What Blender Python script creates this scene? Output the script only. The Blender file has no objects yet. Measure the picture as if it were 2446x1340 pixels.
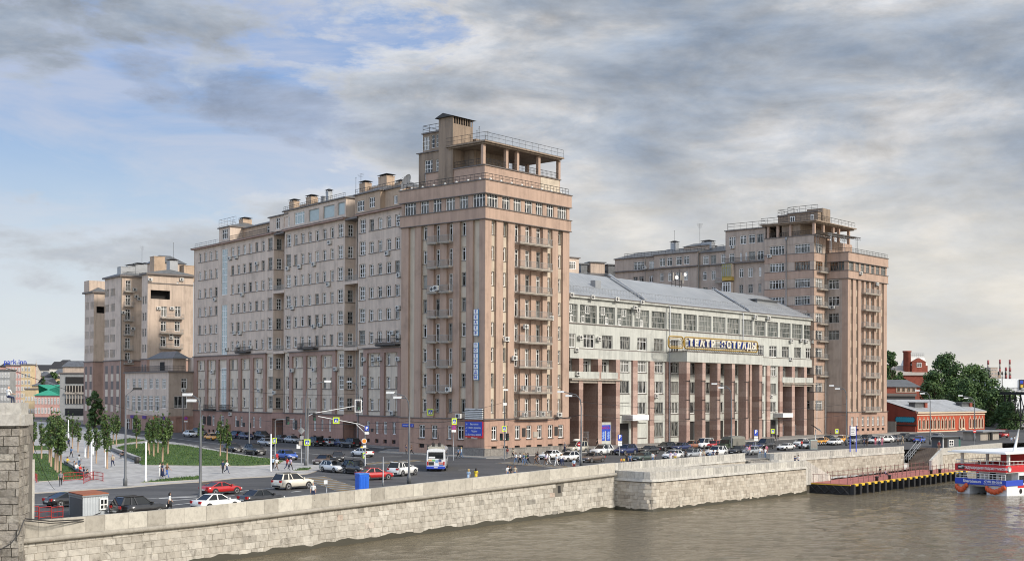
import bpy, math, random
from mathutils import Vector, Matrix
R_ = random.Random(7)
C = bpy.context.scene.collection
rad = math.radians
# ---------------------------------------------------------------- camera model (solved from the photograph)
H = 10.3; F = 3040.8; V0 = 908.5; PIT = rad(.5884); ROL = rad(.2446)
_cp, _sp, _cr, _sr = math.cos(PIT), math.sin(PIT), math.cos(ROL), math.sin(ROL)
def ray(u, v):
    a2 = (u-1223)/F; b2 = (V0-v)/F
    a = a2*_cr-b2*_sr; b = a2*_sr+b2*_cr
    return a, _cp-b*_sp, _sp+b*_cp
GA, GB, G0 = .0063, -.0024, .1
def gz(x, y):
    z = GA*(y-204.7)+GB*(x+4.4)+G0
    return max(-1.3, min(.95, z))
def G(u, v, dz=0.):
    a, b, c = ray(u, v)
    t = (-GA*204.7+GB*4.4+G0+dz-H)/(c-GA*b-GB*a)
    if H+t*c > .95+dz or t < 0:
        t = (.95+dz-H)/c
    return Vector((a*t, b*t, H+t*c))
def Zp(u, v, z):
    a, b, c = ray(u, v); t = (z-H)/c
    return Vector((a*t, b*t, z))
def Dp(u, v, y):
    a, b, c = ray(u, v); t = y/b
    return Vector((a*t, y, H+t*c))
class Fac:
    """a vertical plane from A to B (left to right as seen from its outer side)"""
    def __init__(s, A, B):
        s.A = Vector((A[0], A[1])); s.B = Vector((B[0], B[1])); s.L = (s.B-s.A).length
        s.d = (s.B-s.A)/s.L; s.n = Vector((s.d.y, -s.d.x)); s.rz = math.atan2(s.d.y, s.d.x)
    def px(s, u, v, off=0.):
        a, b, c = ray(u, v); A = s.A+s.n*off
        t = A.dot(s.n)/(a*s.n.x+b*s.n.y)
        return (a*t-A.x)*s.d.x+(b*t-A.y)*s.d.y, H+t*c
    def s(s, u, v=750, off=0.): return s.px(u, v, off)[0]
    def z(s, u, v, off=0.): return s.px(u, v, off)[1]
    def P(s, t, off=0., z=0.):
        return Vector((s.A.x+s.d.x*t+s.n.x*off, s.A.y+s.d.y*t+s.n.y*off, z))
# ---------------------------------------------------------------- mesh builder
class MB:
    def __init__(s): s.v = []; s.f = []; s.m = []; s.t = []; s.tn = .5; s.sm = []
    def face(s, pts, mi=0, sm=False):
        n = len(s.v); s.v += [tuple(p) for p in pts]; s.f.append(tuple(range(n, n+len(pts)))); s.m.append(mi); s.t.append(s.tn); s.sm.append(sm)
    def idx(s, pts, faces, mi=0, sm=False):
        n = len(s.v); s.v += [tuple(p) for p in pts]
        for f in faces:
            s.f.append(tuple(n+i for i in f)); s.m.append(mi); s.t.append(s.tn); s.sm.append(sm)
    def hexa(s, p, mi=0):   # p: 4 bottom (ccw) + 4 top
        s.idx(p, [(3,2,1,0),(4,5,6,7),(0,1,5,4),(1,2,6,5),(2,3,7,6),(3,0,4,7)], mi)
    def box(s, x0, x1, y0, y1, z0, z1, mi=0):
        s.hexa([(x0,y0,z0),(x1,y0,z0),(x1,y1,z0),(x0,y1,z0),(x0,y0,z1),(x1,y0,z1),(x1,y1,z1),(x0,y1,z1)], mi)
    def fbox(s, fc, s0, s1, o0, o1, z0, z1, mi=0):  # box in facade frame, offsets o (outwards positive)
        q = [fc.P(s0,o1),fc.P(s1,o1),fc.P(s1,o0),fc.P(s0,o0)]
        s.hexa([(p.x,p.y,z0) for p in q]+[(p.x,p.y,z1) for p in q], mi)
    def prism(s, poly, z0, z1, mi=0, bottom=True):
        n = len(poly)
        f = [(i,(i+1)%n,n+(i+1)%n,n+i) for i in range(n)]+[tuple(range(n,2*n))]
        if bottom: f.append(tuple(reversed(range(n))))
        s.idx([(p[0],p[1],z0) for p in poly]+[(p[0],p[1],z1) for p in poly], f, mi)
    def tube(s, pts, r, n=6, mi=0, cap=True, r2=None):
        pts = [Vector(p) for p in pts]; N = len(pts); vs = []
        for i, p in enumerate(pts):
            t = (pts[min(i+1,N-1)]-pts[max(i-1,0)]).normalized()
            a = Vector((0,0,1)) if abs(t.z) < .9 else Vector((1,0,0))
            b = t.cross(a).normalized(); c = t.cross(b)
            rr = r if r2 is None else r+(r2-r)*i/(N-1)
            if isinstance(r, (list,tuple)): rr = r[i]
            for k in range(n):
                an = 2*math.pi*k/n; vs.append(p+b*math.cos(an)*rr+c*math.sin(an)*rr)
        fs = []
        for i in range(N-1):
            for k in range(n):
                fs.append((i*n+k,i*n+(k+1)%n,(i+1)*n+(k+1)%n,(i+1)*n+k))
        if cap: fs += [tuple(range(n)), tuple(reversed(range((N-1)*n,N*n)))]
        s.idx(vs, fs, mi, n > 5)
    def lathe(s, cx, cy, prof, n=12, mi=0, sm=True):
        vs = []; fs = []
        for r, z in prof:
            for k in range(n):
                a = 2*math.pi*k/n; vs.append((cx+r*math.cos(a),cy+r*math.sin(a),z))
        for i in range(len(prof)-1):
            for k in range(n): fs.append((i*n+k,i*n+(k+1)%n,(i+1)*n+(k+1)%n,(i+1)*n+k))
        fs += [tuple(reversed(range(n))), tuple(range((len(prof)-1)*n,len(prof)*n))]
        s.idx(vs, fs, mi, sm)
    def strip(s, a, b, mi=0):  # a, b lists of points
        for i in range(len(a)-1): s.face([a[i],a[i+1],b[i+1],b[i]], mi)
    def mesh(s, name, mats, M=None):
        me = bpy.data.meshes.new(name)
        vs = s.v if M is None else [tuple(M @ Vector(p)) for p in s.v]
        me.from_pydata(vs, [], s.f)
        me.materials.clear()
        for m in (mats if isinstance(mats,(list,tuple)) else [mats]): me.materials.append(m)
        me.polygons.foreach_set('material_index', s.m)
        me.polygons.foreach_set('use_smooth', s.sm)
        if any(t != .5 for t in s.t):
            at = me.attributes.new('tone','FLOAT','FACE'); at.data.foreach_set('value', s.t)
        me.update()
        return me
    def build(s, name, mats, parent=None, M=None, world=True):
        """verts are world coordinates when world is True; the object keeps the parent's frame"""
        if parent is not None and world:
            M = parent.matrix_basis.inverted() if parent.parent is None else (parent.parent.matrix_basis @ parent.matrix_basis).inverted()
        o = bpy.data.objects.new(name, s.mesh(name, mats, M)); C.objects.link(o)
        if parent is not None: o.parent = parent
        return o
def thing(name, label, cat, loc=(0,0,0), rz=0., group=None):
    o = bpy.data.objects.new(name, None); C.objects.link(o); o.empty_display_size = .3
    o.matrix_basis = Matrix.Translation(Vector(loc)) @ Matrix.Rotation(rz, 4, 'Z')
    tag(o, label, cat, group); return o
def tag(o, label=None, cat=None, group=None, kind=None):
    if label: o['label'] = label
    if cat: o['category'] = cat
    if group: o['group'] = group
    if kind: o['kind'] = kind
    return o
def solo(mb, name, mats, label, cat, group=None, loc=None, rz=0.):
    """a thing that is one mesh; mb in world coordinates, origin moved to loc"""
    M = None
    if loc is not None:
        B = Matrix.Translation(Vector(loc)) @ Matrix.Rotation(rz, 4, 'Z'); M = B.inverted()
    o = mb.build(name, mats, None, M)
    if loc is not None: o.matrix_basis = B
    return tag(o, label, cat, group)
def struct(mb, name, mats): return tag(mb.build(name, mats), kind='structure')
def inst(me, name, parent, loc=(0,0,0), rz=0., world=True, scale=1.):
    o = bpy.data.objects.new(name, me); C.objects.link(o)
    B = Matrix.Translation(Vector(loc)) @ Matrix.Rotation(rz, 4, 'Z') @ Matrix.Scale(scale, 4)
    if parent is not None:
        o.parent = parent
        if world: B = (parent.matrix_basis if parent.parent is None else parent.parent.matrix_basis @ parent.matrix_basis).inverted() @ B
    o.matrix_basis = B
    return o
def copy_tree(o, parent=None):
    c = o.copy(); C.objects.link(c)
    if parent is not None: c.parent = parent
    for ch in list(o.children): copy_tree(ch, c)
    return c
# ---------------------------------------------------------------- materials
MATS = {}
def nt(name):
    m = bpy.data.materials.new(name); m.use_nodes = True; t = m.node_tree
    b = t.nodes['Principled BSDF']; MATS[name] = m
    return m, t, b, t.nodes.new, t.links.new
def ramp(t, cols, fac):
    r = t.nodes.new('ShaderNodeValToRGB'); e = r.color_ramp.elements
    while len(e) < len(cols): e.new(.5)
    for q, (p, c) in zip(e, cols): q.position = p; q.color = (*c, 1)
    t.links.new(fac, r.inputs[0]); return r.outputs[0]
def noise(t, scale, det=4, rough=.55, co=None, dist=0.):
    n = t.nodes.new('ShaderNodeTexNoise'); n.inputs['Scale'].default_value = scale; n.inputs['Detail'].default_value = det
    n.inputs['Roughness'].default_value = rough; n.inputs['Distortion'].default_value = dist
    if co is not None: t.links.new(co, n.inputs['Vector'])
    return n.outputs['Fac']
def mixc(t, fac, a, b, mode='MIX'):
    x = t.nodes.new('ShaderNodeMix'); x.data_type = 'RGBA'; x.blend_type = mode
    for sock, val in ((x.inputs['Factor'],fac),(x.inputs['A'],a),(x.inputs['B'],b)):
        if hasattr(val, 'is_linked') or hasattr(val, 'links'): t.links.new(val, sock)
        else: sock.default_value = val if not isinstance(val, tuple) or len(val) == 4 else (*val, 1)
    return x.outputs['Result']
def math_(t, op, a, b=0.):
    x = t.nodes.new('ShaderNodeMath'); x.operation = op
    for i, val in enumerate((a, b)):
        if hasattr(val, 'links'): t.links.new(val, x.inputs[i])
        else: x.inputs[i].default_value = val
    return x.outputs[0]
def obco(t, sc=(1,1,1)):
    c = t.nodes.new('ShaderNodeTexCoord'); m = t.nodes.new('ShaderNodeMapping'); m.inputs['Scale'].default_value = sc
    t.links.new(c.outputs['Object'], m.inputs[0]); return m.outputs[0]
def flat(name, col, rough=.6, metal=0., spec=.5):
    m, t, b, N, L = nt(name)
    b.inputs['Base Color'].default_value = (*col, 1); b.inputs['Roughness'].default_value = rough; b.inputs['Metallic'].default_value = metal
    n = noise(t, 3., 4); L(mixc(t, .22, (*col,1), ramp(t, [(.3,tuple(c*.6 for c in col)),(.7,tuple(min(1,c*1.2) for c in col))], n)), b.inputs['Base Color'])
    return m
def plaster(name, col, stain=.35, bump=.15):
    """painted render with soft blotches, vertical rain streaks and a fine grain"""
    m, t, b, N, L = nt(name)
    dark = tuple(c*.76 for c in col); lite = tuple(min(1, c*1.08) for c in col)
    n1 = noise(t, .35, 6, .65, obco(t)); n2 = noise(t, 1., 6, .7, obco(t, (1.3,1.3,.09)))
    c1 = ramp(t, [(.3,dark),(.48,col),(.75,lite)], n1)
    k = ramp(t, [(.45,(0,0,0)),(.66,(1,1,1))], n2)
    c2 = mixc(t, math_(t, 'MULTIPLY', k, stain), c1, (col[0]*.55, col[1]*.55, col[2]*.57))
    L(c2, b.inputs['Base Color']); b.inputs['Roughness'].default_value = .88
    bp = N('ShaderNodeBump'); bp.inputs['Strength'].default_value = bump; bp.inputs['Distance'].default_value = .03
    L(noise(t, 6., 5, .7, obco(t)), bp.inputs['Height']); L(bp.outputs[0], b.inputs['Normal'])
    return m
def tonemat(name, cols, rough=.85, nsc=2., namt=.4, bump=.3, streak=0., bdist=.05):
    """colour by the per-face 'tone' attribute (every stone, leaf or tile has its own), plus noise"""
    m, t, b, N, L = nt(name)
    at = N('ShaderNodeAttribute'); at.attribute_name = 'tone'
    c = ramp(t, cols, at.outputs['Fac'])
    n = noise(t, nsc, 6, .65, obco(t))
    c = mixc(t, namt, c, mixc(t, 1., c, ramp(t, [(.3,(.35,.33,.3)),(.55,(1,1,1)),(.8,(1.25,1.22,1.15))], n), 'MULTIPLY'))
    if streak:
        k = ramp(t, [(.54,(0,0,0)),(.66,(1,1,1))], noise(t, 1., 7, .78, obco(t, (.9,.9,.55)), .8))
        c = mixc(t, math_(t, 'MULTIPLY', k, streak), c, (.07,.062,.05))
    L(c, b.inputs['Base Color']); b.inputs['Roughness'].default_value = rough
    if bump:
        bp = N('ShaderNodeBump'); bp.inputs['Strength'].default_value = bump; bp.inputs['Distance'].default_value = bdist
        L(noise(t, nsc*4, 6, .7, obco(t)), bp.inputs['Height']); L(bp.outputs[0], b.inputs['Normal'])
    return m
def glass(name, cols, rough=.06, stripe=True):
    """window glass over a dim room, each window with its own blind, curtain or dark room"""
    m, t, b, N, L = nt(name)
    oi = N('ShaderNodeObjectInfo')
    c = ramp(t, cols, oi.outputs['Random'])
    if stripe:
        mp = N('ShaderNodeMapping'); co = N('ShaderNodeTexCoord'); L(co.outputs['Object'], mp.inputs[0])
        cx = N('ShaderNodeCombineXYZ'); L(math_(t,'MULTIPLY',oi.outputs['Random'],87.), cx.inputs[0]); L(cx.outputs[0], mp.inputs['Location']); mp.inputs['Scale'].default_value = (1.6,1,.25)
        n = noise(t, 1.6, 3, .6, mp.outputs[0])
        c = mixc(t, math_(t,'MULTIPLY',ramp(t, [(.5,(0,0,0)),(.56,(1,1,1))], n),.55), c, (.3,.29,.26))
    L(c, b.inputs['Base Color']); b.inputs['Roughness'].default_value = rough; b.inputs['Specular IOR Level'].default_value = .35
    return m
def paint(name, col, metal=.0, rough=.28):
    m, t, b, N, L = nt(name)
    b.inputs['Base Color'].default_value = (*col,1); b.inputs['Roughness'].default_value = rough; b.inputs['Metallic'].default_value = metal
    b.inputs['Coat Weight'].default_value = .8; b.inputs['Coat Roughness'].default_value = .06
    co = obco(t); n = noise(t, 2.5, 4, .6, co)
    L(mixc(t, .2, (*col,1), ramp(t, [(.35,tuple(c*.6+.02 for c in col)),(.65,col)], n)), b.inputs['Base Color'])
    return m
m_wing = plaster('street_plaster', (.56,.455,.37), .4)
m_wing_lo = plaster('street_lower_plaster', (.58,.495,.395), .4)
m_wing_pk = plaster('street_pink_plaster', (.34,.225,.18), .4)
m_base_pk = plaster('base_pink_plaster', (.34,.205,.16), .45)
m_tow = plaster('tower_pink_plaster', (.39,.275,.21), .45)
m_tow_cr = plaster('tower_cream_plaster', (.5,.425,.33), .4)
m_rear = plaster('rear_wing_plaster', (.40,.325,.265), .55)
m_tow_bs = plaster('tower_base_plaster', (.375,.24,.18), .5)
m_attic = plaster('attic_ochre_plaster', (.42,.31,.22), .5)
m_end = plaster('end_beige_plaster', (.48,.38,.30), .6)
m_roofblk = plaster('roof_block_plaster', (.25,.19,.14), .9, .3)
m_theat = plaster('theatre_plaster', (.45,.455,.415), .5)
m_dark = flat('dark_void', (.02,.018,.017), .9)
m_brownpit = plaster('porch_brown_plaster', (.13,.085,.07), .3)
m_granite = tonemat('pink_granite', [(0,(.25,.15,.12)),(.5,(.36,.245,.205)),(1,(.46,.335,.28))], .6, 3., .35, .1, .25)
m_granite_dk = tonemat('dark_granite', [(0,(.15,.075,.058)),(.5,(.2,.105,.08)),(1,(.26,.14,.11))], .6, 3., .35, .1, .2)
m_plinth = tonemat('grey_granite', [(0,(.17,.155,.14)),(1,(.27,.25,.225))], .7, 3., .5, .15, .3)
m_quay = tonemat('quay_limestone', [(0,(.24,.225,.195)),(.2,(.36,.33,.28)),(.6,(.43,.40,.345)),(.93,(.51,.48,.42)),(1,(.42,.34,.28))], .9, 1.6, .5, .45, .6)
m_quay2 = tonemat('terrace_limestone', [(0,(.28,.245,.2)),(.5,(.42,.375,.31)),(1,(.52,.48,.41))], .9, 1.6, .4, .4, .35)
m_par = tonemat('parapet_stone', [(0,(.32,.295,.25)),(.5,(.44,.41,.35)),(1,(.54,.51,.44))], .88, 2., .35, .3, .25)
m_par_gr = tonemat('parapet_granite', [(0,(.33,.32,.29)),(.5,(.44,.42,.38)),(1,(.54,.52,.46))], .8, 2.5, .4, .25, .25)
m_rough = tonemat('rough_stone', [(0,(.19,.175,.15)),(.5,(.33,.3,.26)),(1,(.45,.42,.36))], .95, 2.2, .8, 1., .35, .12)
m_mortar = flat('mortar', (.17,.155,.13), .95)
m_algae = flat('wet_algae_stone', (.05,.045,.03), .5)
m_frame_w = flat('white_window_frame', (.8,.79,.76), .5)
m_frame_g = flat('grey_window_frame', (.34,.34,.32), .6)
m_frame_br = flat('brown_window_frame', (.22,.11,.05), .6)
m_glass_a = glass('window_glass', [(0,(.008,.01,.012)),(.5,(.022,.025,.028)),(.68,(.08,.08,.075)),(.85,(.2,.19,.17)),(1,(.4,.4,.37))])
m_glass_b = glass('dark_window_glass', [(0,(.006,.007,.008)),(.7,(.02,.022,.022)),(1,(.11,.11,.1))])
m_glass_t = glass('theatre_glazing', [(0,(.02,.026,.024)),(.6,(.05,.06,.055)),(1,(.13,.14,.13))], .1)
m_glass_s = flat('sky_glass', (.35,.42,.42), .03)
m_ledge = flat('dark_ledge_tin', (.13,.11,.1), .6)
m_tin = tonemat('grey_roof_tin', [(0,(.13,.135,.14)),(1,(.22,.225,.23))], .42, .8, .5, .1)
m_tin.node_tree.nodes['Principled BSDF'].inputs['Metallic'].default_value = .3
m_tin_lt = tonemat('pale_roof_tin', [(0,(.27,.28,.29)),(1,(.37,.38,.39))], .5, .8, .5, .1)
m_iron = flat('black_iron', (.028,.026,.025), .6)
m_rail = flat('grey_rail_paint', (.3,.29,.27), .6)
m_conc = plaster('balcony_concrete', (.36,.32,.27), .5)
m_acw = flat('ac_white_casing', (.62,.61,.57), .5)
m_acd = flat('ac_dark_grille', (.05,.05,.05), .6)
m_steel = flat('galvanised_steel', (.3,.31,.32), .45, .4)
m_pole = flat('grey_pole_paint', (.12,.125,.13), .5, .2)
m_white = flat('white_paint', (.75,.75,.73), .5)
m_blue = flat('sign_blue', (.02,.06,.42), .45)
m_red = flat('sign_red', (.5,.02,.025), .45)
m_lime = flat('lime_yellow', (.62,.8,.03), .45)
m_black = flat('black_rubber', (.02,.02,.021), .75)
m_yellow = flat('yellow_paint', (.7,.45,.04), .55)
m_lampw = flat('lamp_head_white', (.75,.76,.75), .35)
m_tyre = flat('tyre_rubber', (.018,.018,.018), .8)
m_rim = flat('alloy_rim', (.4,.4,.41), .35, .6)
m_cglass = flat('car_glass', (.012,.014,.016), .04)
m_headl = flat('headlight_glass', (.6,.6,.58), .1)
m_taill = flat('taillight_red', (.42,.015,.015), .2)
m_plate = flat('number_plate', (.65,.65,.62), .4)
# ---------------------------------------------------------------- facade helpers
def wallcells(mb, fc, s0, s1, z0, z1, ops=(), off=0., dep=.25, mi=0, mr=None):
    """a wall sheet with real openings and their reveals"""
    ops = [o for o in ops if o[1] > s0 and o[0] < s1 and o[3] > z0 and o[2] < z1]
    S = sorted({s0, s1, *[max(s0,min(s1,q)) for o in ops for q in o[:2]]}); Z = sorted({z0, z1, *[max(z0,min(z1,q)) for o in ops for q in o[2:]]})
    for i in range(len(S)-1):
        run = None
        for j in range(len(Z)-1):
            ms, mz = (S[i]+S[i+1])/2, (Z[j]+Z[j+1])/2
            hole = any(o[0] < ms < o[1] and o[2] < mz < o[3] for o in ops)
            if not hole:
                mb.face([fc.P(S[i],off,Z[j]),fc.P(S[i+1],off,Z[j]),fc.P(S[i+1],off,Z[j+1]),fc.P(S[i],off,Z[j+1])], mi)
    r = mi if mr is None else mr
    for a, b, c, d in ops:
        a, b, c, d = max(a,s0), min(b,s1), max(c,z0), min(d,z1)
        p = lambda s, o, z: fc.P(s,o,z)
        i = off-dep
        mb.face([p(a,off,c),p(a,i,c),p(a,i,d),p(a,off,d)], r); mb.face([p(b,off,c),p(b,off,d),p(b,i,d),p(b,i,c)], r)
        mb.face([p(a,off,d),p(a,i,d),p(b,i,d),p(b,off,d)], r); mb.face([p(a,off,c),p(b,off,c),p(b,i,c),p(a,i,c)], r)
WM = {}
def winmesh(w, h, nv=1, tr=(.72,), fw=.13, bw=.1, fm=None, gm=None):
    w, h = round(w,2), round(h,2); fm = fm or m_frame_w; gm = gm or m_glass_a
    k = (w,h,nv,tr,fw,bw,fm.name,gm.name)
    if k in WM: return WM[k]
    m = MB(); x0, x1 = -w/2, w/2
    m.face([(x0,0,0),(x1,0,0),(x1,0,h),(x0,0,h)], 1)
    def bar(a, b, c, d, y=-.07): m.box(a,b,y,.01,c,d,0)
    bar(x0,x0+fw,0,h); bar(x1-fw,x1,0,h); bar(x0+fw,x1-fw,0,fw); bar(x0+fw,x1-fw,h-fw,h)
    for i in range(nv):
        c = x0+w*(i+1)/(nv+1); bar(c-bw/2,c+bw/2,fw,h-fw,-.065)
    for t in tr: bar(x0+fw,x1-fw,h*t-bw/2,h*t+bw/2,-.06)
    WM[k] = m.mesh('window', [fm, gm]); return WM[k]
def putwin(par, fc, op, off, nv=1, tr=(.72,), name='window', fm=None, gm=None, fw=.13, bw=.1):
    a, b, c, d = op
    me = winmesh(b-a, d-c, nv, tr, fw, bw, fm, gm)
    return inst(me, name, par, fc.P((a+b)/2, off, c), fc.rz)
def rail(mb, pts, h=1., sp=.3, r=.022, mi=0, mid=False):
    pts = [Vector(p) for p in pts]; up = Vector((0,0,h))
    mb.tube([p+up for p in pts], r*1.5, 4, mi); mb.tube([p+Vector((0,0,.1)) for p in pts], r, 4, mi)
    if mid: mb.tube([p+up*.55 for p in pts], r, 4, mi)
    for a, b in zip(pts, pts[1:]):
        n = max(1, int((b-a).length/sp))
        for i in range(n+1):
            p = a.lerp(b, i/n); mb.tube([p, p+up], r, 3, mi, False)
def balcony(par, fc, s0, s1, z, dep=1., off=0., mat=None, rmat=None, solid=False, sp=.22, h=1.05):
    m = MB(); m.fbox(fc, s0, s1, off-.02, off+dep, z-.18, z); m.fbox(fc, s0+.1, s1-.1, off-.02, off+dep-.1, z-.3, z-.182)
    b = m.build('balcony', mat or m_conc, par)
    q = MB(); e = .06
    P = [fc.P(s0+e,off,z),fc.P(s0+e,off+dep-e,z),fc.P(s1-e,off+dep-e,z),fc.P(s1-e,off,z)]
    rail(q, P, h, sp, .024)
    mt = [rmat or m_rail]
    if solid:
        mt.append(mat or m_conc)
        q.fbox(fc, s0+.02, s1-.02, off+dep-.1, off+dep-.04, z+.08, z+h-.12, 1)
    q.build('railing', mt, b)
    return b
ACs = []
def ac_mesh():
    m = MB(); m.box(-.48,.48,-.36,0,0,.68,0)
    n = 14; pts = [(-.12+.27*math.cos(2*math.pi*i/n),-.366,.34+.27*math.sin(2*math.pi*i/n)) for i in range(n)]
    m.face(pts, 1)
    for i in range(5): m.box(.22,.42,-.37,-.362,.12+i*.1,.16+i*.1,1)
    m.box(-.4,-.34,-.3,.15,-.12,-.002,1); m.box(.34,.4,-.3,.15,-.12,-.002,1)
    return m.mesh('air_conditioner', [m_acw, m_acd])
ac_me = None
def ac(where, fc, u, v, off=0., sc=1.1):
    ACs.append((where, fc, u, v, off, sc))
ORD = ['topmost','second','third','fourth','fifth','sixth','seventh','eighth','ninth','tenth','eleventh','twelfth','thirteenth','fourteenth','fifteenth','sixteenth','seventeenth','eighteenth','nineteenth','twentieth']
def place_acs():
    global ac_me
    ac_me = ac_mesh(); by = {}
    for a in ACs: by.setdefault(a[0], []).append(a)
    for where, l in by.items():
        q = []
        for (w, fc, u, v, off, sc) in l:
            s, z = fc.px(u, v, off); q.append((z, s, fc, off, sc))
        q.sort(key=lambda t: -t[0])
        for i, (z, s, fc, off, sc) in enumerate(q):
            o = inst(ac_me, 'air_conditioner', None, fc.P(s, off+.02, z-.35*sc), fc.rz, scale=sc)
            pos = 'the only one there' if len(q) == 1 else ('lowest of them' if i == len(q)-1 else ('topmost of them' if i == 0 else ORD[i]+' from the top'))
            tag(o, 'white air conditioner on %s, %s' % (where, pos), 'air conditioner', 'air conditioners on the facades')
def chimney(par, p, w, d, h, rz=0., mat=None, cap=True, name='chimney'):
    M = Matrix.Translation(Vector(p)) @ Matrix.Rotation(rz,4,'Z')
    m = MB(); m.box(-w/2,w/2,-d/2,d/2,-1.5,h,0); m.box(-w/2-.08,w/2+.08,-d/2-.08,d/2+.08,h,h+.14,0)
    if cap:
        for sx in (-1,1):
            for sy in (-1,1): m.box(sx*w*.38-.05,sx*w*.38+.05,sy*d*.38-.05,sy*d*.38+.05,h+.14,h+.46,1)
        a, b, z = w/2+.25, d/2+.25, h+.45
        m.idx([(-a,-b,z),(a,-b,z),(a,b,z),(-a,b,z),(-a*.3,-b*.3,z+.3),(a*.3,-b*.3,z+.3),(a*.3,b*.3,z+.3),(-a*.3,b*.3,z+.3)],[(3,2,1,0),(4,5,6,7),(0,1,5,4),(1,2,6,5),(2,3,7,6),(3,0,4,7)],1)
    m.v = [tuple(M @ Vector(q)) for q in m.v]
    return m.build(name, [mat or m_attic, m_iron], par)
def antenna(par, p, h=4., n=5, w=1.2, rz=.5):
    m = MB(); m.tube([p, p+Vector((0,0,h))], .035, 4)
    for i in range(n):
        z = h-.1-i*.28; x = w*(1-.12*i)/2; d = Vector((math.cos(rz),math.sin(rz),0))
        m.tube([p+Vector((0,0,z))-d*x, p+Vector((0,0,z))+d*x], .02, 3)
    return m.build('antenna', m_iron, par)
FONT = {}
def text_mesh(s, size, ext=.02, sx=1., bold=0.):
    k = (s, size, ext, sx, bold)
    if k in FONT: return FONT[k]
    c = bpy.data.curves.new('lettering','FONT'); c.body = s; c.size = size; c.extrude = ext; c.offset = bold; c.align_x = 'CENTER'; c.align_y = 'CENTER'; c.resolution_u = 3
    o = bpy.data.objects.new('lettering', c); C.objects.link(o)
    dg = bpy.context.evaluated_depsgraph_get(); me = bpy.data.meshes.new_from_object(o.evaluated_get(dg))
    bpy.data.objects.remove(o); bpy.data.curves.remove(c)
    R = Matrix.Rotation(math.pi/2,4,'X') @ Matrix.Scale(sx,4,(1,0,0)); me.transform(R)
    FONT[k] = me; return me
def text(s, size, mat, par, p, rz, ext=.02, sx=1., name='lettering', bold=0.):
    me = text_mesh(s, size, ext, sx, bold)
    if not me.materials: me.materials.append(mat)
    o = inst(me, name, par, p, rz)
    if me.materials[0] != mat:
        o.material_slots[0].link = 'OBJECT'; o.material_slots[0].material = mat
    return o
def ashlar(mb, fn, L, zs, rng, w=(.7,1.5), gap=.018, dep=.02, mi=0, mm=1, skip=()):
    """courses of separate stones; fn(s, off, z) gives a point of the wall face; zs: course heights"""
    for a, b in zip(zs, zs[1:]):
        s = -rng.random()*w[0]
        while s < L:
            e = s+rng.uniform(*w); x0, x1 = max(0,s), min(L,e); s = e
            if x1-x0 < .08: continue
            if any(not (x1 < q[0] or x0 > q[1] or b < q[2]+.05 or a > q[3]-.05) for q in skip): continue
            mb.tn = min(1,max(0,rng.gauss(.52,.19))); o = dep*rng.uniform(.6,1.5); g = gap
            A = [fn(x0,0,a),fn(x1,0,a),fn(x1,0,b),fn(x0,0,b)]
            B = [fn(x0+g,o,a+g),fn(x1-g,o,a+g),fn(x1-g,o,b-g),fn(x0+g,o,b-g)]
            mb.idx(A+B, [(4,5,6,7),(0,1,5,4),(1,2,6,5),(2,3,7,6),(3,0,4,7)], mi)
    mb.tn = .5
def off_poly(poly, o):
    """offset a convex ccw-or-cw footprint outwards by o"""
    c = sum((Vector(p) for p in poly), Vector((0,0)))/len(poly); n = len(poly); out = []
    lines = []
    for i in range(n):
        a, b = Vector(poly[i]), Vector(poly[(i+1)%n]); d = (b-a).normalized(); m = Vector((d.y,-d.x))
        if (a-c).dot(m) < 0: m = -m
        lines.append((a+m*o, d))
    for i in range(n):
        (p, d), (q, e) = lines[i-1], lines[i]
        den = d.x*e.y-d.y*e.x; t = ((q.x-p.x)*e.y-(q.y-p.y)*e.x)/den
        out.append(p+d*t)
    return out
def ccw(poly):
    a = sum(p[0]*q[1]-p[1]*q[0] for p, q in zip(poly, poly[1:]+poly[:1]))
    return list(poly) if a > 0 else list(reversed(poly))
# ================================================================ the corner tower and its twin
zgc, zlb, zlt, zub, ztop = 6.08, 38.5, 40.28, 42.62, 44.65
t1c, t1l, t1r = (-4.4,204.7), (-19.,217.3), (9.9,221.3)
FR = Fac(t1c, t1r); FL = Fac(t1l, t1c)
ROWZ = [36.07,31.99,27.86,23.75,19.63,15.52,11.33,7.14]; WH = 2.25
xr = lambda x: FR.s(940+x/2.914, 560); xl = lambda x: FL.s(940+x/2.914, 560)
RS = [('pil',0,xr(683)),('col',xr(683),xr(717)),('pil',xr(717),xr(765)),('col',xr(765),xr(799)),('pil',xr(799),xr(845)),('bal',xr(845),xr(888)),('pin',xr(888),xr(922)),('bal',xr(922),xr(964)),('pin',xr(964),xr(998)),('bal',xr(998),xr(1040)),('pil',xr(1040),xr(1073)),('col',xr(1073),xr(1107)),('pil',xr(1107),xr(1147)),('col',xr(1147),xr(1180)),('pil',xr(1180),FR.L)]
LS = [('pil',0,xl(105)),('blank',xl(105),xl(147)),('pil',xl(147),xl(192)),('col',xl(192),xl(236)),('pil',xl(236),xl(280)),('bal',xl(280),xl(324)),('pil',xl(324),xl(370)),('bal',xl(370),xl(413)),('pil',xl(413),xl(460)),('col',xl(460),xl(506)),('pil',xl(506),xl(552)),('blank',xl(552),xl(597)),('pil',xl(597),FL.L)]
RW = [FR.s(u,480) for u in (1164,1190.5, 1199.8,1218.7, 1227,1245.4, 1254,1271.9, 1280.4,1297, 1306,1323, 1332,1354)]
LW = [FL.s(u,500) for u in (965.5,993, 1004,1024, 1033.7,1054, 1064,1086, 1096,1117.8, 1128.7,1158)]
RG = [FR.s(940+x/2.734,1030) for x in (637,672, 717,741, 790,823, 865,897, 935,967, 1005,1037, 1073,1106)]
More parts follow.
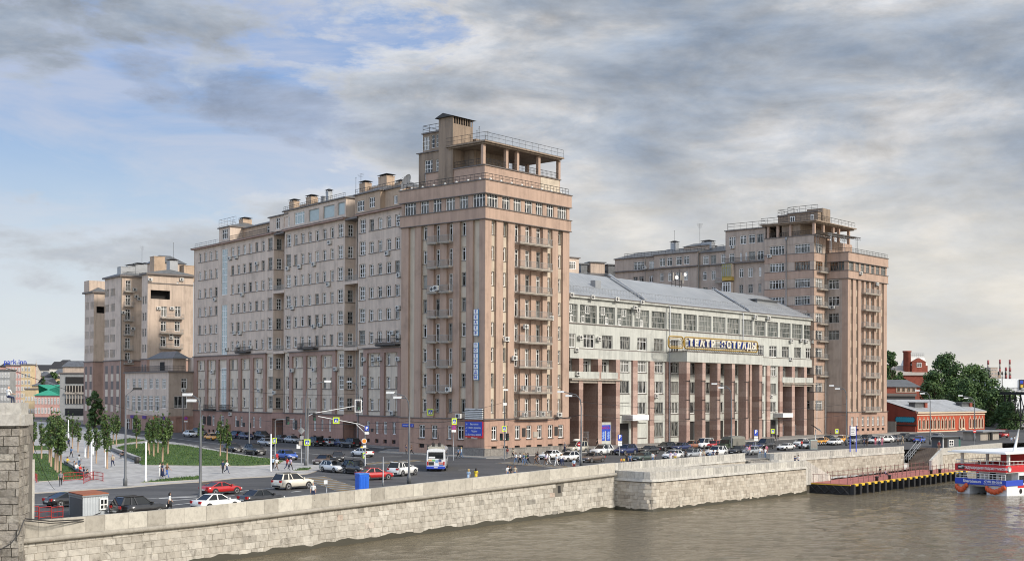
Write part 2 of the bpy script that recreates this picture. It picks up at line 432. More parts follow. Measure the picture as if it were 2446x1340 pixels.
LG = [FL.s(940+x/2.734,1030) for x in (168,207, 249,288, 353,380, 420,460)]
def tower_face(par, fc, strips, W, Gw, sc=1., end0=False, frame=None, nb=8):
    wall = MB(); ops_low = []; e = .003
    for kind, a, b in strips:
        a, b = a*sc, b*sc
        if kind in ('pil','pin'):
            m_ = 1 if kind == 'pil' else 1
            o1 = 0. if kind == 'pil' else -.12
            wall.fbox(fc, a+e, b-e, -.8, o1, zgc-.02, zlb+.02, 0)
            continue
        ops = []; m = .1
        if kind != 'blank':
            for i, z in enumerate(ROWZ):
                d = kind == 'bal' and i < nb
                ops.append((a+m, b-m*1.2, z-(.72 if d else 0), z+WH))
        wallcells(wall, fc, a-.01, b+.01, zgc-.02, zlb+.02, ops, -.4, .34, 0 if kind == 'bal' else 1)
        for i, o in enumerate(ops):
            d = o[3]-o[2] > WH+.3
            gm = m_glass_b if R_.random() < .75 else m_glass_a
            putwin(par, fc, o, -.7, 1 if not d else 1, (.74,) if not d else (.76,), 'balcony_door' if d else 'window', frame or (m_frame_w if R_.random() < .7 else m_frame_g), gm)
            if not d: wall.fbox(fc, o[0]-.06, o[1]+.06, -.42, -.28, o[2]-.08, o[2]-.002, 2)
    ops = [(W[i]*sc, W[i+1]*sc, zlt+.12, zub-.05) for i in range(0,len(W),2)]
    wallcells(wall, fc, 0, fc.L, zlt-.1, zub+.1, ops, -.02, .3, 0)
    for o in ops: putwin(par, fc, o, -.26, 3 if o[1]-o[0] > 2.5 else 2, (.7,), 'strip_window', frame, m_glass_a, .1, .09)
    ops = [(Gw[i]*sc, Gw[i+1]*sc, 2.8, 5.0) for i in range(0,len(Gw),2)]
    vents = [((o[0]+o[1])/2-.7,(o[0]+o[1])/2+.6,.62+gz(fc.A.x,fc.A.y)+.35,1.42+gz(fc.A.x,fc.A.y)+.2) for o in ops]
    wallcells(wall, fc, -.12, fc.L+.12, -1.5, zgc, ops+vents, .12, .3, 3)
    for o in ops:
        putwin(par, fc, o, -.14, 1, (.7,), 'ground_window', None, m_glass_b)
        wall.fbox(fc, o[0]-.1, o[1]+.1, .1, .3, o[2]-.12, o[2]-.003, 2)
    for o in vents: wall.face([fc.P(o[0],-.17,o[2]),fc.P(o[1],-.17,o[2]),fc.P(o[1],-.17,o[3]),fc.P(o[0],-.17,o[3])], 4)
    return wall
def tower(name, label, c, l, r, sc, faceL, frame=None):
    fr = Fac(c, r); fl = Fac(l, c)
    par = thing(name, label, 'tower', (c[0],c[1],gz(*c)))
    w = tower_face(par, fr, RS, RW, RG, sc, frame=frame)
    if faceL: 
        w2 = tower_face(par, fl, LS, LW, LG, frame=frame, nb=7)
        n = len(w.v); w.v += w2.v; w.f += [tuple(i+n for i in f) for f in w2.f]; w.m += w2.m; w.t += w2.t; w.sm += w2.sm
    back = (r[0]+l[0]-c[0], r[1]+l[1]-c[1]); fp = ccw([c, r, back, l])
    w.prism(off_poly(fp, -1.1), -1.5, zlb, 0)
    for z0, z1, o in ((zlb,zlt,.22),(zub,ztop,.26)):
        w.prism(off_poly(fp, o), z0, z1, 0)
        w.prism(off_poly(fp, o+.1), z0-.12, z0-.002, 2); w.prism(off_poly(fp, o+.14), z1+.002, z1+.14, 2)
    w.prism(off_poly(fp, -.6), zlt, zub, 0)
    w.prism(off_poly(fp, .3), zgc+.002, zgc+.16, 2)
    w.build('wall', [m_tow, m_tow_cr, m_ledge, m_tow_bs, m_dark], par)
    return par, fr, fl, fp
T1, fr, fl, fp1 = tower('corner_tower', 'tall pink corner tower with vertical blue letter sign and roof pergola, nearest the camera', t1c, t1l, t1r, 1., True)
# plinth of dark grey granite slabs round the corner
m = MB(); zb = -1.
rr = random.Random(3)
for fc, s0, s1, h in ((FR,-.36,FR.L+.3,1.25),(FL,FL.L-9.5,FL.L+.36,1.25)):
    m.fbox(fc, s0, s1, .1, .34, zb, h+gz(fc.A.x,fc.A.y)-.03, 1)
    fn = lambda s, o, z, f=fc, b=s0: f.P(b+s, .342+o, z)
    ashlar(m, fn, s1-s0, [-.3,h+gz(fc.A.x,fc.A.y)-.08], rr, (.7,1.1), .012, .02, 0)
    m.tn = .8; m.fbox(fc, s0, s1+(.06 if fc is FL else 0), .12, .42, h+gz(fc.A.x,fc.A.y)-.028, h+gz(fc.A.x,fc.A.y)+.05, 0)
m.build('granite_plinth', [m_plinth, m_ledge], T1)
# balconies
sR = (FR.s(1230,590), FR.s(1309,600))
for i, z in enumerate(ROWZ): balcony(T1, FR, sR[0], sR[1], z-.78, 1.15, 0.)
for k in (5, 7):
    a, b = (xl(254), xl(324)) if k == 5 else (xl(343), xl(413))
    for i, z in enumerate(ROWZ[:7]): balcony(T1, FL, a, b, z-.78, .95, 0., sp=.16)
# plaques on the ground floor
for fc, u0, u1, v0, v1 in ((FR,1245.5,1253.5,1022,1043),(FR,1272,1282.5,1030.5,1044),(FR,1323,1330.5,1018.5,1040)):
    q = MB(); q.fbox(fc, fc.s(u0,1030), fc.s(u1,1030), .122, .2, fc.z(u0,v1), fc.z(u0,v0)); q.build('memorial_plaque', m_iron if u0 != 1272 else m_conc, T1)
# parapet railing with white lamps, roof storeys, pergola
ins = lambda o: [Vector((p.x,p.y,0)) for p in off_poly(ccw([t1c,t1r,(t1r[0]+t1l[0]-t1c[0],t1r[1]+t1l[1]-t1c[1]),t1l]), o)]
def path_rail(par, poly, z, keys, h, sp, mat, name='roof_railing', r=.03):
    m = MB(); rail(m, [Vector((p[0],p[1],z)) for p in poly], h, sp, r, 0, True); return m.build(name, mat, par)
offc = lambda fc1, fc2, o: None
def cornerpt(o):   # point near the tower corner, offset o from both faces (negative = inside)
    return Vector(t1c)+(FR.n+FL.n)*o
def Lp(s_from_corner, o): return cornerpt(o)-FL.d*s_from_corner
def Rp(s_from_corner, o): return cornerpt(o)+FR.d*s_from_corner
path_rail(T1, [Lp(18.9,.05),Lp(0,.05),Rp(21.6,.05)], ztop+.14, None, 1.0, .8, m_iron)
m = MB()
for i in range(8):
    for f in (Lp, Rp):
        p = f(1.2+i*2.6, .1); m = MB(); m.lathe(p.x, p.y, [(.08,ztop+.14),(.2,ztop+.2),(.22,ztop+.3),(.14,ztop+.42),(.04,ztop+.46)], 8); m.build('roof_lamp', m_acw, T1)
pass
FRs = Fac(cornerpt(-2.)[:2], Rp(FR.L-2.4,-2.)[:2]); FLs = Fac(Lp(7.2,-2.)[:2], cornerpt(-2.)[:2])
zs1 = FRs.z(1155.5,394)
m = MB()
A, B, D_ = cornerpt(-2.), Rp(FR.L-2.2,-2.), Lp(13.5,-2.)
E_ = D_+(B-A)
m.prism(ccw([A[:2],B[:2],E_[:2],D_[:2]]), ztop, zs1, 0)
m.prism(off_poly(ccw([A[:2],B[:2],E_[:2],D_[:2]]), .18), zs1+.002, zs1+.16, 2)
m.build('roof_storey', [m_tow, m_tow_cr, m_ledge], T1)
q = MB()
q.fbox(FRs, FRs.L-5.2, FRs.L-.02, .02, .06, ztop+.3, zs1-.1); q.build('storey_patch', m_tow_cr, T1)
path_rail(T1, [Lp(6.8,-2.1),cornerpt(-2.1),Rp(FR.L-2.4,-2.1)], zs1+.16, None, 1.05, .35, m_iron, 'terrace_railing', .025)
zsl = FRs.z(1156,340)
m = MB(); qa = [Lp(9,-1.2)[:2], cornerpt(-1.2)[:2], Rp(FR.L-1.2,-1.2)[:2], (Rp(FR.L-1.2,-1.2)-FL.d*9.5)[:2]]
m.prism(ccw(qa), zsl, zsl+.22, 0); m.prism(off_poly(ccw(qa), -.35), zsl-.25, zsl-.002, 0)
m.build('pergola_roof', [m_roofblk], T1)
for us in (1154.5,1209,1235,1286,1334):
    s = FRs.s(us,380,-.3); q = MB(); q.fbox(FRs, s-.28, s+.28, -.6, -.05, zs1+.162, zsl-.252); q.build('pergola_column', m_tow, T1)
for s in (5.5, 10.5, 15.5, 19.):
    q = MB(); q.fbox(FRs, s-.28, s+.28, -7.2, -6.65, zs1+.162, zsl-.252); q.build('pergola_column', m_tow, T1)
path_rail(T1, [Lp(8.8,-1.4),cornerpt(-1.4),Rp(FR.L-1.4,-1.4)], zsl+.22, None, 1.35, 1.7, m_iron, 'pergola_railing', .022)
q = MB()
for fc_a, fc_b in ((cornerpt(-1.4),Rp(FR.L-1.4,-1.4)),):
    q.strip([fc_a.to_3d()+Vector((0,0,zsl+.35)), fc_b.to_3d()+Vector((0,0,zsl+.35))], [fc_a.to_3d()+Vector((0,0,zsl+1.5)), fc_b.to_3d()+Vector((0,0,zsl+1.5))])
m, t, b, N, L_ = nt('wire_mesh'); b.inputs['Base Color'].default_value = (.3,.32,.34,1); b.inputs['Alpha'].default_value = .16
q.build('mesh_panel', MATS['wire_mesh'], T1)
q = MB(); FC0 = Fac(Lp(6.9,-4.6)[:2], (Lp(0,-4.6)+FR.d*0)[:2]); q.fbox(FC0, .3, FC0.L-2.2, -9, 0, zs1+.161, zsl-.251); q.build('terrace_core', m_roofblk, T1)
# stair block
K = Lp(7.2,-1.8).to_3d(); dl = -FL.d.to_3d(); dr = FR.d.to_3d()
def blk(mb, o, a, b, z0, z1, mi=0):
    p = [o, o+dl*a, o+dl*a+dr*b, o+dr*b]; mb.prism(ccw([x[:2] for x in p]), z0, z1, mi)
def zat(u, v, P): return H+ray(u,v)[2]*P.y/ray(u,v)[1]
zst = zat(1081,277,K)
m = MB(); blk(m, K, 3.3, 4.9, ztop, zst-1.2)
blk(m, K+dl*.25+dr*.25, 2.8, 4.4, zst-1.3, zst-.1, 1)
for i in range(9): blk(m, K+dr*(.1+i*.58), .14, .14, zst-1.2, zst-.1)
blk(m, K, 1.6, .12, zst-1.2, zst-.1); blk(m, K+dl*1.6, 1.7, 4.9, zst-1.2, zst+.15)
p = [K-dl*.5-dr*.5, K+dl*3.8-dr*.5, K+dl*3.8+dr*5.4, K-dl*.5+dr*5.4]; up = lambda q, z: (q.x,q.y,z)
m.idx([up(p[0],zst-.08),up(p[1],zst-.08),up(p[2],zst-.08),up(p[3],zst-.08),up(p[0].lerp(p[1],.55),zst+.65),up(p[3].lerp(p[2],.55),zst+.65)], [(0,1,2,3),(0,4,1),(3,2,5),(0,3,5,4),(1,4,5,2)], 2)
m.build('stair_block', [m_roofblk, m_dark, m_iron], T1)
K2 = K+dl*3.3+dr*.9; z2 = zat(1003,322,K2+dl*4.4); z3 = zat(996,369,K2+dl*5)
m = MB(); F2 = Fac((K2+dl*4.6)[:2], K2[:2]); F3 = Fac((K2+dl*5.3-dr*.3)[:2], (K2-dr*.3)[:2])
w1 = [(F2.s(1008,340),F2.s(1026,340),F2.z(1020,359),F2.z(1020,327)),(F2.s(1030,340),F2.s(1038,340),F2.z(1034,354),F2.z(1034,323)),(F2.s(1041.5,340),F2.s(1047,340),F2.z(1044,352),F2.z(1044,321))]
wallcells(m, F2, 0, F2.L, z3-.2, z2, w1, 0, .25, 0)
w2 = [(F3.s(1014,410),F3.s(1033,410),F3.z(1024,427+8),F3.z(1024,383)),(F3.s(1041,400),F3.s(1047.5,400),F3.z(1044,425),F3.z(1044,381))]
wallcells(m, F3, 0, F3.L, ztop, z3, w2, 0, .25, 0)
m.prism(ccw([F2.P(-.2,.25)[:2],F2.P(F2.L,.25)[:2],F2.P(F2.L,-6)[:2],F2.P(-.2,-6)[:2]]), z2+.002, z2+.16, 1)
m.prism(ccw([F3.P(-.4,.25)[:2],F3.P(F3.L,.25)[:2],F3.P(F3.L,-7)[:2],F3.P(-.4,-7)[:2]]), z3+.002, z3+.14, 1)
m.prism(ccw([F3.P(.02,-.9)[:2],F3.P(F3.L,-.9)[:2],F3.P(F3.L,-7)[:2],F3.P(.02,-7)[:2]]), ztop, z3, 0)
m.prism(ccw([F2.P(.02,-.9)[:2],F2.P(F2.L,-.9)[:2],F2.P(F2.L,-6)[:2],F2.P(.02,-6)[:2]]), z3, z2, 0)
m.build('roof_cabin', [m_roofblk, m_ledge], T1)
for o in w1: putwin(T1, F2, o, -.2, 4 if o[1]-o[0] > 1 else 0, (.35,.68), 'cabin_window', None, m_glass_a, .08, .07)
for o in w2: putwin(T1, F3, o, -.2, 2 if o[1]-o[0] > 1 else 0, (.2,.4,.6,.8), 'cabin_window', None, m_glass_a, .08, .07)
q = MB(); rail(q, [F2.P(0,-5,z2+.16),F2.P(0,0,z2+.16),F2.P(F2.L,0,z2+.16)], 1.3, 1.5, .03, 0, True); q.build('cabin_railing', m_iron, T1)
q = MB(); blk(q, K+dr*5.2-dl*.5, 2.2, 3.4, zsl+.22, zsl+2.2); q.build('vent_box', m_roofblk, T1)
for k in range(5):
    q = K+dr*(3.+k*1.1)-dl*(1.2+.5*(k%2)); antenna(T1, Vector((q.x,q.y,zsl+.2)), 2.2+(k*37%5)*.45, 1 if k % 2 else 2, .8, k)
# satellite dish at the left end of the parapet
q = MB(); P = Lp(18.2,-1.).to_3d()+Vector((0,0,ztop+1.8))
vs = []; n = 16; ax = Vector((-.75,-.55,.35)).normalized(); bx = ax.cross(Vector((0,0,1))).normalized(); cx_ = ax.cross(bx)
for r_, dpt in ((.05,-.35),(.6,-.28),(1.1,-.1),(1.45,.12)):
    for k in range(n): vs.append(P+ax*dpt+(bx*math.cos(2*math.pi*k/n)+cx_*math.sin(2*math.pi*k/n))*r_)
fs = [(i*n+k,i*n+(k+1)%n,(i+1)*n+(k+1)%n,(i+1)*n+k) for i in range(3) for k in range(n)]
q.idx(vs, fs, 0, True); q.tube([P-Vector((0,0,1.7)),P-ax*.3], .06, 5, 1)
for k in (0,5,11): q.tube([vs[3*n+k],P+ax*1.2], .025, 3, 1)
solo(q, 'satellite_dish', [m_conc, m_iron], 'large pale satellite dish at the left end of the corner tower parapet', 'satellite dish', None, P-Vector((0,0,1.7)))
# vertical letter sign
sg = thing('vertical_sign', 'vertical theatre sign of white boxes with blue letters on the corner tower', 'sign', FL.P(FL.s(1135,820),.1,15))
def letterbox(ch, u, v, w, h):
    s, z = FL.px(u, v, .5); q = MB(); q.fbox(FL, s-w/2, s+w/2, .05, .3, z-h/2, z+h/2, 0); q.fbox(FL, s-w/2+.03, s+w/2-.03, .302, .34, z-h/2+.05, z+h/2-.05, 1)
    b = q.build('letter_box', [m_sgnside, m_white], sg)
    text(ch, h*.74, m_blue, b, FL.P(s,.36,z), FL.rz, .015, 1., 'letter', .02)
m_sgnside = flat('sign_teal_side', (.03,.13,.3), .5)
for i, ch in enumerate('ТЕАТР'): letterbox(ch, 1134.5, 744.5+i*12.9, .92, .84)
for i, ch in enumerate('ЭСТРАДЫ'): letterbox(ch, 1134.3, 824+i*12.9, .92, .84)
# playbill panel and louvre panel over it
pb = thing('playbill_board', 'red framed blue playbill board under a striped louvre on the tower corner', 'billboard', FL.P(FL.s(1131,1020),.2,3))
s0, s1 = FL.s(1110.8,1020,.3), FL.s(1152.8,1020,.3)
zt_, zb_ = FL.z(1131,1004,.3), FL.z(1131,1045.5,.3)
q = MB(); q.fbox(FL, s0, s1, .13, .3, zb_, zt_); q.build('frame', m_red, pb)
q = MB(); q.fbox(FL, s0+.05, s1-.1, .302, .34, zb_+.35, zt_-.2); q.build('panel', m_blue, pb)
for i, l in enumerate(['Бестолочь','Пока с дураком','Чудаки','Все как у людей','Юбилей']):
    z = zt_-.6-i*.56; text(l, .42, m_white, pb, FL.P((s0+s1)/2+.15,.345,z), FL.rz, .005, .85)
    text(['16','20','21','22','23'][i], .42, m_white, pb, FL.P(s0+.35,.345,z), FL.rz, .005, .9)
zl0, zl1 = FL.z(1131,1002.5,.3), FL.z(1131,975,.3)
for i in range(6):
    z = zl0+(zl1-zl0)*i/6; h = (zl1-zl0)/6
    q = MB(); q.fbox(FL, s0, s1, .14, .36, z+.14, z+h-.02); q.build('louvre_slat', m_white, pb)
q = MB(); q.fbox(FL, s0, s1, .12, .2, zl0, zl1); q.build('louvre_back', m_iron, pb)
# street name plate
pl = thing('street_name_plate', 'blue street name plate with house number at the left of the corner tower', 'sign', FL.P(1.,.2,5))
sa, z = FL.px(976,1015.5,.15); 
q = MB(); q.fbox(FL, FL.s(961,1015,.15), FL.s(981,1015,.15), .13, .2, z-.28, z+.28); q.build('plate', m_blue, pl)
text('Серафимовича ул.', .26, m_white, pl, FL.P(FL.s(971,1015,.15),.21,z), FL.rz, .004, .72)
q = MB(); q.fbox(FL, FL.s(982,1015,.15), FL.s(988,1015,.15), .13, .2, z-.28, z+.28); q.build('number_plate', m_blue, pl)
text('2', .45, m_white, pl, FL.P(FL.s(985,1015,.15),.21,z), FL.rz, .004)
W_T1R = 'the river side of the corner tower'; W_T1L = 'the street side of the corner tower'
for u, v in ((1208,810),(1227,855),(1254,780),(1313.5,759.5),(1250,926),(1283,929),(1252,990),(1294,988),(1334,990)): ac(W_T1R, FR, u, v, .3 if v < 900 else .6)
for u, v in ((1036,691),(1097.5,993),(1073,930),(1044,688)): ac(W_T1L, FL, u, v, .5)
# ================================================================ the long street wing (three blocks)
FW = Fac((-76.3,305.3), (-20.2,233.3))
zpb, zwc = 18.76, 44.3
WZ = [41.11,36.86,32.55,28.2,23.95,19.75]; LZ = [15.44,11.1,6.95]; GZ = 2.65
a1 = lambda x: FW.s(440+x/5.154, 640); a2_ = lambda x: FW.s(650+x/5.154, 620); a3 = lambda x: FW.s(820+x/6.09, 580)
b1 = lambda x: FW.s(440+x/4.465, 900); b2_ = lambda x: FW.s(650+x/5.154, 900); b3 = lambda x: FW.s(820+x/4.467, 880)
def win_set(par, wall, fc, cols, zs, h, off, mi, nv=1, tr=(.72,), name='window', ledge=True, dep=.32, lm=2, gm=None, fm=None):
    ops = []
    for a, b in cols:
        for z in zs: ops.append((a, b, z, z+h))
    for o in ops:
        f = fm or R_.choice([m_frame_w,m_frame_w,m_frame_w,m_frame_g,m_frame_br] if False else [m_frame_w]*6+[m_frame_g])
        putwin(par, fc, o, off-dep+.02, nv, tr, name, f, gm or R_.choice([m_glass_a,m_glass_a,m_glass_b]))
    return ops
def ledges(wall, fc, a, b, zs, off, mi=2):
    for z in zs: wall.fbox(fc, a, b, off-.05, off+.12, z-.13, z-.01, mi)
def street_block(name, label, s0, s1, cols, bigs, stair, pil, loCols, ground, ret, zt, end_r, end_l):
    """upper plaster, lower pink frame with pilasters, ground storey"""
    par = thing(name, label, 'apartment block', FW.P(s0,0,.4))
    w = MB()
    up = win_set(par, w, FW, cols, WZ, 2.15, 0, 0) 
    big = win_set(par, w, FW, bigs, [z-.1 for z in WZ], 2.6, 0, 0, 2, (.3,.68), 'bay_window')
    st = []
    for (a, b, z0, z1) in stair:
        st.append((a,b,z0,z1)); n = int((z1-z0)/1.35)
        putwin(par, FW, st[-1], -.2, 2, tuple((i+1)/n for i in range(n-1)), 'stair_window', m_frame_w, m_glass_s, .12, .1)
    wallcells(w, FW, s0, s1, zpb, zt, [o for o in up+big+st if o[2] >= zpb-.6], 0., .34, 0)
    for a, b, in [(min(c[0] for c in g)-.2, max(c[1] for c in g)+.2) for g in _groups(cols)]: ledges(w, FW, a, b, WZ, 0)
    for a, b in bigs: ledges(w, FW, a-.15, b+.15, [z-.1 for z in WZ], 0)
    # lower zone
    lo = win_set(par, w, FW, loCols, LZ, 2.25, -.3, 1, name='lower_window')
    lob = win_set(par, w, FW, bigs, [z-.1 for z in LZ], 2.7, -.3, 1, 2, (.3,.68), 'bay_window')
    wallcells(w, FW, s0, s1, zgc, zpb, lo+lob+[o for o in st if o[2] < zpb-.6], -.28, .34, 1)
    p0, p1 = pil[0][0], pil[-1][1]
    for a, b in pil: w.fbox(FW, a, b, -.4, .12, zgc+.002, zpb-.9, 3)
    w.fbox(FW, p0, p1, -.4, .14, zpb-.898, zpb-.1, 3); w.fbox(FW, p0-.25, p1+.25, -.1, .38, zpb-.1, zpb+.12, 2)
    for a, b in zip(pil, pil[1:]): ledges(w, FW, a[1]+.02, b[0]-.02, LZ, -.28)
    # ground storey
    gops = [(a, b, GZ, GZ+2.3) for a, b in ground]
    for o in gops: putwin(par, FW, o, -.1, 1, (.7,), 'ground_window', m_frame_w, m_glass_b)
    vents = [((a+b)/2-.6,(a+b)/2+.6,.95,1.65) for a, b in ground]
    wallcells(w, FW, s0, s1, -1, zgc, gops+vents, .12, .3, 4)
    for o in vents: w.face([FW.P(o[0],-.15,o[2]),FW.P(o[1],-.15,o[2]),FW.P(o[1],-.15,o[3]),FW.P(o[0],-.15,o[3])], 5)
    w.fbox(FW, s0, s1, -.3, .3, zgc-.2, zgc, 2)
    # return faces and body
    fr_ = Fac(FW.P(s1,0)[:2], FW.P(s1,-2.4)[:2])
    if ret:
        ro = [(.75,1.95,z-.1,z+2.3) for z in WZ+LZ]
        wallcells(w, fr_, 0, 2.4, zgc, zt, ro, 0., .2, 0)
        for o in ro: putwin(par, fr_, o, -.18, 1, (.35,.68), 'return_window', R_.choice([m_frame_w,m_frame_g]), m_glass_b)
        ledges(w, fr_, 0, 2.4, [z-.1 for z in WZ+LZ], 0)
        wallcells(w, fr_, -.1, 2.4, -1, zgc, [], .1, .2, 4)
    fp = ccw([FW.P(s0,-.75)[:2], FW.P(s1,-2.4 if ret else -.75)[:2], FW.P(s1,-15)[:2], FW.P(s0,-15)[:2]])
    if ret: fp = ccw([FW.P(s0,-.85)[:2], FW.P(s1-.9,-.85)[:2], FW.P(s1-.9,-15)[:2], FW.P(s0,-15)[:2]])
    w.prism(fp, -1, zt, 0)
    if end_l:
        fe = Fac(FW.P(s0,-15)[:2], FW.P(s0,0)[:2]); wallcells(w, fe, 0, 15.12, -1, zt, [], 0, .2, 0)
    # cornice
    q = ccw([FW.P(s0-(.7 if end_l else 0),.75)[:2], FW.P(s1+(.5 if ret else 0),.75)[:2], FW.P(s1+(.5 if ret else 0),-15)[:2], FW.P(s0-(.7 if end_l else 0),-15)[:2]])
    w.prism(q, zt+.002, zt+.3, 6); w.prism(off_poly(q,.06), zt+.302, zt+.4, 2)
    w.build('wall', [m_wing, m_wing_lo, m_ledge, m_wing_pk, m_base_pk, m_dark, m_wing_pk], par)
    return par, fr_
def _groups(cols):
    g = []
    for c in sorted(cols):
        if g and c[0]-g[-1][-1][1] < 1.8: g[-1].append(c)
        else: g.append([c])
    return g
def slot(par, s0, s1, zt, narrow=None):
    """recessed strip between two blocks with loggia balconies, drainpipe and tall stair window"""
    w = MB(); ops = []
    if narrow:
        for z0, z1 in ((27.5,42.5),(11.,25.5)):
            o = (narrow[0], narrow[1], z0, z1); ops.append(o)
            n = int((z1-z0)/2); putwin(par, FW, o, -2.6, 0, tuple((i+1)/n for i in range(n-1)), 'stair_window', m_frame_g, m_glass_b, .14, .3)
    wallcells(w, FW, s0-1, s1+.5, zgc, zt, ops, -2.4, .25, 0)
    w.prism(ccw([FW.P(s0-.9,-3.2)[:2],FW.P(s1+.6,-3.2)[:2],FW.P(s1+.6,-14)[:2],FW.P(s0-.9,-14)[:2]]), -1, zt, 0)
    w.fbox(FW, s0+.5, s1, -14, .3, zt+.01, zt+.38, 1)
    # porch beams at ground level
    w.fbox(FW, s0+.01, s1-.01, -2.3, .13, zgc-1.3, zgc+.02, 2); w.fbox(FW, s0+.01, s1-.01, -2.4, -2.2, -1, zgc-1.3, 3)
    w.build('recess_wall', [m_wing, m_ledge, m_base_pk, m_brownpit], par)
    q = MB(); q.tube([FW.P(s0+1.4,-2.0,zgc),FW.P(s0+1.4,-2.0,zt)], .11, 6); q.build('drainpipe', m_rail, par)
    for z in (WZ[2]-.4, zpb+.5):
        m = MB(); m.fbox(FW, s0+.01, s1-.01, -2.3, .1, z-.7, z-.1); b = m.build('loggia_slab', m_wing, par)
        q = MB(); rail(q, [FW.P(s0+.1,.0,z-.1),FW.P(s1-.1,.0,z-.1)], 1.05, .16, .022); q.build('railing', m_rail, b)
S1, S2, S3, S4, S5, SE = 0., FW.s(653,700), FW.s(679.5,700), FW.s(823,700), FW.s(855,700), 103.4
c1 = [(a1(x),a1(y)) for x, y in ((178,210),(245,278),(310,345),(378,412),(578,614),(648,685),(720,758),(796,834),(873,909),(951,989))]
g1 = [(b1(x),b1(y)) for x, y in ((195,222),(262,285),(305,330),(395,430),(545,570),(605,630),(735,760),(805,830))]
B1, F1r = street_block('street_wing_block', 'left block of the long beige street wing, with tall white stair window and roof terrace', S1, S2, c1,
    [(a1(1030),a1(1085))], [(a1(460),a1(532),FW.z(535,704.7),FW.z(535,595)),(a1(460),a1(532),FW.z(535,847),FW.z(535,728)),(b1(392),b1(446),FW.z(535,978),FW.z(535,879))],
    [(b1(x),b1(y)) for x, y in ((103,138),(225,248),(343,368),(455,480),(580,606),(708,736),(845,870))],
    [(b1(x),b1(y)) for x, y in ((145,172),(199,224),(262,285),(317,341),(488,515),(549,576),(613,641),(679,706),(745,773),(814,842))], g1, True, zwc, True, True)
slot(B1, S2, S3, zwc-.3)
c2 = [(a2_(x),a2_(y)) for x, y in ((268,311),(352,396),(440,484),(531,576),(621,666),(714,758))]
B2, F2r = street_block('street_wing_block', 'middle block of the long beige street wing, with wide plate glass attic windows', S3, S4, c2,
    [(a2_(170),a2_(232)),(a2_(806),a2_(874))], [], [(b2_(x),b2_(y)) for x, y in ((213,248),(384,420),(558,602),(742,785))],
    [(b2_(x),b2_(y)) for x, y in ((262,296),(347,382),(434,469),(521,560),(611,649),(702,744))],
    [(b2_(x),b2_(y)) for x, y in ((255,285),(345,370),(520,550),(612,640),(705,735))], True, zwc, True, False)
slot(B2, S4, S5, zwc-.3, (a3(168),a3(210)))
c3 = [(a3(x),a3(y)) for x, y in ((380,443),(502,567),(628,695),(752,822))]
B3, F3r = street_block('street_wing_block', 'right block of the long beige street wing, next to the pink corner tower', S5, SE, c3,
    [(a3(235),a3(324))], [], [(b3(x),b3(y)) for x, y in ((218,258),(398,440),(583,616))],
    [(b3(x),b3(y)) for x, y in ((270,310),(360,398),(448,488),(543,583))],
    [(b3(x),b3(y)) for x, y in ((258,290),(350,383),(438,473),(530,567))], False, zwc, False, False)
# dark ledge balconies with iron railings on the wing
balcony(B1, FW, b1(590), b1(712), zpb+.55, 1.2, .1, m_iron, m_iron)
balcony(B1, FW, b1(245), b1(348), zgc+.3, .9, .1, m_iron, m_iron); balcony(B1, FW, b1(415), b1(520), zgc+.3, .9, .1, m_iron, m_iron)
balcony(B2, FW, b2_(375), b2_(570), zpb+.6, 1.2, .1, m_iron, m_iron)
balcony(B3, FW, b3(395), b3(612), zpb+.55, 1.2, .1, m_iron, m_iron)
# attics
def attic(par, s0, s1, off, z0, z1, ops, mat, tinroof=True, dep=9):
    w = MB(); O = [(o[0],o[1],o[2],o[3]) for o in ops]
    wallcells(w, FW, s0, s1, z0, z1, O, off, .25, 0)
    fr_ = Fac(FW.P(s1,off)[:2], FW.P(s1,off-dep)[:2]); wallcells(w, fr_, 0, dep, z0, z1, [], 0, .2, 0)
    w.prism(ccw([FW.P(s0,off-.8)[:2],FW.P(s1-.01,off-.8)[:2],FW.P(s1-.01,off-dep)[:2],FW.P(s0,off-dep)[:2]]), z0, z1, 0)
    q = ccw([FW.P(s0-.3,off+.35)[:2],FW.P(s1+.3,off+.35)[:2],FW.P(s1+.3,off-dep)[:2],FW.P(s0-.3,off-dep)[:2]])
    w.prism(q, z1+.002, z1+.22, 1)
    r = [(p[0],p[1],z1+.222) for p in (FW.P(s0-.3,off+.35),FW.P(s1+.3,off+.35),FW.P(s1+.3,off-dep),FW.P(s0-.3,off-dep))]
    a, b = FW.P(s0+1.5,off-dep/2,z1+1.5), FW.P(s1-1.5,off-dep/2,z1+1.5)
    w.idx(r+[a,b], [(0,1,5,4),(1,2,5),(2,3,4,5),(3,0,4)], 2)
    w.build('attic_storey', [mat, m_ledge, m_tin], par)
za = zwc+.4
zz = lambda v, u, off=0: FW.z(u, v, off)
t_ = 3.3
at1a = [(a1(460),a1(533),za+.75,za+3.05)]
attic(B1, a1(427), a1(560), 0, za, zz(547,525), at1a, m_wing)
putwin(B1, FW, at1a[0], -.22, 2, (.62,), 'attic_window', m_frame_w, m_glass_a)
ob = [(a1(850),a1(906),za+.4,za+2.5)]
attic(B1, a1(560), a1(1045), -3.2, za, za+3., ob, m_attic, dep=7); putwin(B1, FW, ob[0], -3.42, 1, (.7,), 'attic_window')
oc = [(a1(1122),a1(1172),za+.5,za+2.9)]
attic(B1, a1(1047), S3+1.5, 0, za, za+3.2, oc, m_wing); putwin(B1, FW, oc[0], -.22, 1, (.7,), 'attic_window')
q = MB(); rail(q, [FW.P(a1(570),.3,za), FW.P(a1(1040),.3,za)], 1.1, .45, .028, 0, True); q.build('terrace_railing', m_iron, B1)
q = MB(); rail(q, [FW.P(.6,-6,za), FW.P(.6,.2,za), FW.P(a1(425),.2,za)], 1.0, 1.2, .03, 0, True); q.build('roof_railing', m_steel, B1)
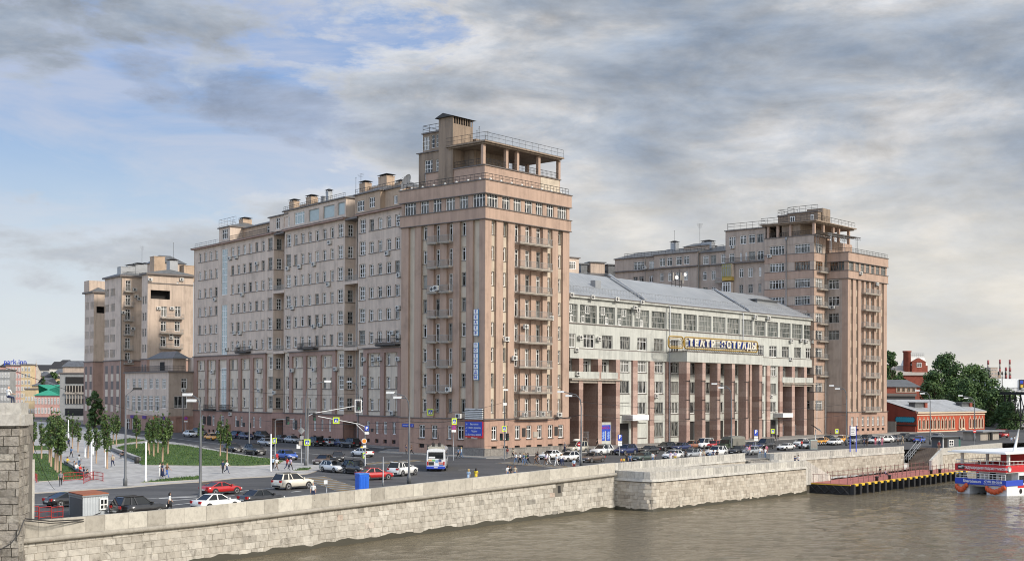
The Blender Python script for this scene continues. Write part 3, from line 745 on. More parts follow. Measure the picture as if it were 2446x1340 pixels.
q = MB(); rail(q, [FW.P(a1(430),-4,zz(547,525)+.4), FW.P(a1(430),.1,zz(547,525)+.4), FW.P(a1(640),.1,zz(547,525)+.4)], 1.6, 1.4, .03, 0, True); q.build('roof_railing', m_steel, B1)
tops = zz(487,805)
o2 = [(a2_(140),a2_(220),za+.5,za+2.7)]; o2b = [(a2_(278),a2_(402),za+.6,za+3.1),(a2_(455),a2_(582),za+.55,za+3.),(a2_(635),a2_(772),za+.55,za+3.05),(a2_(812),a2_(897),za+.6,za+3.1)]
attic(B2, S3-.2, S4+.6, .15, za, za+3.75, o2+o2b, m_wing)
putwin(B2, FW, o2[0], -.08, 3, (.5,), 'attic_window', m_frame_w, m_glass_a)
putwin(B2, FW, o2b[0], -.08, 3, (.75,), 'attic_window', m_frame_w, m_glass_s)
for o in o2b[1:]: putwin(B2, FW, o, -.08, 0, (), 'attic_window', m_frame_g, m_glass_s)
q = MB(); rail(q, [FW.P(S3,.3,za+3.97), FW.P(S4+.6,.3,za+3.97)], .8, .8, .025, 0, True); q.build('roof_railing', m_iron, B2)
o3 = [(a3(175),a3(283),za+.6,za+2.7),(a3(350),a3(435),za+.9,za+2.9)]
attic(B3, S5-1.8, a3(515), -.3, za, za+3.8, o3, m_attic, dep=6)
for o in o3: putwin(B3, FW, o, -.52, 2, (.5,), 'attic_window', m_frame_w, m_glass_b)
o4 = [(a3(640),a3(700),za+.9,za+2.5)]
attic(B3, a3(515), a3(760), -1.3, za, za+3.8, o4, m_attic, dep=6); putwin(B3, FW, o4[0], -1.52, 2, (), 'attic_window', m_frame_w, m_glass_b)
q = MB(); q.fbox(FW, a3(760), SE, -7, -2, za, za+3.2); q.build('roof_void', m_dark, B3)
q = MB(); rail(q, [FW.P(S5-1.5,-.2,za+4.), FW.P(a3(760),-1.,za+4.)], 1.0, .8, .028, 0, True); q.build('roof_railing', m_iron, B3)
# chimneys, ventilation stacks and aerials on the roofs
def chim(par, u, v, off, w, d, h, cap=True, mat=None):
    s, z = FW.px(u, v, off); chimney(par, FW.P(s,off,z), w, d, h, FW.rz, mat, cap)
chim(B1, 586, 537, -5, 2.2, 2.2, 1.0)
chim(B2, 703, 497, -3, 2., 1.4, 1.2); chim(B2, 745, 487, -3, 2.2, 1.6, 1.2); chim(B2, 786, 472, -4, 1., 1., 1.0, True, m_steel); chim(B2, 772, 480, -4, .7, .7, .8, False, m_steel)
chim(B3, 873, 455, -4, 2.2, 1.5, 1.2); chim(B3, 923, 448, -4, 3., 1.8, 1.9); chim(B3, 958, 450, -4, 1.8, 1.4, .9)
q = MB()
for u0, u1, v0, v1, of in ((715,735,491,503,-3.2),(752,772,487,496,-3.2),(880,905,449,466,-4.2),(930,960,444,460,-4.2),(905,916,438,455,-4.4)):
    sa, z = FW.px(u0, v0, of); sb, z0 = FW.px(u1, v1, of); q.fbox(FW, sa, sb, of-1.4, of, z0-1.5, z)
q.build('roof_parapet_wall', m_attic, B3)
s, z = FW.px(850, 463, -1); antenna(B3, FW.P(s,-1,z), 3.2, 1, .3); s, z = FW.px(862, 455, -2); antenna(B3, FW.P(s,-2,z), 3.3, 3, 2.2, 2.3)
s, z = FW.px(556, 540, -3); antenna(B1, FW.P(s,-3,z-1), 2.4, 2, .9)
# door, plaques and doorway columns at street level
q = MB(); q.fbox(FW, b1(475), b1(503), .1, .2, .6, 3.1); q.build('door', m_frame_br, B1)
for f, x0, x1, z0, z1, P in ((b1,215,238,2.8,4.6,B1),(b1,255,297,2.6,4.7,B1),(b1,568,595,2.6,4.0,B1),(b1,634,657,2.7,3.6,B1),(b1,700,722,2.5,3.6,B1),(b1,765,787,1.6,2.9,B1),(b2_,290,320,2.7,4.6,B2),(b2_,640,675,2.7,3.8,B2),(b3,390,428,2.9,4.2,B3),(b3,305,330,3.,3.6,B3)):
    q = MB(); q.fbox(FW, f(x0), f(x1), .122, .2, z0, z1); q.build('wall_plaque', R_.choice([m_iron,m_base_pk]), P)
W1, W2, W3 = 'the left street wing block', 'the middle street wing block', 'the right street wing block'
for u, v in ((551,617),(566,614),(615,629),(515,715),(580,703),(561,795),(575,795),(543,834),(571,826),(600,829),(509,888),(620,886),(552,988),(657,937),(621,932)): ac(W1, FW, u, v, .1)
for u, v in ((789,579),(689,641),(717,637),(751,631),(786,679),(700,735),(752,882),(699,884),(803,881),(751,779),(766,776)): ac(W2, FW, u, v, .1)
for u, v in ((927,605),(956,521),(957,535),(955,657),(953,735),(939,795),(953,803),(894,858),(909,857),(953,857),(871,858),(872,905),(872,915),(939,986)): ac(W3, FW, u, v, .1)
# ================================================================ far end of the wing: three end blocks behind the low annex
def far_block(name, label, u0, uc, u1, ztop, rows, endwins, sidecols, lo=True, terrace=None, balc=None, plate=True):
    A_, Cn = FW.s(u0,800), FW.s(uc,800)
    Pc = FW.P(Cn,0); fe0 = Fac(Pc[:2], FW.P(Cn,-20)[:2]); L = fe0.s(u1,760)
    fe = Fac(Pc[:2], FW.P(Cn,-L)[:2]); fs = Fac(FW.P(A_,0)[:2], Pc[:2])
    par = thing(name, label, 'apartment block', (Pc.x,Pc.y,.5))
    w = MB(); mi_end = 1
    zl = zpb if lo else -1
    eo = [(fe.s(a),fe.s(b),fe.z((a+b)/2,d),fe.z((a+b)/2,c)) for a, b, c, d in endwins]
    if terrace:
        a, b, c, d = terrace; to = (fe.s(a),fe.s(b),fe.z(a,d),fe.z(a,c))
        wallcells(w, fe, 0, L, zl, ztop, eo+[to], 0, .3, 1)
        w.face([fe.P(to[0],-2,to[2]),fe.P(to[1],-2,to[2]),fe.P(to[1],-2,to[3]),fe.P(to[0],-2,to[3])], 4)
        for s in (to[0],to[1]): w.face([fe.P(s,-.3,to[2]),fe.P(s,-2,to[2]),fe.P(s,-2,to[3]),fe.P(s,-.3,to[3])], 4)
        for z in (to[2],to[3]): w.face([fe.P(to[0],-.3,z),fe.P(to[1],-.3,z),fe.P(to[1],-2,z),fe.P(to[0],-2,z)], 4)
    else: wallcells(w, fe, 0, L, zl, ztop, eo, 0, .3, 1)
    for o in eo: putwin(par, fe, o, -.25, 1, (.72,), 'window', m_frame_w, m_glass_b, .12, .1)
    so = [(fs.s(a),fs.s(b),z,z+2.1) for a, b in sidecols for z in rows]
    wallcells(w, fs, 0, fs.L, zl, ztop, so, 0, .25, 0)
    for o in so: putwin(par, fs, o, -.2, 0, (.72,), 'side_window', m_frame_g, m_glass_b)
    if lo:
        for f in (fe, fs): wallcells(w, f, -.1, f.L+.1, -1, zpb, [], .12, .2, 2)
        n = max(2, int(fs.L/3.2))
        for i in range(n):
            for z in (15.2,11.,6.9): w.fbox(fs, fs.L*(i+.3)/n, fs.L*(i+.75)/n, .05, .14, z, z+2.2, 3); w.fbox(fs, fs.L*(i+.3)/n, fs.L*(i+.75)/n, .05, .16, z-2, z-.05, 5)
        q = ccw([fs.P(-.3,.45)[:2], (Pc.x+fs.n.x*.45+fe.n.x*.45,Pc.y+fs.n.y*.45+fe.n.y*.45), fe.P(L,.45)[:2], fe.P(L,-fs.L)[:2]])
        w.fbox(fs, -.2, fs.L+.3, -.1, .35, zpb-.1, zpb+.15, 3); w.fbox(fe, .36, L, -.1, .35, zpb-.1, zpb+.15, 3)
    else: pass
    w.prism(ccw([fs.P(0,-.8)[:2], fs.P(fs.L-2.3,-.8)[:2], (fs.P(fs.L-2.3,-.8)-fe.n.to_3d()*0+fe.d.to_3d()*(L-.8))[:2], (fs.P(0,-.8)+fe.d.to_3d()*(L-.8))[:2]]), -1, ztop, 0)
    c0 = fs.P(-.6,.6); c1_ = fs.P(fs.L+.6,.6); c2_ = fe.P(L+.3,.6); c3_ = fs.P(-.6,0)+fe.d.to_3d()*(L+.3)
    pol = ccw([c0[:2],c1_[:2],c2_[:2],c3_[:2]]); w.prism(pol, ztop+.002, ztop+.45, 3)
    r = [(p[0],p[1],ztop+.452) for p in (c0,c1_,c2_,c3_)]; mid = (c0+c1_+c2_+c3_)/4
    w.idx(r+[((c0+c3_)/2*.55+mid*.45).to_2d().to_3d()+Vector((0,0,ztop+1.7)), ((c1_+c2_)/2*.55+mid*.45).to_2d().to_3d()+Vector((0,0,ztop+1.7))], [(0,1,5,4),(1,2,5),(2,3,4,5),(3,0,4)], 6)
    w.build('wall', [m_wing, m_end, m_wing_pk, m_ledge, m_dark, m_wing_lo, m_tin], par)
    for (a, b, c) in balc or []: balcony(par, fe, fe.s(a), fe.s(b), fe.z((a+b)/2,c), 1.2, 0, m_conc, m_rail, sp=.3)
    return par, fe, fs
ex = lambda x: 190+x/4.62
ey = lambda y: 590+y/4.62
rz_ = [37.1,32.6,28.5,24.5,20.4]
EA, FA, _ = far_block('end_block', 'sand coloured end block with black loggia opening and three twin balconies', 338, 352, 461.5, 40.6,
    [33,28.7,24.6,20.5], [(ex(a),ex(b),ey(c),ey(d)) for a, b, c, d in ((900,962,655,770),(1052,1116,655,770),(896,958,820,932),(1050,1112,820,932),(893,957,985,1098),(1047,1110,985,1098),(1068,1094,385,405))], [(340,343.5),(346,349.5)],
    True, (ex(783),ex(998),ey(473),ey(570)), [(ex(888),ex(1138),ey(785)),(ex(885),ex(1133),ey(952)),(ex(882),ex(1130),ey(1116))])
q = MB(); q.fbox(FA, 0, FA.L, .0, .16, FA.z(400,ey(412)), FA.z(400,ey(402))); q.build('string_course', m_ledge, EA)
EB, FB, _ = far_block('end_block', 'end block with a column of seven small balconies up its shaded wall', 249.5, 289.6, 341, 41.3, [36.4,32.2,28.,23.8,19.7],
    [(ex(505),ex(562),ey(c),ey(d)) for c, d in ((370,490),(528,645),(686,805),(848,965),(1005,1122),(1165,1280))],
    [(ex(x),ex(x+10)) for x in (275,287,300,313,342,355,368,381)], True, None, [(ex(485),ex(588),ey(y)) for y in (492,652,812,970,1130,1285)])
ECk, FCk, _ = far_block('end_block', 'farthest end block at the left with a boxy roof room', 202, 223.5, 256, 38.2, [33.6,29.4,25.3,21.2],
    [], [(ex(x),ex(x+8)) for x in (68,80,92,122,134,146)], True, (ex(187),ex(275),ey(655),ey(728)), None)
q = MB(); s0 = FCk.s(ex(165)); 
f_ = Fac(FCk.P(FCk.s(213,650,-2),-2)[:2], FCk.P(FCk.s(251,650,-2),-2)[:2]); q.fbox(f_, 0, f_.L, -4, 0, 38.6, FCk.z(ex(160),ey(372),-2)); q.build('roof_room', m_end, ECk)
def chimf(par, fc, x, ytop, off, w, h, mat=None, cap=True):
    s, z = fc.px(ex(x), ey(ytop), off); chimney(par, fc.P(s,off,z-h-.9 if cap else z-h), w, w, h, fc.rz, mat, cap)
for x, y, w in ((487,228,2.6),(567,185,2.4),(650,168,2.6),(728,168,2.2)): chimf(EB, FB, x, y, -4 if x < 700 else -6, w, 2.4, m_steel, x > 500)
chimf(EA, FA, 1022, 125, -3, 2.2, 3., m_steel); chimf(EA, FA, 1187, 215, -2, 3., 2.6, m_attic, False); chimf(EA, FA, 860, 115, -10, 3., 2.6, m_attic, False); chimf(EA, FA, 1275, 225, -12, 1.5, 1.8, m_steel)
q = MB(); f_ = Fac(FA.P(FA.s(ex(840),760,-9),-9)[:2], FA.P(FA.s(ex(1165),760,-9),-9)[:2])
zt2 = FA.z(ex(1000),ey(180),-9); q.fbox(f_, 0, f_.L, -6, 0, 40, zt2)
r = [f_.P(-.4,.4,zt2),f_.P(f_.L+.4,.4,zt2),f_.P(f_.L+.4,-6.4,zt2),f_.P(-.4,-6.4,zt2),f_.P(2,-3,zt2+2.3),f_.P(f_.L-3,-3,zt2+2.3)]
q.idx(r, [(0,1,5,4),(1,2,5),(2,3,4,5),(3,0,4),(0,3,2,1)], 1); q.build('roof_lantern', [m_end, m_tin], EA)
s, z = FB.px(ex(688),ey(250),-5); antenna(EB, FB.P(s,-5,z), 6.5, 4, 1.6, 1.); s, z = FA.px(ex(1036),ey(160),-6); antenna(EA, FA.P(s,-6,z), 5, 1, .3)
q = MB(); rail(q, [FB.P(-11.,.3+0,41.75),FB.P(.2,.3,41.75),FB.P(FB.L,.3,41.75)] if False else [FB.P(.2,.3,41.75),FB.P(FB.L,.3,41.75)], .9, 1., .03, 0, True); q.build('roof_railing', m_iron, EB)
q = MB(); q.tube([FB.P(FB.s(ex(458),700),.15,.5),FB.P(FB.s(ex(458),700),.15,41)], .12, 6); q.build('drainpipe', m_rail, EB)
WA, WB = 'the sand coloured end block', 'the end block with the balcony column'
for x, y in ((778,358),(1125,358),(872,676),(1018,676),(1008,970),(1008,1004)): ac(WA, FA, ex(x), ey(y), .05)
for x, y in ((610,470),(626,546),(656,570),(483,722),(588,900),(552,1258)): ac(WB, FB, ex(x), ey(y), .05)
# ---------------------------------------------------------------- low annex
hx = lambda x: 190+x/5.583
hy = lambda y: 820+y/5.583
Pan = (-81.3,301.4); Pfar = (-98.3,323.3)
AX = thing('low_annex', 'low two storey annex with roof terrace railing and tall shop windows', 'building', (*Pan,.6))
fx = Fac(Pfar, Pan); fy = Fac(Pan, (Pan[0]-fx.n.x*6.35, Pan[1]-fx.n.y*6.35))
za_ = 15.
w = MB()
up = [(fx.s(hx(a)),fx.s(hx(b)),fx.z(hx(a),hy(606)),fx.z(hx(a),hy(470))) for a, b in ((630,672),(706,752),(782,828),(857,904),(933,984),(1012,1064),(1102,1158))]
lw = [(fx.s(hx(a)),fx.s(hx(b)),fx.z(hx(a),hy(d)),fx.z(hx(a),hy(698))) for a, b, d in ((630,672,860),(702,752,900),(774,828,900),(850,904,895),(926,984,895),(1008,1072,900),(1102,1156,862))]
sh = [(fx.s(hx(a)),fx.s(hx(b)),.6,3.6) for a, b in ((630,680),(706,752),(774,828),(1102,1150))]
wallcells(w, fx, 0, fx.L, 4.6, za_, up+lw, 0, .25, 0); wallcells(w, fx, 0, fx.L, -1, 4.6, sh, .05, .3, 2)
for o in up: putwin(AX, fx, o, -.22, 2, (.5,.78), 'window', m_frame_w, m_glass_a)
for o in lw: putwin(AX, fx, o, -.22, 2, (.35,.65,.85), 'tall_window', m_frame_w, m_glass_b)
for o in sh: putwin(AX, fx, o, -.2, 1, (.7,), 'shop_window', m_frame_w, m_glass_b)
e1 = [(fy.s(hx(1362)),fy.s(hx(1442)),fy.z(hx(1400),hy(603)),fy.z(hx(1400),hy(465))),(fy.s(hx(1266)),fy.s(hx(1440)),fy.z(hx(1350),hy(862)),fy.z(hx(1350),hy(703)))]
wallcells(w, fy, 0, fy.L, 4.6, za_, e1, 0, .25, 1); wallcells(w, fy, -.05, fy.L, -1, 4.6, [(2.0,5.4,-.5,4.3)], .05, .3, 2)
w.face([fy.P(2.,-.25,-.5),fy.P(5.4,-.25,-.5),fy.P(5.4,-.25,4.3),fy.P(2.,-.25,4.3)], 2)
putwin(AX, fy, e1[0], -.22, 1, (.72,), 'window', m_frame_w, m_glass_b); putwin(AX, fy, e1[1], -.22, 2, (.2,), 'tall_window', m_frame_w, m_glass_b)
w.prism(ccw([fx.P(0,-.9)[:2],fx.P(fx.L-.9,-.9)[:2],fx.P(fx.L-.9,-12)[:2],fx.P(0,-12)[:2]]), -1, za_, 0)
w.prism(ccw([fx.P(-.2,.4)[:2],fx.P(fx.L+.4,.4)[:2],fx.P(fx.L+.4,-6.6)[:2],fx.P(-.2,-6.6)[:2]]), za_+.002, za_+.3, 3)
w.build('wall', [m_wing, m_rear, m_base_pk, m_ledge], AX)
q = MB(); rail(q, [fx.P(.2,.2,za_+.3),fx.P(fx.L+.2,.2,za_+.3),fx.P(fx.L+.2,-4,za_+.3)], 1.25, .3, .025, 0, True); q.build('terrace_railing', m_iron, AX)
q = MB(); q.fbox(fx, fx.L*.38, fx.L*.9, -5.5, -2.2, za_+.3, za_+3.4, 0); 
a, b = fx.L*.34, fx.L*.94; r = [fx.P(a,-1.6,za_+3.4),fx.P(b,-1.6,za_+3.4),fx.P(b,-6.2,za_+3.4),fx.P(a,-6.2,za_+3.4),fx.P(a+4,-4,za_+5.2),fx.P(b-3,-4,za_+5.2)]
q.idx(r, [(0,1,5,4),(1,2,5),(2,3,4,5),(3,0,4),(0,3,2,1)], 1); q.fbox(fx, fx.L*.62, fx.L*.72, -2.3, -2.15, za_+.5, za_+2.6, 2); q.build('roof_pavilion', [m_end, m_tin, m_dark], AX)
q = MB(); q.fbox(FW, -3.4, -.2, -3, .0, za_, za_+3.6); q.build('roof_annex', m_wing, AX)
q = MB()
for i, (a, b, m_) in enumerate(((700,755,0),(858,905,0),(1000,1050,1),(1100,1150,0))): q.fbox(fx, fx.s(hx(a)), fx.s(hx(b)), .06, .25, 3.75, 4.5, m_)
q.build('shop_sign', [flat('sign_purple',(.08,.03,.2)), flat('sign_orange',(.6,.16,.04))], AX)
ac('the end wall of the low annex', fy, hx(1383), hy(625), .05)
# ================================================================ the theatre between the towers
FT = Fac((10.5,235.3), (73.1,307.8))
TH = thing('theatre_building', 'pale grey theatre with granite columns, glazed top floor and metal roof', 'theatre', FT.P(FT.L/2,0,.5))
tx = lambda x: FT.s(1340+x/2.792, 780); tz = lambda x, y, o=0: FT.z(1340+x/2.792, 600+y/2.792, o)
ze = tz(604,347); zw0 = tz(604,517); zlc = tz(604,733)
rr = random.Random(11)
def stone_col(mb, fc, s0, s1, o0, o1, z0, z1, h=1.15, mi=0):
    n = max(1, round((z1-z0)/h))
    for i in range(n):
        a, b = z0+(z1-z0)*i/n, z0+(z1-z0)*(i+1)/n
        mb.tn = min(1,max(0,rr.gauss(.5,.22))); mb.fbox(fc, s0, s1, o0, o1, a+(.012 if i else 0), b, mi)
        if i: mb.tn = .5; mb.fbox(fc, s0+.02, s1-.02, o0+.02, o1-.02, a-.01, a+.02, 1)
    mb.tn = .5
w = MB()
bays = [(45,110),(127,238),(255,359),(375,476),(490,588),(604,698),(716,804),(818,905),(917,1003),(1013,1097),(1110,1190),(1204,1277),(1290,1364),(1377,1447),(1462,1531),(1540,1611),(1620,1682)]
bo = []
for i, (a, b) in enumerate(bays):
    o = (tx(a), tx(b), zw0+.15, ze-1.55); bo.append(o)
    sp = i in (0,1,2,3,4) or i >= 12
    putwin(TH, FT, o, -.3, 3 if not sp else 2, (.34,.67), 'bay_window', m_frame_g, m_glass_t, .1, .09)
    if i in (0,1,2):
        q = MB(); q.fbox(FT, o[0]+.12, o[1]-.12, -.37, -.32, o[2]+1.55, o[2]+2.75); q.build('blue_panel', m_bluepan if 'm_bluepan' in globals() else flat('pale_blue_panel', (.32,.42,.46), .4), TH)
        m_bluepan = MATS.get('pale_blue_panel') or bpy.data.materials['pale_blue_panel']
    if i in (0,1,2,3,4):
        c = o[0]+(.5 if i % 2 else .3)*(o[1]-o[0]); q = winmesh(1.2, 1.5, 1, (), .12, .09, m_frame_w, m_glass_b); inst(q, 'vent_sash', TH, FT.P(c,-.36,o[3]-1.6), FT.rz)
        c = o[0]+(.25 if i % 2 else .55)*(o[1]-o[0]); q = winmesh(.9, 1.35, 1, (), .12, .09, m_frame_w, m_glass_b); inst(q, 'vent_sash', TH, FT.P(c,-.36,o[2]+.1), FT.rz)
MATS['pale_blue_panel'] = bpy.data.materials['pale_blue_panel']
row2 = [(40,97),(150,223),(275,344),(395,461),(510,573),(620,684),(735,790),(1315,1353),(1390,1441),(1475,1521),(1555,1601),(1633,1678)]
z2a, z2b = tz(428,657), tz(428,570)
r2 = [(tx(a),tx(b),z2a,z2b) for a, b in row2]
for o in r2: putwin(TH, FT, o, -.25, 2, (.7,), 'window', R_.choice([m_frame_w,m_frame_g]), m_glass_b, .12, .1)
wallcells(w, FT, 0, FT.L, zlc, ze, bo+r2, 0, .32, 0)
for a, b, c, d in ((0,FT.L,zw0-.1,zw0+.08),(0,FT.L,z2a-.28,z2a-.1)): w.fbox(FT, a, b, -.05, .14, c, d, 2)
w.fbox(FT, 0, FT.L, -.3, .5, ze-.35, ze, 0); w.fbox(FT, 0, FT.L, -.3, .62, ze+.002, ze+.14, 2)
w.fbox(FT, 0, FT.L, -.5, .3, zlc-.001, zlc+1.75, 0)
# storeys below the cornice
cz = [(tz(536,808),tz(536,733)),(tz(536,948),tz(536,866)),(tz(536,1086),tz(536,1007)),(tz(536,1242),tz(536,1143))]
colsL = [(388,456),(503,571),(615,681),(722,784)]; colsR = [(1384,1436)]
colsP = [(830,895),(930,1000),(1035,1085),(1130,1178),(1222,1266),(1305,1354)]
lo_ = []
for i, (a, b) in enumerate(colsL+colsR):
    for j, (z0, z1) in enumerate(cz):
        if (i, j) in ((0,3),(4,3)): continue
        o = (tx(a),tx(b),z0,z1); lo_.append(o)
        if (i, j) in ((0,2),(1,3)):
            q = MB(); q.fbox(FT, o[0], o[1], -.12, -.05, z0, z1+.1); q.fbox(FT, o[0]-.1, o[1]+.1, -.05, .2, z1+.0, z1+.3); q.build('roller_shutter', m_theat, TH)
        else: putwin(TH, FT, o, -.25, 2 if j else 3, (.72,) if j in (0,) else (), 'window', R_.choice([m_frame_w,m_frame_g]) if j else m_frame_w, m_glass_b, .1, .09)
for i, (a, b) in enumerate(colsP):
    for j, (z0, z1) in enumerate(cz):
        o = (tx(a)+.4,tx(b)-.1,z0 if j < 3 else .7,z1) if j else (tx(a),tx(b),z0,z1)
        lo_.append(o)
        if j == 3: w.face([FT.P(o[0],-.32,o[2]),FT.P(o[1],-.32,o[2]),FT.P(o[1],-.32,o[3]),FT.P(o[0],-.32,o[3])], 3)
        else: putwin(TH, FT, o, -.25, 1, (.7,) if j == 0 else (), 'portico_window', m_frame_w if j == 2 else m_frame_g, m_glass_b, .1, .1)
doors = [(tx(386),tx(458),.5,cz[3][1]),(tx(1382),tx(1440),.5,cz[3][1])]
p0, p1 = tx(383), tx(1468)
wallcells(w, FT, p0, p1, -1, zlc, lo_+doors, 0, .32, 0)
for o in doors: w.face([FT.P(o[0],-.31,o[2]),FT.P(o[1],-.31,o[2]),FT.P(o[1],-.31,o[3]),FT.P(o[0],-.31,o[3])], 3)
for o in lo_:
    if o[2] > 1: w.fbox(FT, o[0]-.1, o[1]+.1, -.02, .14, o[2]-.14, o[2]-.01, 2)
# porches: recess, balcony level over it
for a, b, cols in ((0,383,((50,110),(140,223),(265,346))),(1468,1704,((1471,1526),(1551,1606),(1630,1681)))):
    sa, sb = max(0.,tx(a)), min(FT.L,tx(b))
    zb = tz((a+b)/2 if a else 200, 852 if a == 0 else 880)
    ops = [(tx(c),tx(d),zb+1.0,zlc-.35) for c, d in cols]
    wallcells(w, FT, sa, sb, zb, zlc, ops, -1.3, .3, 0)
    for o in ops: putwin(TH, FT, o, -1.55, 3, (.74,), 'window', m_frame_w, m_glass_b, .1, .09)
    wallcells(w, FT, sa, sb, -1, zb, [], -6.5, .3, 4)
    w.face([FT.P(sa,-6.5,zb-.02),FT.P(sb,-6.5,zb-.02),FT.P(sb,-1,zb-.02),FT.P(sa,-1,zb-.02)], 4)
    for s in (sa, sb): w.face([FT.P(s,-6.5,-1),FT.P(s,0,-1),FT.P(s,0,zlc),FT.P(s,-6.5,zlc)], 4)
    q = MB(); q.fbox(FT, sa, sb+.3, -1.3, .75, zb-.25, zb); q.fbox(FT, sa+.1, sb-.1, -1.3, .3, zb-.75, zb-.252); bl = q.build('porch_balcony', m_conc, TH)
    q = MB()
    for c, d in cols: q.fbox(FT, tx(c)-.5, tx(d)+.9, .45, .55, zb+.1, zb+1.35)
    q.build('balcony_panel', m_theat, bl)
    q = MB(); rail(q, [FT.P(sa+.3,-1.6,.9),FT.P(sb-.2,-1.6,.9)], 2.2, .35, .03, 0, True); q.build('porch_fence', m_steel, TH)
w.build('wall', [m_theat, m_ledge, m_ledge, m_dark, m_brownpit], TH)
for a, b in ((110,138),(237,263),(357,383),(1530,1550),(1612,1630),(1688,1704)):
    q = MB(); z = zlc; stone_col(q, FT, tx(a), tx(b), -3., .42, -.6, zlc-.002); q.build('porch_column', [m_granite, m_ledge], TH)
for a, b in ((470,500),(583,612),(695,721),(1250,1268),(1365,1386),(1448,1468)):
    q = MB(); stone_col(q, FT, tx(a), tx(b), -.1, .45, -.6, zlc-.002); q.build('pilaster', [m_granite, m_ledge], TH)
# portico
OF = 4.9; sP0, sP1 = FT.s(1592.5,850), FT.s(1822,860,OF)
zb0, zb1 = FT.z(1641,864,OF), FT.z(1641,839.5,OF)
q = MB(); q.fbox(FT, sP0, sP1, -.2+.5, OF, zb0, zb1); q.fbox(FT, sP0-.12, sP1+.12, .3, OF+.14, zb1+.002, zb1+.16, 1); q.build('portico_beam', [m_theat, m_ledge], TH)
for u0, u1 in ((1640.2,1648.5),(1678,1685.3),(1713.8,1721),(1748.4,1755.6),(1781.9,1788.5),(1814,1821)):
    q = MB(); stone_col(q, FT, FT.s(u0,900,OF-.15), FT.s(u1,900,OF-.15), OF-2.05, OF-.15, -.6, zb0-.002); cl = q.build('portico_column', [m_granite, m_ledge], TH)
    q = MB(); s = FT.s(u1,900,OF)-.3
    for z in (5.3,9.2,13.): q.tube([FT.P(s-1.4,OF+.02,z),FT.P(s+.3,OF+.02,z)], .06, 4)
    q.tube([FT.P(s,OF+.06,5.2),FT.P(s,OF+.06,13.2)], .07, 4); q.build('garland_frame', m_iron, cl)
q = MB()
for k in range(6): q.fbox(FT, sP0+1.5, sP1, OF-5+k*.0, OF+.6+.35*(5-k), -.5+k*.16, -.34+k*.16)
q.build('portico_step', m_plinth, TH)
# entrance canopies and door sign
for a, b, c, y0, y1 in ((385,480,586,1092,1130),(1386,1482,1548,1080,1108)):
    q = MB(); sa, sb, sc_ = tx(a), FT.s(1340+b/2.792,990,2.6), FT.s(1340+c/2.792,990,2.6)
    z1, z0 = tz(b,y0,2.6), tz(b,y1,2.6)
    q.fbox(FT, sb, sc_, .0, 2.6, z0, z1, 0); n = 10
    for i in range(n): q.fbox(FT, sb-.02, sb+.02, .05+2.5*i/n, .12+2.5*i/n, z0+.05, z1-.05, 1)
    q.build('entrance_canopy', [m_white, m_iron], TH)
pb = thing('poster_booth', 'white ticket doorway with blue poster panels inside the left theatre porch', 'booth', FT.P(tx(300),-.6,.6))
fb = lambda x: FT.s(1340+x/2.792,1040,-.7)
q = MB(); q.fbox(FT, fb(262), fb(342), -2., -.7, .3, tz(300,1140,-.7)); q.build('booth_body', m_theat, pb)
zz1 = tz(300,1158,-.65); q = MB(); q.fbox(FT, fb(263), fb(328), -.69, -.62, zz1-1.1, zz1); pn = q.build('sign_panel', m_blue, pb)
text('КАССА', .7, m_red, pn, FT.P((fb(263)+fb(328))/2,-.6,zz1-.55), FT.rz, .01)
for a, b in ((268,292),(301,326)):
    q = MB(); q.fbox(FT, fb(a), fb(b), -.69, -.6, tz(a,1262,-.65), tz(a,1190,-.65)); p_ = q.build('poster', m_blue, pb)
    za0, zb_ = tz(a,1262,-.65), tz(a,1190,-.65); q = MB()
    for i in range(9):
        z = za0+.3+i*(zb_-za0-.6)/9; q.fbox(FT, fb(a)+.2+.1*(i%3), fb(b)-.2-.12*(i%2), -.6, -.59, z, z+.12)
    q.build('poster_print', flat('poster_pale_blue',(.25,.4,.7)), p_)
# roof
zr = FT.z(1500,668,-12.)
E0, E1 = FT.P(-1.,.62,ze+.14), FT.P(FT.L+.3,.62,ze+.14)
r0 = FT.P(-1.,-12,FT.z(1358,650,-12)); sr1 = FT.s(1852,711,-12); r1 = FT.P(sr1,-12,FT.z(1852,711,-12))
q = MB(); n = 60
def rp(i, t):
    a = E0.lerp(E1, i); sR = i*FT.L*1.01
    b = r0.lerp(r1, min(1., i/(sr1/FT.L))); return a.lerp(b, t)
nx, ny = 90, 14
for i in range(nx):
    for j in range(ny):
        q.tn = min(1,max(0,R_.gauss(.5,.12))); i0, i1 = i/nx, (i+1)/nx
        q.face([rp(i0,j/ny),rp(i1,j/ny),rp(i1,(j+1)/ny),rp(i0,(j+1)/ny)])
q.tn = .4; B0, B1_ = FT.P(-1.,-25,ze), FT.P(FT.L,-25,ze); q.face([r0,r1,B1_,B0]); q.face([E1,B1_,r1])
m, t, b, N, L_ = nt('theatre_roof_tin')
co = N('ShaderNodeTexCoord'); mp = N('ShaderNodeMapping'); mp.inputs['Rotation'].default_value = (0,0,-FT.rz); L_(co.outputs['Object'], mp.inputs[0])
br = N('ShaderNodeTexBrick'); br.inputs['Scale'].default_value = 1.; br.inputs['Brick Width'].default_value = .9; br.inputs['Row Height'].default_value = .55; br.inputs['Mortar Size'].default_value = .05
br.inputs['Color1'].default_value = (.35,.365,.375,1); br.inputs['Color2'].default_value = (.39,.405,.415,1); br.inputs['Mortar'].default_value = (.18,.19,.2,1); L_(mp.outputs[0], br.inputs['Vector'])
c_ = mixc(t, .5, br.outputs['Color'], ramp(t, [(.3,(.25,.27,.29)),(.7,(.44,.45,.46))], noise(t, .25, 5, .6, obco(t))))
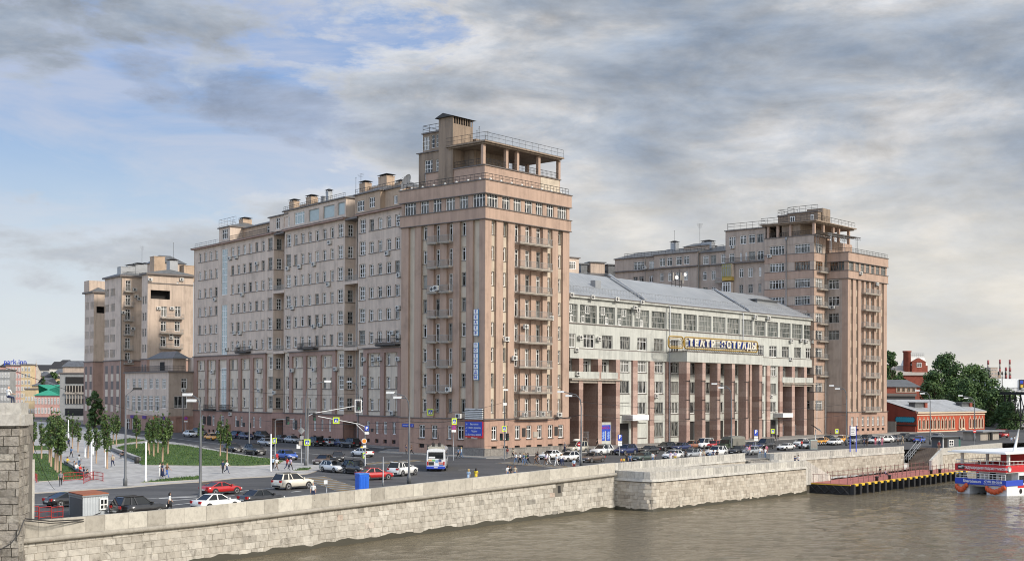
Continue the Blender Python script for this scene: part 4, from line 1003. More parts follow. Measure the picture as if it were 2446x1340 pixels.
L_(c_, b.inputs['Base Color']); b.inputs['Metallic'].default_value = .35; b.inputs['Roughness'].default_value = .42
q.build('roof', [m], TH)
for (ua, va), (ub, vb) in (((1462,659),(1541,707)),((1715,694),(1790,736))):
    sa, sb = FT.s(ua,va,-11), FT.s(ub,vb,.3)
    p, e = FT.P(sa,-11.6,FT.z(ua,va,-11)+.15), FT.P(sb,.45,ze+.45)
    q = MB(); d = FT.d.to_3d()*.5; up = Vector((0,0,.28))
    q.hexa([e-d,e+d,p+d,p-d,e-d*.6+up,e+d*.6+up,p+d*.6+up,p-d*.6+up]); q.build('roof_ridge', m_tin_lt, TH)
q = MB()
for i in range(95):
    s = .5+i*(FT.L-1)/95; a = FT.P(s,-.9,ze+.75); q.tube([a,a+Vector((0,0,1.2))], .035, 3, 0, False); q.tube([a, FT.P(s+.9,-.9,ze+1.95)], .025, 3, 0, False)
q.tube([FT.P(.5,-.9,ze+1.95),FT.P(FT.L-1,-.9,ze+1.95)], .035, 4); q.build('snow_guard', m_steel, TH)
q = MB(); s, z = FT.px(1423,690,-5); q.fbox(FT, s-.9, s+.9, -5.6, -4.4, z-1, z+1.6); q.build('roof_vent', m_steel, TH)
q = MB(); sa, z = FT.px(1809,715,-6.5); sb = FT.s(1857,715,-6.5); q.fbox(FT, sa, sb, -8.5, -6.5, z-4., z-.1, 0); q.fbox(FT, sa-1., sb+.8, -9, -6, z-.1, z+.12, 1); q.build('roof_dormer', [m_steel, m_tin], TH)
for u in (1593, 1768): 
    s = FT.s(u,760); q = MB(); q.tube([FT.P(s,.75,-.5 if u == 1593 else zb1),FT.P(s,.75,ze-.5),FT.P(s,.3,ze)], .13, 6); q.build('drainpipe', m_steel, TH)
s = FT.L-.2; q = MB(); q.tube([FT.P(s,.75,-.5),FT.P(s,.75,ze-.5)], .13, 6); q.build('drainpipe', m_steel, TH)
# mast of dishes on the ridge
ms = thing('mobile_phone_mast', 'cluster of white antenna panels and dishes on the theatre roof ridge', 'antenna mast', FT.P(FT.s(1615,680,-11),-11.2,FT.z(1615,690,-11)))
P = Vector(ms.location); q = MB()
for k, (dx, h) in enumerate(((-1.4,4.),(0,3.2),(1.6,4.4),(2.4,3.4))): q.tube([P+FT.d.to_3d()*dx-Vector((0,0,1)),P+FT.d.to_3d()*dx+Vector((0,0,h))], .07, 4)
for z in (1.,2.): q.tube([P-FT.d.to_3d()*1.5+Vector((0,0,z)),P+FT.d.to_3d()*2.6+Vector((0,0,z))], .06, 4)
q.build('mast_pole', m_iron, ms)
for dx, z in ((-1.4,2.6),(1.6,2.8),(2.4,2.2)):
    q = MB(); c = P+FT.d.to_3d()*dx+FT.n.to_3d()*.3; q.fbox(Fac(c[:2],(c+FT.d.to_3d())[:2]), -.13, .13, 0, .15, c.z+z-.8, c.z+z+.9); q.build('antenna_panel', m_conc, ms)
for dx, z, r_ in ((-.3,2.5,.5),(3.1,3.4,.42)):
    q = MB(); c = P+FT.d.to_3d()*dx+FT.n.to_3d()*.4+Vector((0,0,z)); q.tube([c,c+FT.n.to_3d()*.3+Vector((-.1,0,0))], [r_*.7,r_], 14); q.build('dish', m_white, ms)
# big sign on the portico
sg = thing('theatre_sign', 'gold framed rooftop sign with white letters over the theatre portico', 'sign', FT.P((sP0+sP1)/2,OF-.6,zb1))
s0, s1 = FT.s(1634.5,840,OF-.4), FT.s(1809.5,850,OF-.4)
zc0, zc1 = FT.z(1720,836.5,OF-.4), FT.z(1720,810.5,OF-.4)
m_gold = flat('gold_neon_frame', (.32,.2,.035), .45)
def roundframe(F_, a, b, z0, z1, off, r_=.16, c=.7):
    pts = []
    for (cx, cz, a0) in ((b-c,z1-c,0),(a+c,z1-c,90),(a+c,z0+c,180),(b-c,z0+c,270)):
        for k in range(5):
            an = rad(a0+k*22.5); pts.append(F_.P(cx+c*math.cos(an), off, cz+c*math.sin(an)))
    m = MB(); m.tube(pts+[pts[0]], r_, 6); return m
roundframe(FT, s0, s1, zc0, zc1, OF-.4).build('sign_frame', m_gold, sg)
roundframe(FT, s0+.35, s1-.35, zc0+.35, zc1-.35, OF-.45, .06).build('sign_frame', m_gold, sg)
fside = Fac(FT.P(sP0,.6)[:2], FT.P(sP0,OF)[:2])
fq = Fac(FT.P(s0-5.,OF-.9)[:2], FT.P(s0-.4,OF-.4)[:2]); roundframe(fq, 0, fq.L, zc0, zc1, 0).build('sign_frame', m_gold, sg)
roundframe(fq, .35, fq.L-.35, zc0+.35, zc1-.35, 0, .06).build('sign_frame', m_gold, sg)
q = MB()
for z in (zc0+.9, (zc0+zc1)/2, zc1-.9): q.tube([FT.P(s0+.2,OF-.75,z),FT.P(s1-.2,OF-.75,z)], .05, 4); q.tube([fq.P(.2,-.3,z),fq.P(fq.L-.2,-.3,z)], .05, 4)
k = 34
for i in range(k+1):
    s = s0+(s1-s0)*i/k; q.tube([FT.P(s,OF-.75,zb1),FT.P(s,OF-.75,zc0+.5 if i % 3 else zc1-.2)], .05, 3, 0, False)
    q.tube([FT.P(s,OF-.75,zb1),FT.P(min(s1,s+(s1-s0)/k),OF-.75,zc0)], .04, 3, 0, False)
for z in (zb1+.5,zb1+1.1): q.tube([FT.P(sP0+.3,OF-.2,z),FT.P(sP1-.3,OF-.2,z)], .05, 4)
q.build('sign_scaffold', m_iron, sg)
m_letter = flat('sign_letter_cream', (.6,.56,.46), .6); L_ = 'ТЕАТР ЭСТРАДЫ'; su0, su1 = FT.s(1643,840,OF-.3), FT.s(1806.5,850,OF-.3); hL = (zc1-zc0)*.8
for i, ch in enumerate(L_):
    if ch == ' ': continue
    s = su0+(su1-su0)*(i+.5)/len(L_); p = FT.P(s,OF-.25,(zc0+zc1)/2)
    t_ = text(ch, hL*1.12, m_letter, sg, p, FT.rz, .05, 1.12, 'letter', .1)
    b_ = text(ch, hL*1.1, m_blue, t_, FT.P(s-.16,OF-.55,(zc0+zc1)/2), FT.rz, .1, 1.1, 'letter_back', .05)
WT = 'the pale theatre facade'
for x, y in ((65,292),(205,307),(368,320),(536,340),(490,376),(508,393),(126,574),(250,584),(98,657),(1293,438),(1382,446),(1533,597),(1600,594),(1633,600),(1678,604),(1528,718),(630,964),(1397,967),(106,815)): ac(WT, FT, 1340+x/2.792, 600+y/2.792, .5 if 560 > y else (.62 if y == 815 else .3))
# ================================================================ right tower, its stepped block and the rear wing
t2c, t2r = (80.9,306.7), (94.8,322.)
F2R = Fac(t2c, t2r); dL = FL.d
t2l = (t2c[0]-dL.x*16, t2c[1]-dL.y*16)
T2, f2r, f2l, fp2 = tower('river_tower', 'second pink tower with stacked balconies, at the far right end of the theatre', t2c, t2l, t2r, F2R.L/FR.L, False, m_frame_g)
sc2 = F2R.L/FR.L
for z in ROWZ: balcony(T2, F2R, sR[0]*sc2, sR[1]*sc2, z-.78, 1.15, 0.)
F2L = Fac(t2l, t2c); L2 = F2L.L
ux = lambda x: 1800+x/5.153
s_ = lambda u: F2L.s(u, 700)
sA = s_(1972)
w = MB(); ops = []
tt = [(s_(ux(920)), s_(ux(1052)), z-.1, z+2.25) for z in ROWZ[:4]]
wallcells(w, F2L, sA-.5, s_(ux(1090)), zgc, zlb, tt, -.05, .3, 1); w.fbox(F2L, s_(ux(1090)), L2-.004, -.6, 0, zgc-.02, zlb+.02, 0)
for o in tt: putwin(T2, F2L, o, -.3, 2, (.7,), 'return_window', m_frame_w if R_.random()<.6 else m_frame_g, m_glass_b, .12, .1)
o = (s_(ux(938)), s_(ux(1115)), zlt+.12, zub-.05); wallcells(w, F2L, sA-.5, L2, zlt-.1, zub+.1, [o], -.02, .3, 0); putwin(T2, F2L, o, -.26, 4, (.7,), 'strip_window', m_frame_br, m_glass_b, .1, .09)
wallcells(w, F2L, sA-.5, L2+.12, -1, zgc, [], .12, .3, 2)
w.build('return_wall', [m_tow, m_rear, m_tow_bs], T2)
# stepped block
K3 = Vector(t2c)-dL*(L2-sA)-FR.d*6.0
BK = thing('stepped_block', 'banded block with wide windows and an open roof pergola, left of the far tower', 'apartment block', (K3.x,K3.y,.5))
F3R = Fac(K3[:2], (K3+FR.d*6.)[:2]); F3L = Fac((K3-dL*13.4)[:2], K3[:2])
zt3 = F3L.z(1940,562); w = MB()
wy = lambda y: 480+y/5.153
bandz = []
rowsB = [(408,520,632),(630,735,845),(850,950,1058),(1075,1162,1272)]
zf = [ (F3L.z(1944,wy(a)), F3L.z(1944,wy(b))) for a, b in ((632,515),(845,735),(1058,945),(1272,1160))]
step = (zf[0][1]-zf[3][1])/3
zf += [(z0-step*k, z1-step*k) for k in (1,2,3,4,5,6) for z0, z1 in (zf[3],)]
wl = []; wr = []
for i, (z0, z1) in enumerate(zf):
    if z0 < 1: continue
    wl += [(F3L.s(ux(195),620), F3L.s(ux(378),620), z0, z1-.05), (F3L.s(ux(505),620), F3L.s(ux(693),620), z0, z1-.05)]
    wr += [(F3R.s(ux(765),620), F3R.s(ux(850),620), z0-.3, z1-.05)]
for f, O, n_ in ((F3L, wl, 4), (F3R, wr, 3)):
    prev = zt3
    for i, (z0, z1) in enumerate(zf):
        if z0 < 1: break
        wallcells(w, f, 0, f.L, z1, prev, [], .06, .1, 0 if i or f is F3R else 2)
        wallcells(w, f, 0, f.L, z0, z1, O, 0, .3, 1)
        w.fbox(f, 0, f.L+(.1 if f is F3L else 0), -.1, .16, z0-.1, z0+.02, 3); prev = z0
    wallcells(w, f, 0, f.L, -1, prev, O, .06, .3, 0)
    for j, o in enumerate(O):
        br_ = f is F3L and j in (3,) or f is F3R and j == 1
        putwin(BK, f, o, -.24, n_, (.72,), 'wide_window', m_frame_br if br_ else m_frame_w, m_glass_b if R_.random() < .5 else m_glass_a, .12, .1)
w.prism(ccw([F3L.P(0,-.9)[:2], F3L.P(F3L.L-.9,-.9)[:2], (F3L.P(F3L.L-.9,-.9)+(FR.d*9).to_3d())[:2], (F3L.P(0,-.9)+(FR.d*9).to_3d())[:2]]), -1, zt3, 0)
w.prism(ccw([F3L.P(-.1,.25)[:2], F3L.P(F3L.L+.25,.25)[:2], (F3L.P(F3L.L+.25,.25)+(FR.d*9).to_3d())[:2], (F3L.P(-.1,.25)+(FR.d*9).to_3d())[:2]]), zt3+.002, zt3+.18, 3)
w.build('wall', [m_tow, m_rear, m_rear, m_ledge], BK)
for z0, z1 in zf[1:8]:
    if z0 > 2: balcony(BK, F3R, F3R.s(ux(775),620), F3R.L-.1, z0-.35, 1.0, .06, sp=.3)
q = MB(); s = F3L.s(ux(408),620); q.tube([F3L.P(s,.25,20),F3L.P(s,.25,zt3-.3)], .14, 6); q.lathe(F3L.P(s,.25)[0],F3L.P(s,.25)[1],[(.14,zt3-1.),(.34,zt3-.4),(.34,zt3-.1)],8); q.build('drainpipe', m_steel, BK)
q = MB(); q.tube([F3R.P(F3R.L-.4,.3,.5),F3R.P(F3R.L-.4,.3,zf[0][0])], .14, 6); q.build('drainpipe', m_rail, BK)
# pergola over both
zs3 = F3L.z(1944,528,.4)
w = MB(); a = F3L.P(-1.0,.9); b = F3L.P(F3L.L+.9,.9); Lr = 22.
b2 = b+(FR.d*Lr).to_3d(); a2 = a+(FR.d*Lr).to_3d()
w.prism(ccw([a[:2],b[:2],b2[:2],a2[:2]]), zs3, zs3+.24, 0); w.prism(off_poly(ccw([a[:2],b[:2],b2[:2],a2[:2]]),-.5), zs3-.3, zs3-.002, 0); w.build('pergola_roof', m_roofblk, BK)
for u in (175,292,448,735):
    s = F3L.s(ux(u),545); q = MB(); q.fbox(F3L, s-.3, s+.3, -.7, -.1, zt3+.18, zs3-.302); q.build('pergola_column', m_tow, BK)
FF = Fac(F3L.P(F3L.L,-.1)[:2], (F3L.P(F3L.L,-.1)+(FR.d*22).to_3d())[:2])
for u in (868,990,1060,1183):
    s = FF.s(ux(u),550); q = MB(); q.fbox(FF, s-.28, s+.28, -.6, 0, ztop if u > 900 else zt3+.18, zs3-.302); q.build('pergola_column', m_tow, BK)
q = MB(); rail(q, [F3L.P(.2,-.2,zt3+.18),F3L.P(F3L.L-.1,-.2,zt3+.18),FF.P(4.5,-.1,zt3+.18)], 1.1, .4, .03, 0, True); q.build('terrace_railing', m_iron, BK)
q = MB(); rail(q, [Vector((a.x,a.y,zs3+.24))+(-dL*-.5).to_3d(),Vector((b.x,b.y,zs3+.24))-(dL*.5).to_3d(),Vector((b2.x,b2.y,zs3+.24))-(dL*.5).to_3d()], 1.4, 1.7, .035, 0, True); q.build('pergola_railing', m_iron, BK)
FQ = Fac(F3L.P(1.,-3)[:2], F3L.P(F3L.L,-3)[:2])
def qb(u0, u1, v, of, mi, z0, depth=5, nm='roof_cabin', mt=None):
    m = MB(); f = Fac(F3L.P(0,of)[:2], F3L.P(F3L.L,of)[:2]); s0, s1 = f.s(u0,530), f.s(u1,530); z1 = f.z((u0+u1)/2,v)
    m.fbox(f, s0, s1, -depth, 0, z0, z1, 0); m.fbox(f, s0-.2, s1+.2, -depth-.2, .25, z1+.002, z1+.2, 1); m.build(nm, mt or [m_roofblk, m_ledge], BK); return f, s0, s1, z1
f, s0, s1, z1 = qb(ux(420),ux(790),wy(150),-2.6,0,zs3+.24,6)
q = MB(); rail(q, [f.P(s0,-5,z1+.2),f.P(s0,0,z1+.2),f.P(s1,0,z1+.2)], 1.5, 1.5, .035, 0, True); q.build('cabin_railing', m_iron, BK)
for u0, u1 in ((450,510),(705,740)): putwin(BK, f, (f.s(ux(u0),520), f.s(ux(u1),520), z1-2.0, z1-.6), .02, 1, (), 'cabin_window', m_frame_w, m_glass_b)
f, s0, s1, z1 = qb(ux(300),ux(425),wy(190),-3.5,0,zs3+.24,6)
q = MB(); rail(q, [f.P(s0,-5,z1+.2),f.P(s0,0,z1+.2),f.P(s1,0,z1+.2)], 1.4, 1.3, .035, 0, True); q.build('cabin_railing', m_iron, BK)
q = MB(); P = F3L.P(F3L.L,-5)+(FR.d*5).to_3d(); fcx = Fac(P[:2],(P+FR.d.to_3d()*5)[:2]); sa, sb = fcx.s(ux(850),520), fcx.s(ux(945),520); sbk = 4.2
q.fbox(fcx, sa, sb, -sbk, 0, zs3+.24, fcx.z(ux(900),wy(100))); q.build('stair_block', m_roofblk, BK)
q = MB(); q.fbox(FF, .5, 16, -9, -4, zt3 if False else ztop, zs3-.31); q.build('terrace_core', m_roofblk, BK)
# tower two roof: setback storey, railing, canvas frame
F2s = Fac((Vector(t2c)-F2R.n*1.5)[:2], (Vector(t2r)-F2R.n*1.5)[:2])
q = MB(); s0 = FF.s(ux(900),580); q.fbox(FF, FF.s(ux(935),580), FF.s(ux(1215),580), -6, -.05, ztop, FF.z(ux(1100),wy(520))); q.build('roof_storey', m_tow, T2)
q = MB(); rail(q, [F2L.P(sA,.1,ztop+.14),F2L.P(L2+.2,.1,ztop+.14)+Vector((F2R.n.x*.1,F2R.n.y*.1,0)),F2R.P(F2R.L,.1,ztop+.14)], 1., .8, .032, 0, True); q.build('roof_railing', m_iron, T2)
cf = thing('canopy_frame', 'white truss frame of a roof canopy on the far tower terrace', 'canopy frame', F2R.P(5,-3,ztop+.2))
q = MB(); fw_ = Fac(F2R.P(0,-1.5)[:2], F2R.P(F2R.L,-1.5)[:2]); sa, za0 = fw_.px(ux(915), wy(392)); sb, zb0_ = fw_.px(ux(1320), wy(462))
for o in (0,-3.5):
    for dz in (0,-.5): q.tube([fw_.P(sa,o,za0+dz),fw_.P(sb,o,zb0_+dz)], .06, 4)
    for i in range(14):
        t = i/14; q.tube([fw_.P(sa+(sb-sa)*t,o,za0+(zb0_-za0)*t),fw_.P(sa+(sb-sa)*(t+.07),o,za0+(zb0_-za0)*(t+.07)-.5)], .035, 3, 0, False)
    for u in (950,1110,1270):
        for du in (-8,8):
            s = fw_.s(ux(u+du),560); q.tube([fw_.P(s,o,ztop+.2),fw_.P(s,o,zb0_)], .05, 4)
q.build('truss', m_steel, cf)
q = MB(); q.face([fw_.P(sa,0.1,za0+.1),fw_.P(sb,.1,zb0_+.1),fw_.P(sb,-3.6,zb0_+.1),fw_.P(sa,-3.6,za0+.1)]); q.face([fw_.P(sa,0.1,za0+.13),fw_.P(sa,-3.6,za0+.13),fw_.P(sb,-3.6,zb0_+.13),fw_.P(sb,.1,zb0_+.13)]); q.build('canvas', m_conc, cf)
# rear wing
RWg = thing('rear_wing', 'grey beige courtyard wing rising behind the theatre roof, with a yellow glazed balcony', 'apartment block', (50,325,.5))
P1 = F3L.P(0,-.4); FX = Fac((P1-(dL*43).to_3d())[:2], P1[:2])
cx5 = lambda x: FX.s(1480+x/5.584, 600); cz5 = lambda x, y: FX.z(1480+x/5.584, 480+y/5.584)
w = MB(); O = []
zA = cz5(1700,385); zB = cz5(800,705); zC = cz5(300,755)
spec = [(1455,1545,480,600),(1605,1690,462,578),(1718,1805,450,568),(1832,1920,440,556),
 (1460,1530,700,820),(1605,1630,690,805),(1675,1700,687,795),(1722,1808,675,790),(1836,1922,665,785),
 (170,312,808,918),(378,455,795,908),(540,615,765,875),(640,710,755,868),(760,837,742,858),(862,938,735,848),
 (1100,1175,730,845),(1205,1278,722,838),(1342,1412,710,830),
 (165,225,1010,1100),(245,305,1003,1093),(380,430,992,1080),(545,595,965,1076),(655,705,958,1070),(760,815,950,1060),(868,920,940,1057),
 (1098,1150,940,1055),(1213,1270,930,1050),(1342,1396,922,1045),(1595,1652,903,1022),(1715,1776,893,1015),(1855,1890,885,1003),
 (1100,1165,1150,1250),(1213,1268,1145,1245),(1342,1400,1140,1250),(1595,1650,1120,1232),(1715,1777,1113,1227),(1850,1890,1105,1218)]
for a, b, c, d in spec:
    x = (a+b)/2; O.append((cx5(a),cx5(b),cz5(x,d),cz5(x,c)))
zcor = cz5(1000,865)
secs = [(cx5(-80),cx5(468),zC,-.6),(cx5(468),cx5(1050),zB,.3),(cx5(1050),cx5(1412),zB-.3,-.4),(cx5(1412),FX.L,zA,0.)]
for a, b, z, of in secs:
    so = [o for o in O if a < (o[0]+o[1])/2 < b]
    wallcells(w, FX, a, b, 8, z, so, of, .25, 0)
    for o in so: putwin(RWg, FX, o, of-.2, 2 if o[1]-o[0] > 1.9 else 1, (.72,), 'window', m_frame_w if R_.random() < .7 else m_frame_g, m_glass_a if R_.random() < .6 else m_glass_b, .12, .1)
    w.prism(ccw([FX.P(a,of-.8)[:2],FX.P(b,of-.8)[:2],FX.P(b,-13)[:2],FX.P(a,-13)[:2]]), 8, z, 0)
    if of > 0:
        for fq_ in (Fac(FX.P(b,of)[:2],FX.P(b,of-1)[:2]), Fac(FX.P(a,of-1)[:2],FX.P(a,of)[:2])): wallcells(w, fq_, 0, 1, 8, z, [], 0, .1, 0)
    w.fbox(FX, a-.2, b+.2, -13, of+.4, z+.002, z+.22, 1)
    if z != zA: w.fbox(FX, a, b, of-.3, of+.5, zcor-.25, zcor+.05, 1)
    else: w.fbox(FX, a, b, of-.3, of+.9, zcor-.25, zcor+.0, 1)
    if z != zA:
        r = [FX.P(a-.2,of+.4,z+.23),FX.P(b+.2,of+.4,z+.23),FX.P(b+.2,-12,z+.23),FX.P(a-.2,-12,z+.23),FX.P(a+4 if a < 5 else a,-6,z+2.2),FX.P(b,-6,z+2.2)]
        w.idx(r, [(0,1,5,4),(1,2,5),(2,3,4,5),(3,0,4)], 2)
w.build('wall', [m_rear, m_ledge, m_tin], RWg)
q = MB(); rail(q, [FX.P(0.2,.2,zC+.25),FX.P(cx5(1400),.4,zB+.25)], 1., 1.1, .035, 0, True); rail(q, [FX.P(cx5(1450),.2,zA+.2),FX.P(FX.L,.2,zA+.2)], 1.6, 1.6, .035, 0, True); q.build('roof_railing', m_iron, RWg)
q = MB(); rail(q, [FX.P(cx5(1430),.8,zcor),FX.P(FX.L,.8,zcor)], 1.1, .3, .03); q.build('balcony_railing', m_iron, RWg)
f = cx5; q = MB(); q.fbox(FX, f(1405), f(1530), .1, 1.4, cz5(1460,1068), cz5(1460,1020)); gb = q.build('glazed_balcony', flat('yellow_balcony_panel',(.42,.28,.06)), RWg)
putwin(RWg, FX, (f(1405),f(1530),cz5(1460,1018),cz5(1460,850)), 1.4, 3, (.72,), 'balcony_glazing', flat('olive_window_frame',(.3,.27,.06)), m_glass_a, .14, .12)
putwin(RWg, FX, (f(1408),f(1522),cz5(1460,1222),cz5(1460,1090)), 1.3, 4, (.75,), 'balcony_glazing', m_frame_w, m_glass_b, .14, .12)
q = MB(); q.fbox(FX, f(1408), f(1522), .1, 1.28, cz5(1460,1225), cz5(1460,1088)); q.fbox(FX, f(1405), f(1530), .1, 1.38, cz5(1460,1018), cz5(1460,850)); q.build('balcony_core', m_wing, RWg)
balcony(RWg, FX, f(1305), f(1402), cz5(1355,1085), 1.3, 0, sp=.3)
for s in (f(1058), f(345)): 
    q = MB(); q.tube([FX.P(s,.1,12),FX.P(s,.1,zB-.2)], .13, 6); q.build('drainpipe', m_rail, RWg)
q = MB(); q.fbox(FX, f(770), f(1110), -7, -3, zB, cz5(900,595)); r = [FX.P(f(760),-2.6,cz5(900,592)),FX.P(f(1120),-2.6,cz5(900,592)),FX.P(f(1120),-7.4,cz5(900,592)),FX.P(f(760),-7.4,cz5(900,592)),FX.P(f(850),-5,cz5(900,545)),FX.P(f(1000),-5,cz5(900,545))]
q.idx(r, [(0,1,5,4),(1,2,5),(2,3,4,5),(3,0,4)], 1); q.build('roof_lantern', [m_end, m_tin], RWg)
s, z = FX.px(1480+735/5.584, 480+600/5.584, -4); chimney(RWg, FX.P(s,-4,z), 1.6,1.6,.6, FX.rz, m_steel)
s, z = FX.px(1480+1180/5.584, 480+570/5.584, -4); chimney(RWg, FX.P(s,-4,z), 3.2,1.8,.2, FX.rz, m_steel)
antenna(RWg, FX.P(f(930),-5,cz5(900,560)), 5.5, 5, 1.8, .3); antenna(RWg, FX.P(f(645),-3,cz5(645,660)), 5.5, 1, .4); antenna(RWg, FX.P(f(1355),-3,cz5(1355,600)), 6., 1, .2)
ac('the courtyard wing behind the theatre roof', FX, 1480+1510/5.584, 480+615/5.584, .05); ac('the courtyard wing behind the theatre roof', FX, 1480+340/5.584, 480+890/5.584, .05)
for x, y in ((1312,890),): ac('the river side of the far tower', F2R, ux(x), wy(y), .3)
ac('the river side of the far tower', F2R, ux(1515), wy(1025), .3)
for x, y in ((922,1305),(978,1308)): ac('the return wall of the far tower', F2L, ux(x), wy(y), .1)
ac('the upper left wall of the stepped block', F3L, ux(203), wy(680), .1)
# low roofs seen between the first tower and the rear wing
LR = thing('courtyard_roofs', 'grey tin courtyard roof with low lanterns seen past the corner tower', 'roof', (22,345,25))
q = MB(); f_ = Fac(Dp(1352,660,345)[:2], Dp(1510,660,352)[:2]); z0 = f_.z(1440,655)
q.fbox(f_, 0, f_.L, -14, 0, 20, z0-.6, 2); r = [f_.P(-1,.4,z0-.6),f_.P(f_.L,.4,z0-.6),f_.P(f_.L,-14,z0-.6),f_.P(-1,-14,z0-.6),f_.P(0,-8,z0+1.8),f_.P(f_.L,-8,z0+1.8)]
q.idx(r, [(0,1,5,4),(1,2,5),(2,3,4,5),(3,0,4)], 1)
for u0, u1, v, m_ in ((1425,1459,628,0),(1468,1485,634,1),(1402,1417,632,1)):
    s0, s1, z1 = f_.s(u0,640), f_.s(u1,640), f_.z(u0,v,-4); q.fbox(f_, s0, s1, -7, -4, z0-.5, z1, m_); q.fbox(f_, s0-.4, s1+.4, -7.4, -3.6, z1+.01, z1+.3, 1)
q.build('roof', [m_end, m_tin, m_wing], LR)
q = MB(); f2 = Fac(Dp(1357,640,330)[:2], Dp(1383,640,332)[:2]); q.fbox(f2, -4, f2.L, -8, 0, 20, f2.z(1370,617), 0); q.fbox(f2, -4, f2.L+.3, -8, .3, f2.z(1370,617)+.01, f2.z(1370,617)+.3, 1); q.build('attic_corner', [m_wing, m_ledge], LR)
putwin(LR, f2, (f2.s(1358.5,635),f2.s(1374.5,635),f2.z(1366,643),f2.z(1366,625)), .02, 2, (.7,), 'window')
place_acs()
# ================================================================ ground, river, embankment
ZW = -4.9
def gmesh(nm, poly_px=None, poly=None, dz=.0, mats=None, kind='structure', thick=0., sub=0):
    """a sheet following the sloping ground; thick > 0 gives it kerb sides"""
    P = [Vector(p) for p in poly] if poly else [G(u, v) for u, v in poly_px]
    m = MB(); top = [Vector((p.x,p.y,gz(p.x,p.y)+dz)) for p in P]
    a = sum(p.x*q.y-q.x*p.y for p, q in zip(top, top[1:]+top[:1]))
    if a < 0: top.reverse()
    m.face(top, 0)
    if thick:
        n = len(top)
        for i in range(n):
            p, q = top[i], top[(i+1)%n]; d = Vector((0,0,thick)); m.face([p-d, q-d, q, p], len(mats)-1 if isinstance(mats,list) else 0)
    o = m.build(nm, mats); return tag(o, kind=kind)
# asphalt with worn lanes, patches and fine grain
m_asph, t, b, N, L_ = nt('asphalt')
n1 = noise(t, .12, 5, .6, obco(t)); n2 = noise(t, 1.5, 6, .7, obco(t)); n3 = noise(t, 30, 3, .7, obco(t))
c_ = ramp(t, [(.3,(.038,.038,.041)),(.5,(.055,.055,.058)),(.7,(.075,.074,.075))], n1); c_ = mixc(t, .45, c_, ramp(t, [(.3,(.035,.035,.037)),(.7,(.085,.084,.083))], n2)); c_ = mixc(t, .3, c_, ramp(t, [(.3,(.02,.02,.02)),(.7,(.12,.12,.12))], n3))
mp = N('ShaderNodeMapping'); mp.inputs['Rotation'].default_value = (0,0,-.9); mp.inputs['Scale'].default_value = (.03,.9,1); L_(obco(t), mp.inputs[0])
c_ = mixc(t, .6, c_, mixc(t, 1., c_, ramp(t, [(.35,(.55,.55,.56)),(.6,(1.25,1.24,1.22))], noise(t, 1., 4, .6, mp.outputs[0])), 'MULTIPLY'))
vo = N('ShaderNodeTexVoronoi'); vo.inputs['Scale'].default_value = .09; L_(obco(t), vo.inputs['Vector']); c_ = mixc(t, .35, c_, mixc(t, 1., c_, ramp(t, [(.2,(.6,.6,.6)),(.8,(1.3,1.3,1.3))], vo.outputs['Color']), 'MULTIPLY'))
L_(c_, b.inputs['Base Color']); b.inputs['Roughness'].default_value = .82
m_pave = None
def paving(name, c1, c2, mo, bw, bh, rot):
    m, t, b, N, L_ = nt(name)
    co = N('ShaderNodeTexCoord'); mp = N('ShaderNodeMapping'); mp.inputs['Rotation'].default_value = (0,0,rot); L_(co.outputs['Object'], mp.inputs[0])
    br = N('ShaderNodeTexBrick'); br.inputs['Scale'].default_value = 1; br.inputs['Brick Width'].default_value = bw; br.inputs['Row Height'].default_value = bh; br.inputs['Mortar Size'].default_value = .02
    br.inputs['Color1'].default_value = (*c1,1); br.inputs['Color2'].default_value = (*c2,1); br.inputs['Mortar'].default_value = (*mo,1); L_(mp.outputs[0], br.inputs['Vector'])
    k = noise(t, .22, 6, .65, obco(t)); L_(mixc(t, .55, br.outputs['Color'], mixc(t, 1., br.outputs['Color'], ramp(t, [(.3,(.55,.54,.52)),(.6,(1.05,1.05,1.05))], k), 'MULTIPLY')), b.inputs['Base Color']); b.inputs['Roughness'].default_value = .85
    return m
m_plaza = paving('plaza_granite_paving', (.32,.31,.3), (.42,.41,.39), (.22,.21,.2), 1.2, .6, .9)
m_side = paving('pavement_slabs', (.2,.19,.175), (.27,.255,.23), (.13,.12,.11), .8, .8, .87)
m_kerb = flat('kerb_granite', (.34,.32,.29), .8)
m_mark = flat('road_marking_white', (.6,.6,.58), .7)
m_mark_y = flat('road_marking_ochre', (.26,.17,.06), .75)
dM = Vector((.602,.799)); nM = Vector((.799,-.602)); A0 = Vector((13.5,168.5))
WLn = lambda t: A0+dM*t      # embankment line, t in metres, 0 at the terrace
edge = [(-260,-60),(-95,22),tuple(WLn(-86)),tuple(WLn(0)),tuple(WLn(39.3)),(73.,239.),(78.,241.),(85.,258.),(93.,268.),(104,270),(118,276),(150,300),(260,420),(700,900),(2500,3200)]
dirs = [(-.45,.9)]*5+[(-.3,.95),(-.2,.98),(-.1,1),(0,1),(0,1),(.05,1),(.1,1),(.1,1),(.2,1),(.3,1)]
m = MB()
for i in range(len(edge)-1):
    steps = [0,8,25,60,120,200,320,700,3500]
    for s0, s1 in zip(steps, steps[1:]):
        q = []
        for k, s in ((i,s0),(i+1,s0),(i+1,s1),(i,s1)):
            x, y = edge[k][0]+dirs[k][0]*s, edge[k][1]+dirs[k][1]*s; q.append((x,y,gz(x,y)))
        m.face(q)
P_ = [(78.,241.),(80.8,240.2),(99.5,265.5),(104,270),(93.,268.),(85.,258.)]
m.face([(x,y,gz(x,y)) for x, y in P_])
struct(m, 'road', m_asph)
